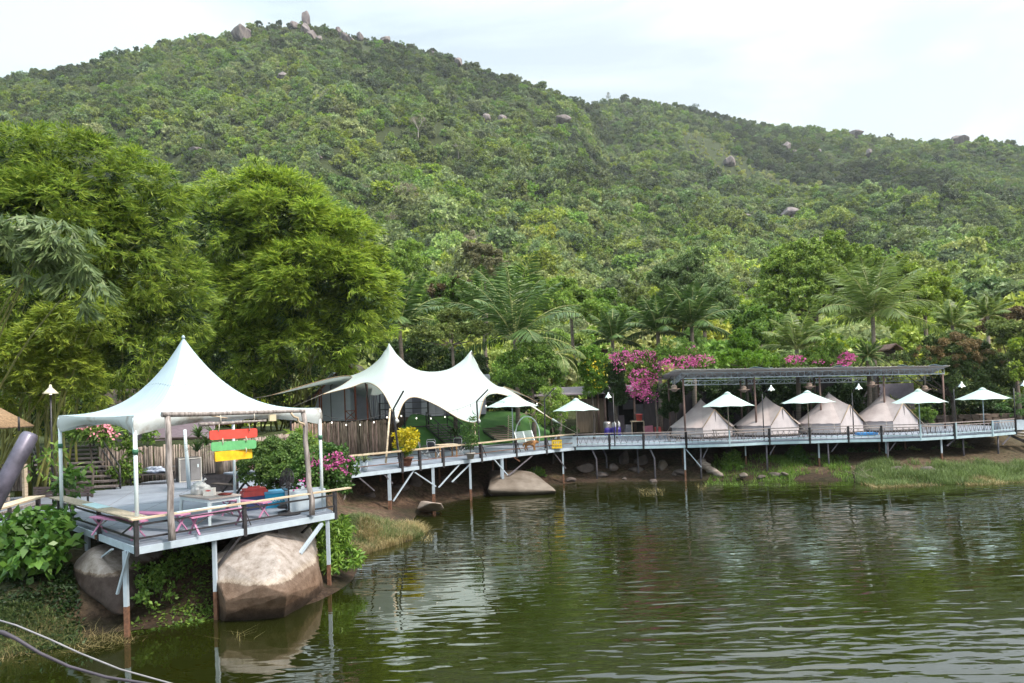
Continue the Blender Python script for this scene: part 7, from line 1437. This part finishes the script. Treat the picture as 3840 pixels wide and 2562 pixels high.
# ---------------------------------------------------------------- plants round the near platform
bigl = leafm('broad_leaves', (.068, .15, .024), .3, .3, rough=.35)
tree('broadleaf_bush', 'large bush of broad glossy leaves below the left corner rail', 'bush', [tuple(Y('A', x, y, d))+(r, r*.8, r*.75) for x, y, d, r in ((230, 1330, 17.4, .62), (110, 1410, 17.0, .65), (330, 1370, 17.1, .58), (240, 1460, 16.8, .62), (370, 1290, 17.6, .42), (60, 1370, 17.3, .55), (300, 1240, 18.0, .36), (180, 1530, 16.7, .5))], CL(n=1250, leafL=.29, leafW=.17, K=12, clump=.42, droop=.5), bigl, tr=.05)
tree('broadleaf_sapling', 'leafy sapling rising through the left corner of the platform', 'sapling', [tuple(Y('A', x, y, 20.5))+(r, r*.8, r) for x, y, r in ((440, 1030, .42), (470, 970, .26), (400, 1090, .3), (490, 1090, .26), (390, 1170, .3))], CL(n=150, leafL=.26, leafW=.13, K=9, clump=.5, droop=.4), bigl, tr=.03)
tree('papaya_like_shrub', 'thin shrub with drooping leaf fans in front of the left stairs', 'shrub', [tuple(Y('A', x, y, 22.3))+(r, r*.8, r*.6) for x, y, r in ((330, 830, .42), (250, 950, .45), (600, 920, .42), (350, 870, .3), (280, 1000, .25))], CL(n=55, leafL=.28, leafW=.10, K=7, clump=.6, droop=.9), midl, tr=.03)
tree('frangipani', 'bare-limbed small tree with pink flowers beside the left stairs', 'flowering tree', [tuple(Y('A', x, y, 24.5))+(r, r*.8, r*.6) for x, y, r in ((520, 720, .5), (600, 700, .55), (660, 730, .45), (470, 700, .4))], CL(n=700, leafL=.28, leafW=.08, K=8, clump=.5), midl, tr=.05, extra=('blossom_cover', clumpy([tuple(Y('A', x, y, 24.0))+(r, r*.8, r*.6) for x, y, r in ((600, 700, .6), (660, 730, .45))], 130, .12, .10, K=14, clump=.3), leafm('pale_pink_petals', (.72, .28, .34), .3, .15)))
tree('climbing_vine', 'thin green vine growing on the log wall behind the canopy pole', 'vine', [tuple(Y('A', x, y, 28))+(r, .2, r) for x, y, r in ((760, 760, .5), (830, 850, .45), (800, 930, .4), (950, 750, .35), (740, 980, .4), (860, 960, .35))], CL(n=1100, leafL=.15, leafW=.09, K=8, clump=.5), midl, tr=.02)
# palm in the black planter
t = planter(tuple(H('A', 1390, 1072, 2)), (1.15, .8, .62), .5, 'black square planter holding a small fan-leaved palm', None, None, 'black_planter', black_metal)
q = H('A', 1390, 1072, 2); MB().path([q+Vector((0, 0, .5)), q+Vector((-.05, 0, 1.1)), Y('A', 1375, 820, q.y)], [.16, .12, .07], 10).build('trunk', bark, t)
plantmesh('fronds', add(*[blades(tuple(Y('A', x, y, q.y)), 26, .9, .07, rng=np.random.default_rng(x)) for x, y in ((1370, 840), (1300, 790), (1250, 740), (1340, 730), (1240, 830), (1420, 860))]), palmM, t)
MB().path([Y('A', 1375, 830, q.y), Y('A', 1300, 740, q.y), Y('A', 1200, 700, q.y)], [.03, .02, .01], 6).build('stalk', bark, t)
# green shrub and pink flowers at the right of the platform
tree('spreading_shrub', 'wide low green shrub behind the fan, right side of the platform', 'shrub', [tuple(Y('A', x, y, d))+(r, r*.8, r*.55) for x, y, d, r in ((1700, 860, 23.5, .95), (1820, 830, 23.5, .95), (1620, 920, 23, .8), (1760, 930, 22.6, .9), (1880, 880, 23, .8), (1590, 980, 23, .5), (1850, 960, 22.2, .7), (1950, 900, 22.6, .7), (1700, 1010, 22.5, .8))], CL(n=13000, leafL=.12, leafW=.065, K=16, clump=.3), leafm('feathery_leaves', (.115, .20, .045)), trunk=(-8.4, 22.9), tr=.05)
tree('star_leaf_plant', 'upright plant with star-shaped leaf tufts above the spreading shrub', 'plant', [tuple(Y('A', x, y, 25))+(r, r*.8, r*.6) for x, y, r in ((1880, 735, .3), (1940, 775, .38), (1985, 800, .25))], CL(n=420, leafL=.30, leafW=.06, K=5, clump=.7), lightl, tr=.03)
bg_l = [tuple(Y('A', x, y, d))+(r, r*.8, r*.7) for x, y, d, r in ((1950, 930, 20.8, .55), (2050, 880, 21.2, .65), (2130, 930, 21.4, .6), (2010, 1000, 20.6, .6), (1920, 1010, 20.2, .5), (2100, 1020, 21, .55), (1960, 1080, 20, .35), (2140, 840, 21.8, .35))]
planter(tuple(H('A', 1925, 1205, 2)), (1.0, .55, .62), .55, 'tall white planter box at the right corner of the platform', None)
t = tree('bougainvillea', 'bougainvillea with magenta flowers spilling over the right corner of the platform', 'flowering shrub', bg_l, CL(n=7000, leafL=.12, leafW=.075, K=12, clump=.34), gl_, trunk=(-5.6, 20.9), tr=.04, extra=('flowers', clumpy([tuple(Y('A', x, y, d))+(r, r*.8, r*.7) for x, y, d, r in ((1985, 870, 20.6, .20), (2000, 930, 20.4, .25), (2160, 960, 20.8, .22), (1880, 1015, 19.6, .13), (1922, 1040, 19.5, .13), (1880, 1065, 19.5, .10), (2070, 910, 20.6, .28), (2190, 885, 21, .2), (2120, 870, 20.8, .25), (1925, 985, 20, .12), (2040, 960, 20.3, .2))], 420, .08, .07, K=12, clump=.5), pinkf))
tree('fern_bush', 'lush drooping bush under the right corner of the platform', 'bush', [tuple(Y('A', x, y, d))+(r, r*.8, r*.7) for x, y, d, r in ((2040, 1330, 21, .6), (2120, 1400, 20.5, .55), (2180, 1480, 20.0, .45), (2080, 1460, 20.2, .55), (1960, 1300, 21.5, .5), (2150, 1300, 21.5, .4), (2230, 1520, 19.8, .3), (1990, 1400, 20.8, .5), (2060, 1540, 19.6, .4))], CL(n=6500, leafL=.20, leafW=.055, K=13, clump=.36, droop=.6), leafm('lush_leaves', (.13, .235, .03)), trunk=(-5.2, 21.5), tr=.04)
for k, lst, lb, m_ in (('D', [(900, 1190, 110, 50, 43), (1080, 1200, 100, 50, 42.5), (1230, 1190, 90, 50, 43)], 'low scrub added to darken the shade under the deck right of the sand spit', dkl), ('D', [(1560, 1190, 110, 50, 43), (1800, 1190, 120, 55, 43.5), (1680, 1230, 90, 35, 42)], 'low scrub added to darken the shade under the deck below the last lamp', dkl), ('D', [(2050, 1170, 120, 60, 44), (2250, 1160, 120, 60, 44.5), (2150, 1210, 100, 35, 43)], 'low scrub added to darken the shade under the right end of the deck', dkl), ('C', [(1740, 1220, 70, 60, 42), (1700, 1300, 60, 50, 41.5), (1790, 1280, 60, 50, 41.5)], 'leafy shrub under the deck below the second parasol', midl), ('D', [(340, 1180, 70, 60, 42), (400, 1260, 60, 50, 41.5), (450, 1310, 30, 25, 41)], 'broad-leaved plant under the deck below the third tent', bigl), ('D', [(1780, 1150, 90, 70, 43.5), (1700, 1200, 60, 50, 43)], 'sparse bush under the deck near the right steps', olive), ('D', [(1370, 1190, 50, 50, 43)], 'small bush under the deck by a stilt', olive), ('B', [(1870, 965, 50, 35, 41.5)], 'small grass-like plant beside the brown slab', midl)):  # dark scrub added to make the shaded band under the deck darker
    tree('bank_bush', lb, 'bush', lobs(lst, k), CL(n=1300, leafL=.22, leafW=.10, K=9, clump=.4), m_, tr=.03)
_p = None
for i, (k_, x, y, q, lb) in enumerate((('B', 1010, 1090, .8, 'dark stone on the earth bank between the first two white stilts'), ('B', 820, 1120, .6, 'dark stone on the bank nearest the platform corner'), ('B', 1440, 1090, .7, 'dark stone just left of the big brown slab'), ('C', 330, 1380, .6, 'dark stone on the mud right of the big brown slab'), ('C', 600, 1360, .9, 'broad dark stone below the two blue drums'),
    ('C', 905, 1345, .8, 'dark stone on the bank below the work table'), ('C', 1060, 1370, .6, 'dark stone beside the bent stilt left of the tents'), ('C', 1290, 1350, .7, 'dark stone left of the thick driftwood log'), ('C', 2010, 1350, .6, 'dark stone on the bank below the gap between second and third tents'), ('D', 150, 1300, .7, 'dark stone behind the stilt below the second tent'), ('D', 1230, 1290, .7, 'dark stone among the grass below the fourth tent'), ('D', 1500, 1290, .8, 'dark stone at the upper edge of the right-hand grass'))):
    p = H(k_, x, y, .5 if y < 1330 else .2); p.z = gz(p.x, p.y)
    if _p is None: o = _p = rock_mesh('bank_stone', (p.x, p.y, p.z+.05), (.6, .5, .4), 401, dark_rock, cuts=10, sub=3, org=tuple(p))
    else: o = _p.copy(); sc.collection.objects.link(o)
    props(o, lb, 'rock', 'half buried stones under the walkway')
    o.location = p; o.rotation_euler = (0, 0, i*1.3); o.scale = (q/.5, q/.5*.9, q/.5*(.6+.1*(i % 4)))
# climbers on the bank between the two big boulders
tree('trailing_vine', 'trailing green vine on the bank between the two big boulders', 'vine', [tuple(Y('E', x, y, d))+(r, r*.7, r*.8) for x, y, d, r in ((1000, 900, 17.0, .38), (1080, 850, 17.4, .38), (900, 950, 16.7, .3), (1000, 1010, 16.5, .28), (1120, 950, 17.0, .25), (1180, 780, 18, .35), (1330, 700, 18.6, .4), (960, 820, 17.4, .3))], CL(n=1500, leafL=.10, leafW=.07, K=9, clump=.45), midl, tr=.02)
# ---------------------------------------------------------------- grasses (uncountable)
def grass(name, label, pts, hh, ww, m, seed=0, lean=.35):
    rng = np.random.default_rng(seed); n = len(pts); P = np.array(pts); L_ = hh*rng.uniform(.5, 1.25, n); a = rng.uniform(0, 6.283, n); d = np.stack([np.cos(a), np.sin(a), 0*a], 1)*rng.uniform(0, lean*2, (n, 1)); up = np.array([0, 0, 1.0])
    s = np.stack([-np.sin(a), np.cos(a), 0*a], 1)*ww/2; p1 = P+(up+d*.4)*L_[:, None]*.55; p2 = P+(up*.93+d*1.15)*L_[:, None]
    V = np.stack([P-s, P+s, p1+s*.7, p1-s*.7, p1-s*.7, p1+s*.7, p2+s*.08, p2-s*.08], 1).reshape(-1, 3); o = np_mesh(name, V, np.arange(len(V)).reshape(-1, 4), m, org=tuple(P.mean(0))); props(o, label, 'grass', kind='stuff'); return o
def scatter(poly_px, k, n, z0, seed, wts=None):
    rng = np.random.default_rng(seed); w = [H(k, x, y, z0) for x, y in poly_px]; Q = np.array([(p.x, p.y) for p in w]); lo, hi = Q.min(0), Q.max(0); out = []
    while len(out) < n:
        c = rng.uniform(lo, hi, (n*2, 2)); m = np.zeros(len(c), bool)
        for a, b_ in zip(Q, np.roll(Q, -1, 0)):
            if a[1] == b_[1]: continue
            q = ((a[1] > c[:, 1]) != (b_[1] > c[:, 1])) & (c[:, 0] < (b_[0]-a[0])*(c[:, 1]-a[1])/(b_[1]-a[1])+a[0]); m ^= q
        nz = fbm(c[:, 0]*.9+seed, c[:, 1]*.9, seed, 3); m &= rng.uniform(-.8, .6, len(c)) < nz
        c = c[m]; z = np.maximum(ground_z(c[:, 0], c[:, 1]), -.30); out += [(a, b_, q) for (a, b_), q in zip(c, z)]
    return out[:n]
straw = leafm('straw_grass', (.30, .24, .11), .2, .3); greeng = leafm('green_grass', (.12, .165, .055), .3, .35); limeg = leafm('lime_grass', (.13, .185, .055), .3, .3); dkg = leafm('dark_ground_leaves', (.018, .042, .009), .2, .4)  # dkg: green darkened to carry the shade of the bamboo
grass('green_grass_tuft', 'green grass on the small spit right of the platform', scatter([(600, 1330), (780, 1270), (1000, 1250), (1120, 1265), (1160, 1290), (1000, 1330), (760, 1400), (690, 1430)], 'B', 6000, .25, 3), .28, .016, greeng, 3)
grass('straw_grass_tuft', 'straw coloured dry grass along the waterline of the spit', scatter([(700, 1420), (780, 1310), (1000, 1280), (1150, 1250), (1180, 1290), (1060, 1350), (820, 1420), (720, 1470)], 'B', 7000, .1, 4), .26, .016, straw, 4, .7)
grass('sparse_reeds', 'thin dry reeds standing in the shallow water', scatter([(1120, 1270), (1200, 1300), (1210, 1370), (1150, 1380)], 'B', 120, 0, 5)+scatter([(930, 1480), (1150, 1470), (1150, 1520), (940, 1525)], 'C', 160, 0, 6)+scatter([(1400, 1420), (1550, 1450), (1480, 1480)], 'C', 60, 0, 7)+scatter([(1480, 1230), (1700, 1150), (1720, 1240)], 'E', 16, 0, 8), .30, .018, straw, 5, .8)
grass('lakeside_grass', 'bright green grass on the right-hand bank', scatter([(870, 1390), (860, 1350), (1100, 1320), (1500, 1325), (1900, 1310), (2480, 1280), (2480, 1370), (2000, 1400), (1500, 1400), (1100, 1430)], 'D', 19000, .12, 9), .38, .026, limeg, 9, .4)
grass('straw_fringe', 'dry yellowish grass fringe at the right waterline', scatter([(900, 1400), (1200, 1385), (2000, 1370), (2480, 1330), (2480, 1380), (2000, 1410), (1500, 1420), (1050, 1440)], 'D', 5000, .1, 10), .26, .022, straw, 10, .7)
grass('bank_grass', 'low green growth on the bank under the deck', scatter([(0, 1330), (500, 1290), (850, 1330), (800, 1240), (300, 1240), (0, 1270)], 'D', 3000, .5, 12)+scatter([(1500, 1340), (2300, 1340), (2300, 1240), (1600, 1240)], 'C', 3000, .6, 13), .22, .03, midl, 11, .7)
gr = scatter([(-60, 820), (300, 760), (480, 850), (560, 1000), (700, 1120), (600, 1200), (300, 1190), (-60, 1260)], 'E', 15000, .7, 14); P = np.array(gr); rng = np.random.default_rng(5); n = len(P)
v, f = leaf_quads(P+rng.normal(size=(n, 3))*[.02, .02, .03]+[0, 0, .03], rng.normal(size=(n, 3))*[1, 1, .4]+[0, 0, .35], np.array([0, 0, 1.])+rng.normal(size=(n, 3))*.5, rng.uniform(.06, .15, n), rng.uniform(.03, .07, n)); props(np_mesh('ground_cover', v, f, dkg, org=(-12, 16, .6)), 'ground cover on the lower left bank, its green darkened for bamboo shade', 'ground cover', kind='stuff')
gr = scatter([(870, 700), (1430, 640), (1450, 860), (1300, 960), (900, 900)], 'E', 2600, 1.0, 15); P = np.array(gr); n = len(P)
v, f = leaf_quads(P+[0, 0, .03], rng.normal(size=(n, 3))*[1, 1, .4]+[0, 0, .4], np.array([0, 0, 1.])+rng.normal(size=(n, 3))*.5, rng.uniform(.06, .14, n), rng.uniform(.03, .07, n)); props(np_mesh('shade_weeds', v, f, midl, org=(-9, 18, 1)), 'small weeds in the shade under the platform', 'weeds', kind='stuff')
grass('waterline_straw', 'dry stalks lying in the shallow water at the lower left', scatter([(-50, 1270), (300, 1190), (700, 1170), (850, 1190), (950, 1240), (600, 1300), (300, 1330), (-50, 1380)], 'E', 1000, .02, 16), .22, .011, straw, 16, 1.4)
grass('lower_left_grass', 'green blades fringing the lower left bank', scatter([(-50, 1180), (300, 1140), (560, 1150), (500, 1220), (-50, 1300)], 'E', 3000, .15, 17), .18, .012, greeng, 17, .9)
# ---------------------------------------------------------------- foreground pipe and cables
galv = mat('scratched_purple_grey_pipe', (.11, .10, .14), .38, .45, 14, bump=.004, metal=.3)
p0, p1_ = Y('F', -90, 2010, 2.05), Y('F', 108, 1640, 2.2); t = thing('steel_pipe', 'scratched grey steel pipe end slanting in close at the left edge', 'pipe', tuple(p1_)); MB().path([p0, p1_, p1_+(p1_-p0).normalized()*.012], [.0255, .0255, .021], 20).build('tube', galv, t)
o = MB().path([Y('F', x, y, 2.6) for x, y in ((-60, 2310), (60, 2345), (180, 2395), (300, 2450), (450, 2510), (700, 2580), (900, 2640))], .0034, 8).build('wire', mat('grey_cable', (.20, .19, .21), .6, .2, 20), org=Y('F', 60, 2345, 2.6)); props(o, 'thin pale grey wire sagging across the lower left corner', 'wire')
o = MB().path([Y('F', x, y, 2.3) for x, y in ((-60, 2365), (10, 2372), (60, 2395), (150, 2450), (260, 2500), (400, 2540), (540, 2562), (760, 2600))], [.006, .008, .0062, .0055, .005, .005, .005, .005], 8).build('cable', mat('dark_cable', (.045, .035, .05), .5, .2, 20), org=Y('F', 60, 2395, 2.3)); props(o, 'thicker dark cable sagging below the pale wire', 'cable')

# ---------------------------------------------------------------- air between here and the ridge
hz = bpy.data.materials.new('haze_air'); hz.use_nodes = True; t_ = hz.node_tree; t_.nodes.clear(); o_n = N(t_, 'ShaderNodeOutputMaterial'); pv = N(t_, 'ShaderNodeVolumePrincipled')
pv.inputs['Color'].default_value = (.80, .84, .95, 1); pv.inputs['Density'].default_value = .00013; pv.inputs['Anisotropy'].default_value = .1; t_.links.new(pv.outputs[0], o_n.inputs['Volume'])
hb = MB().box((0, 620, 235), (2900, 1700, 490)); props(hb.build('haze', hz, org=(0, 600, 0)), 'thin pale haze in the air over the valley', 'haze', kind='stuff')
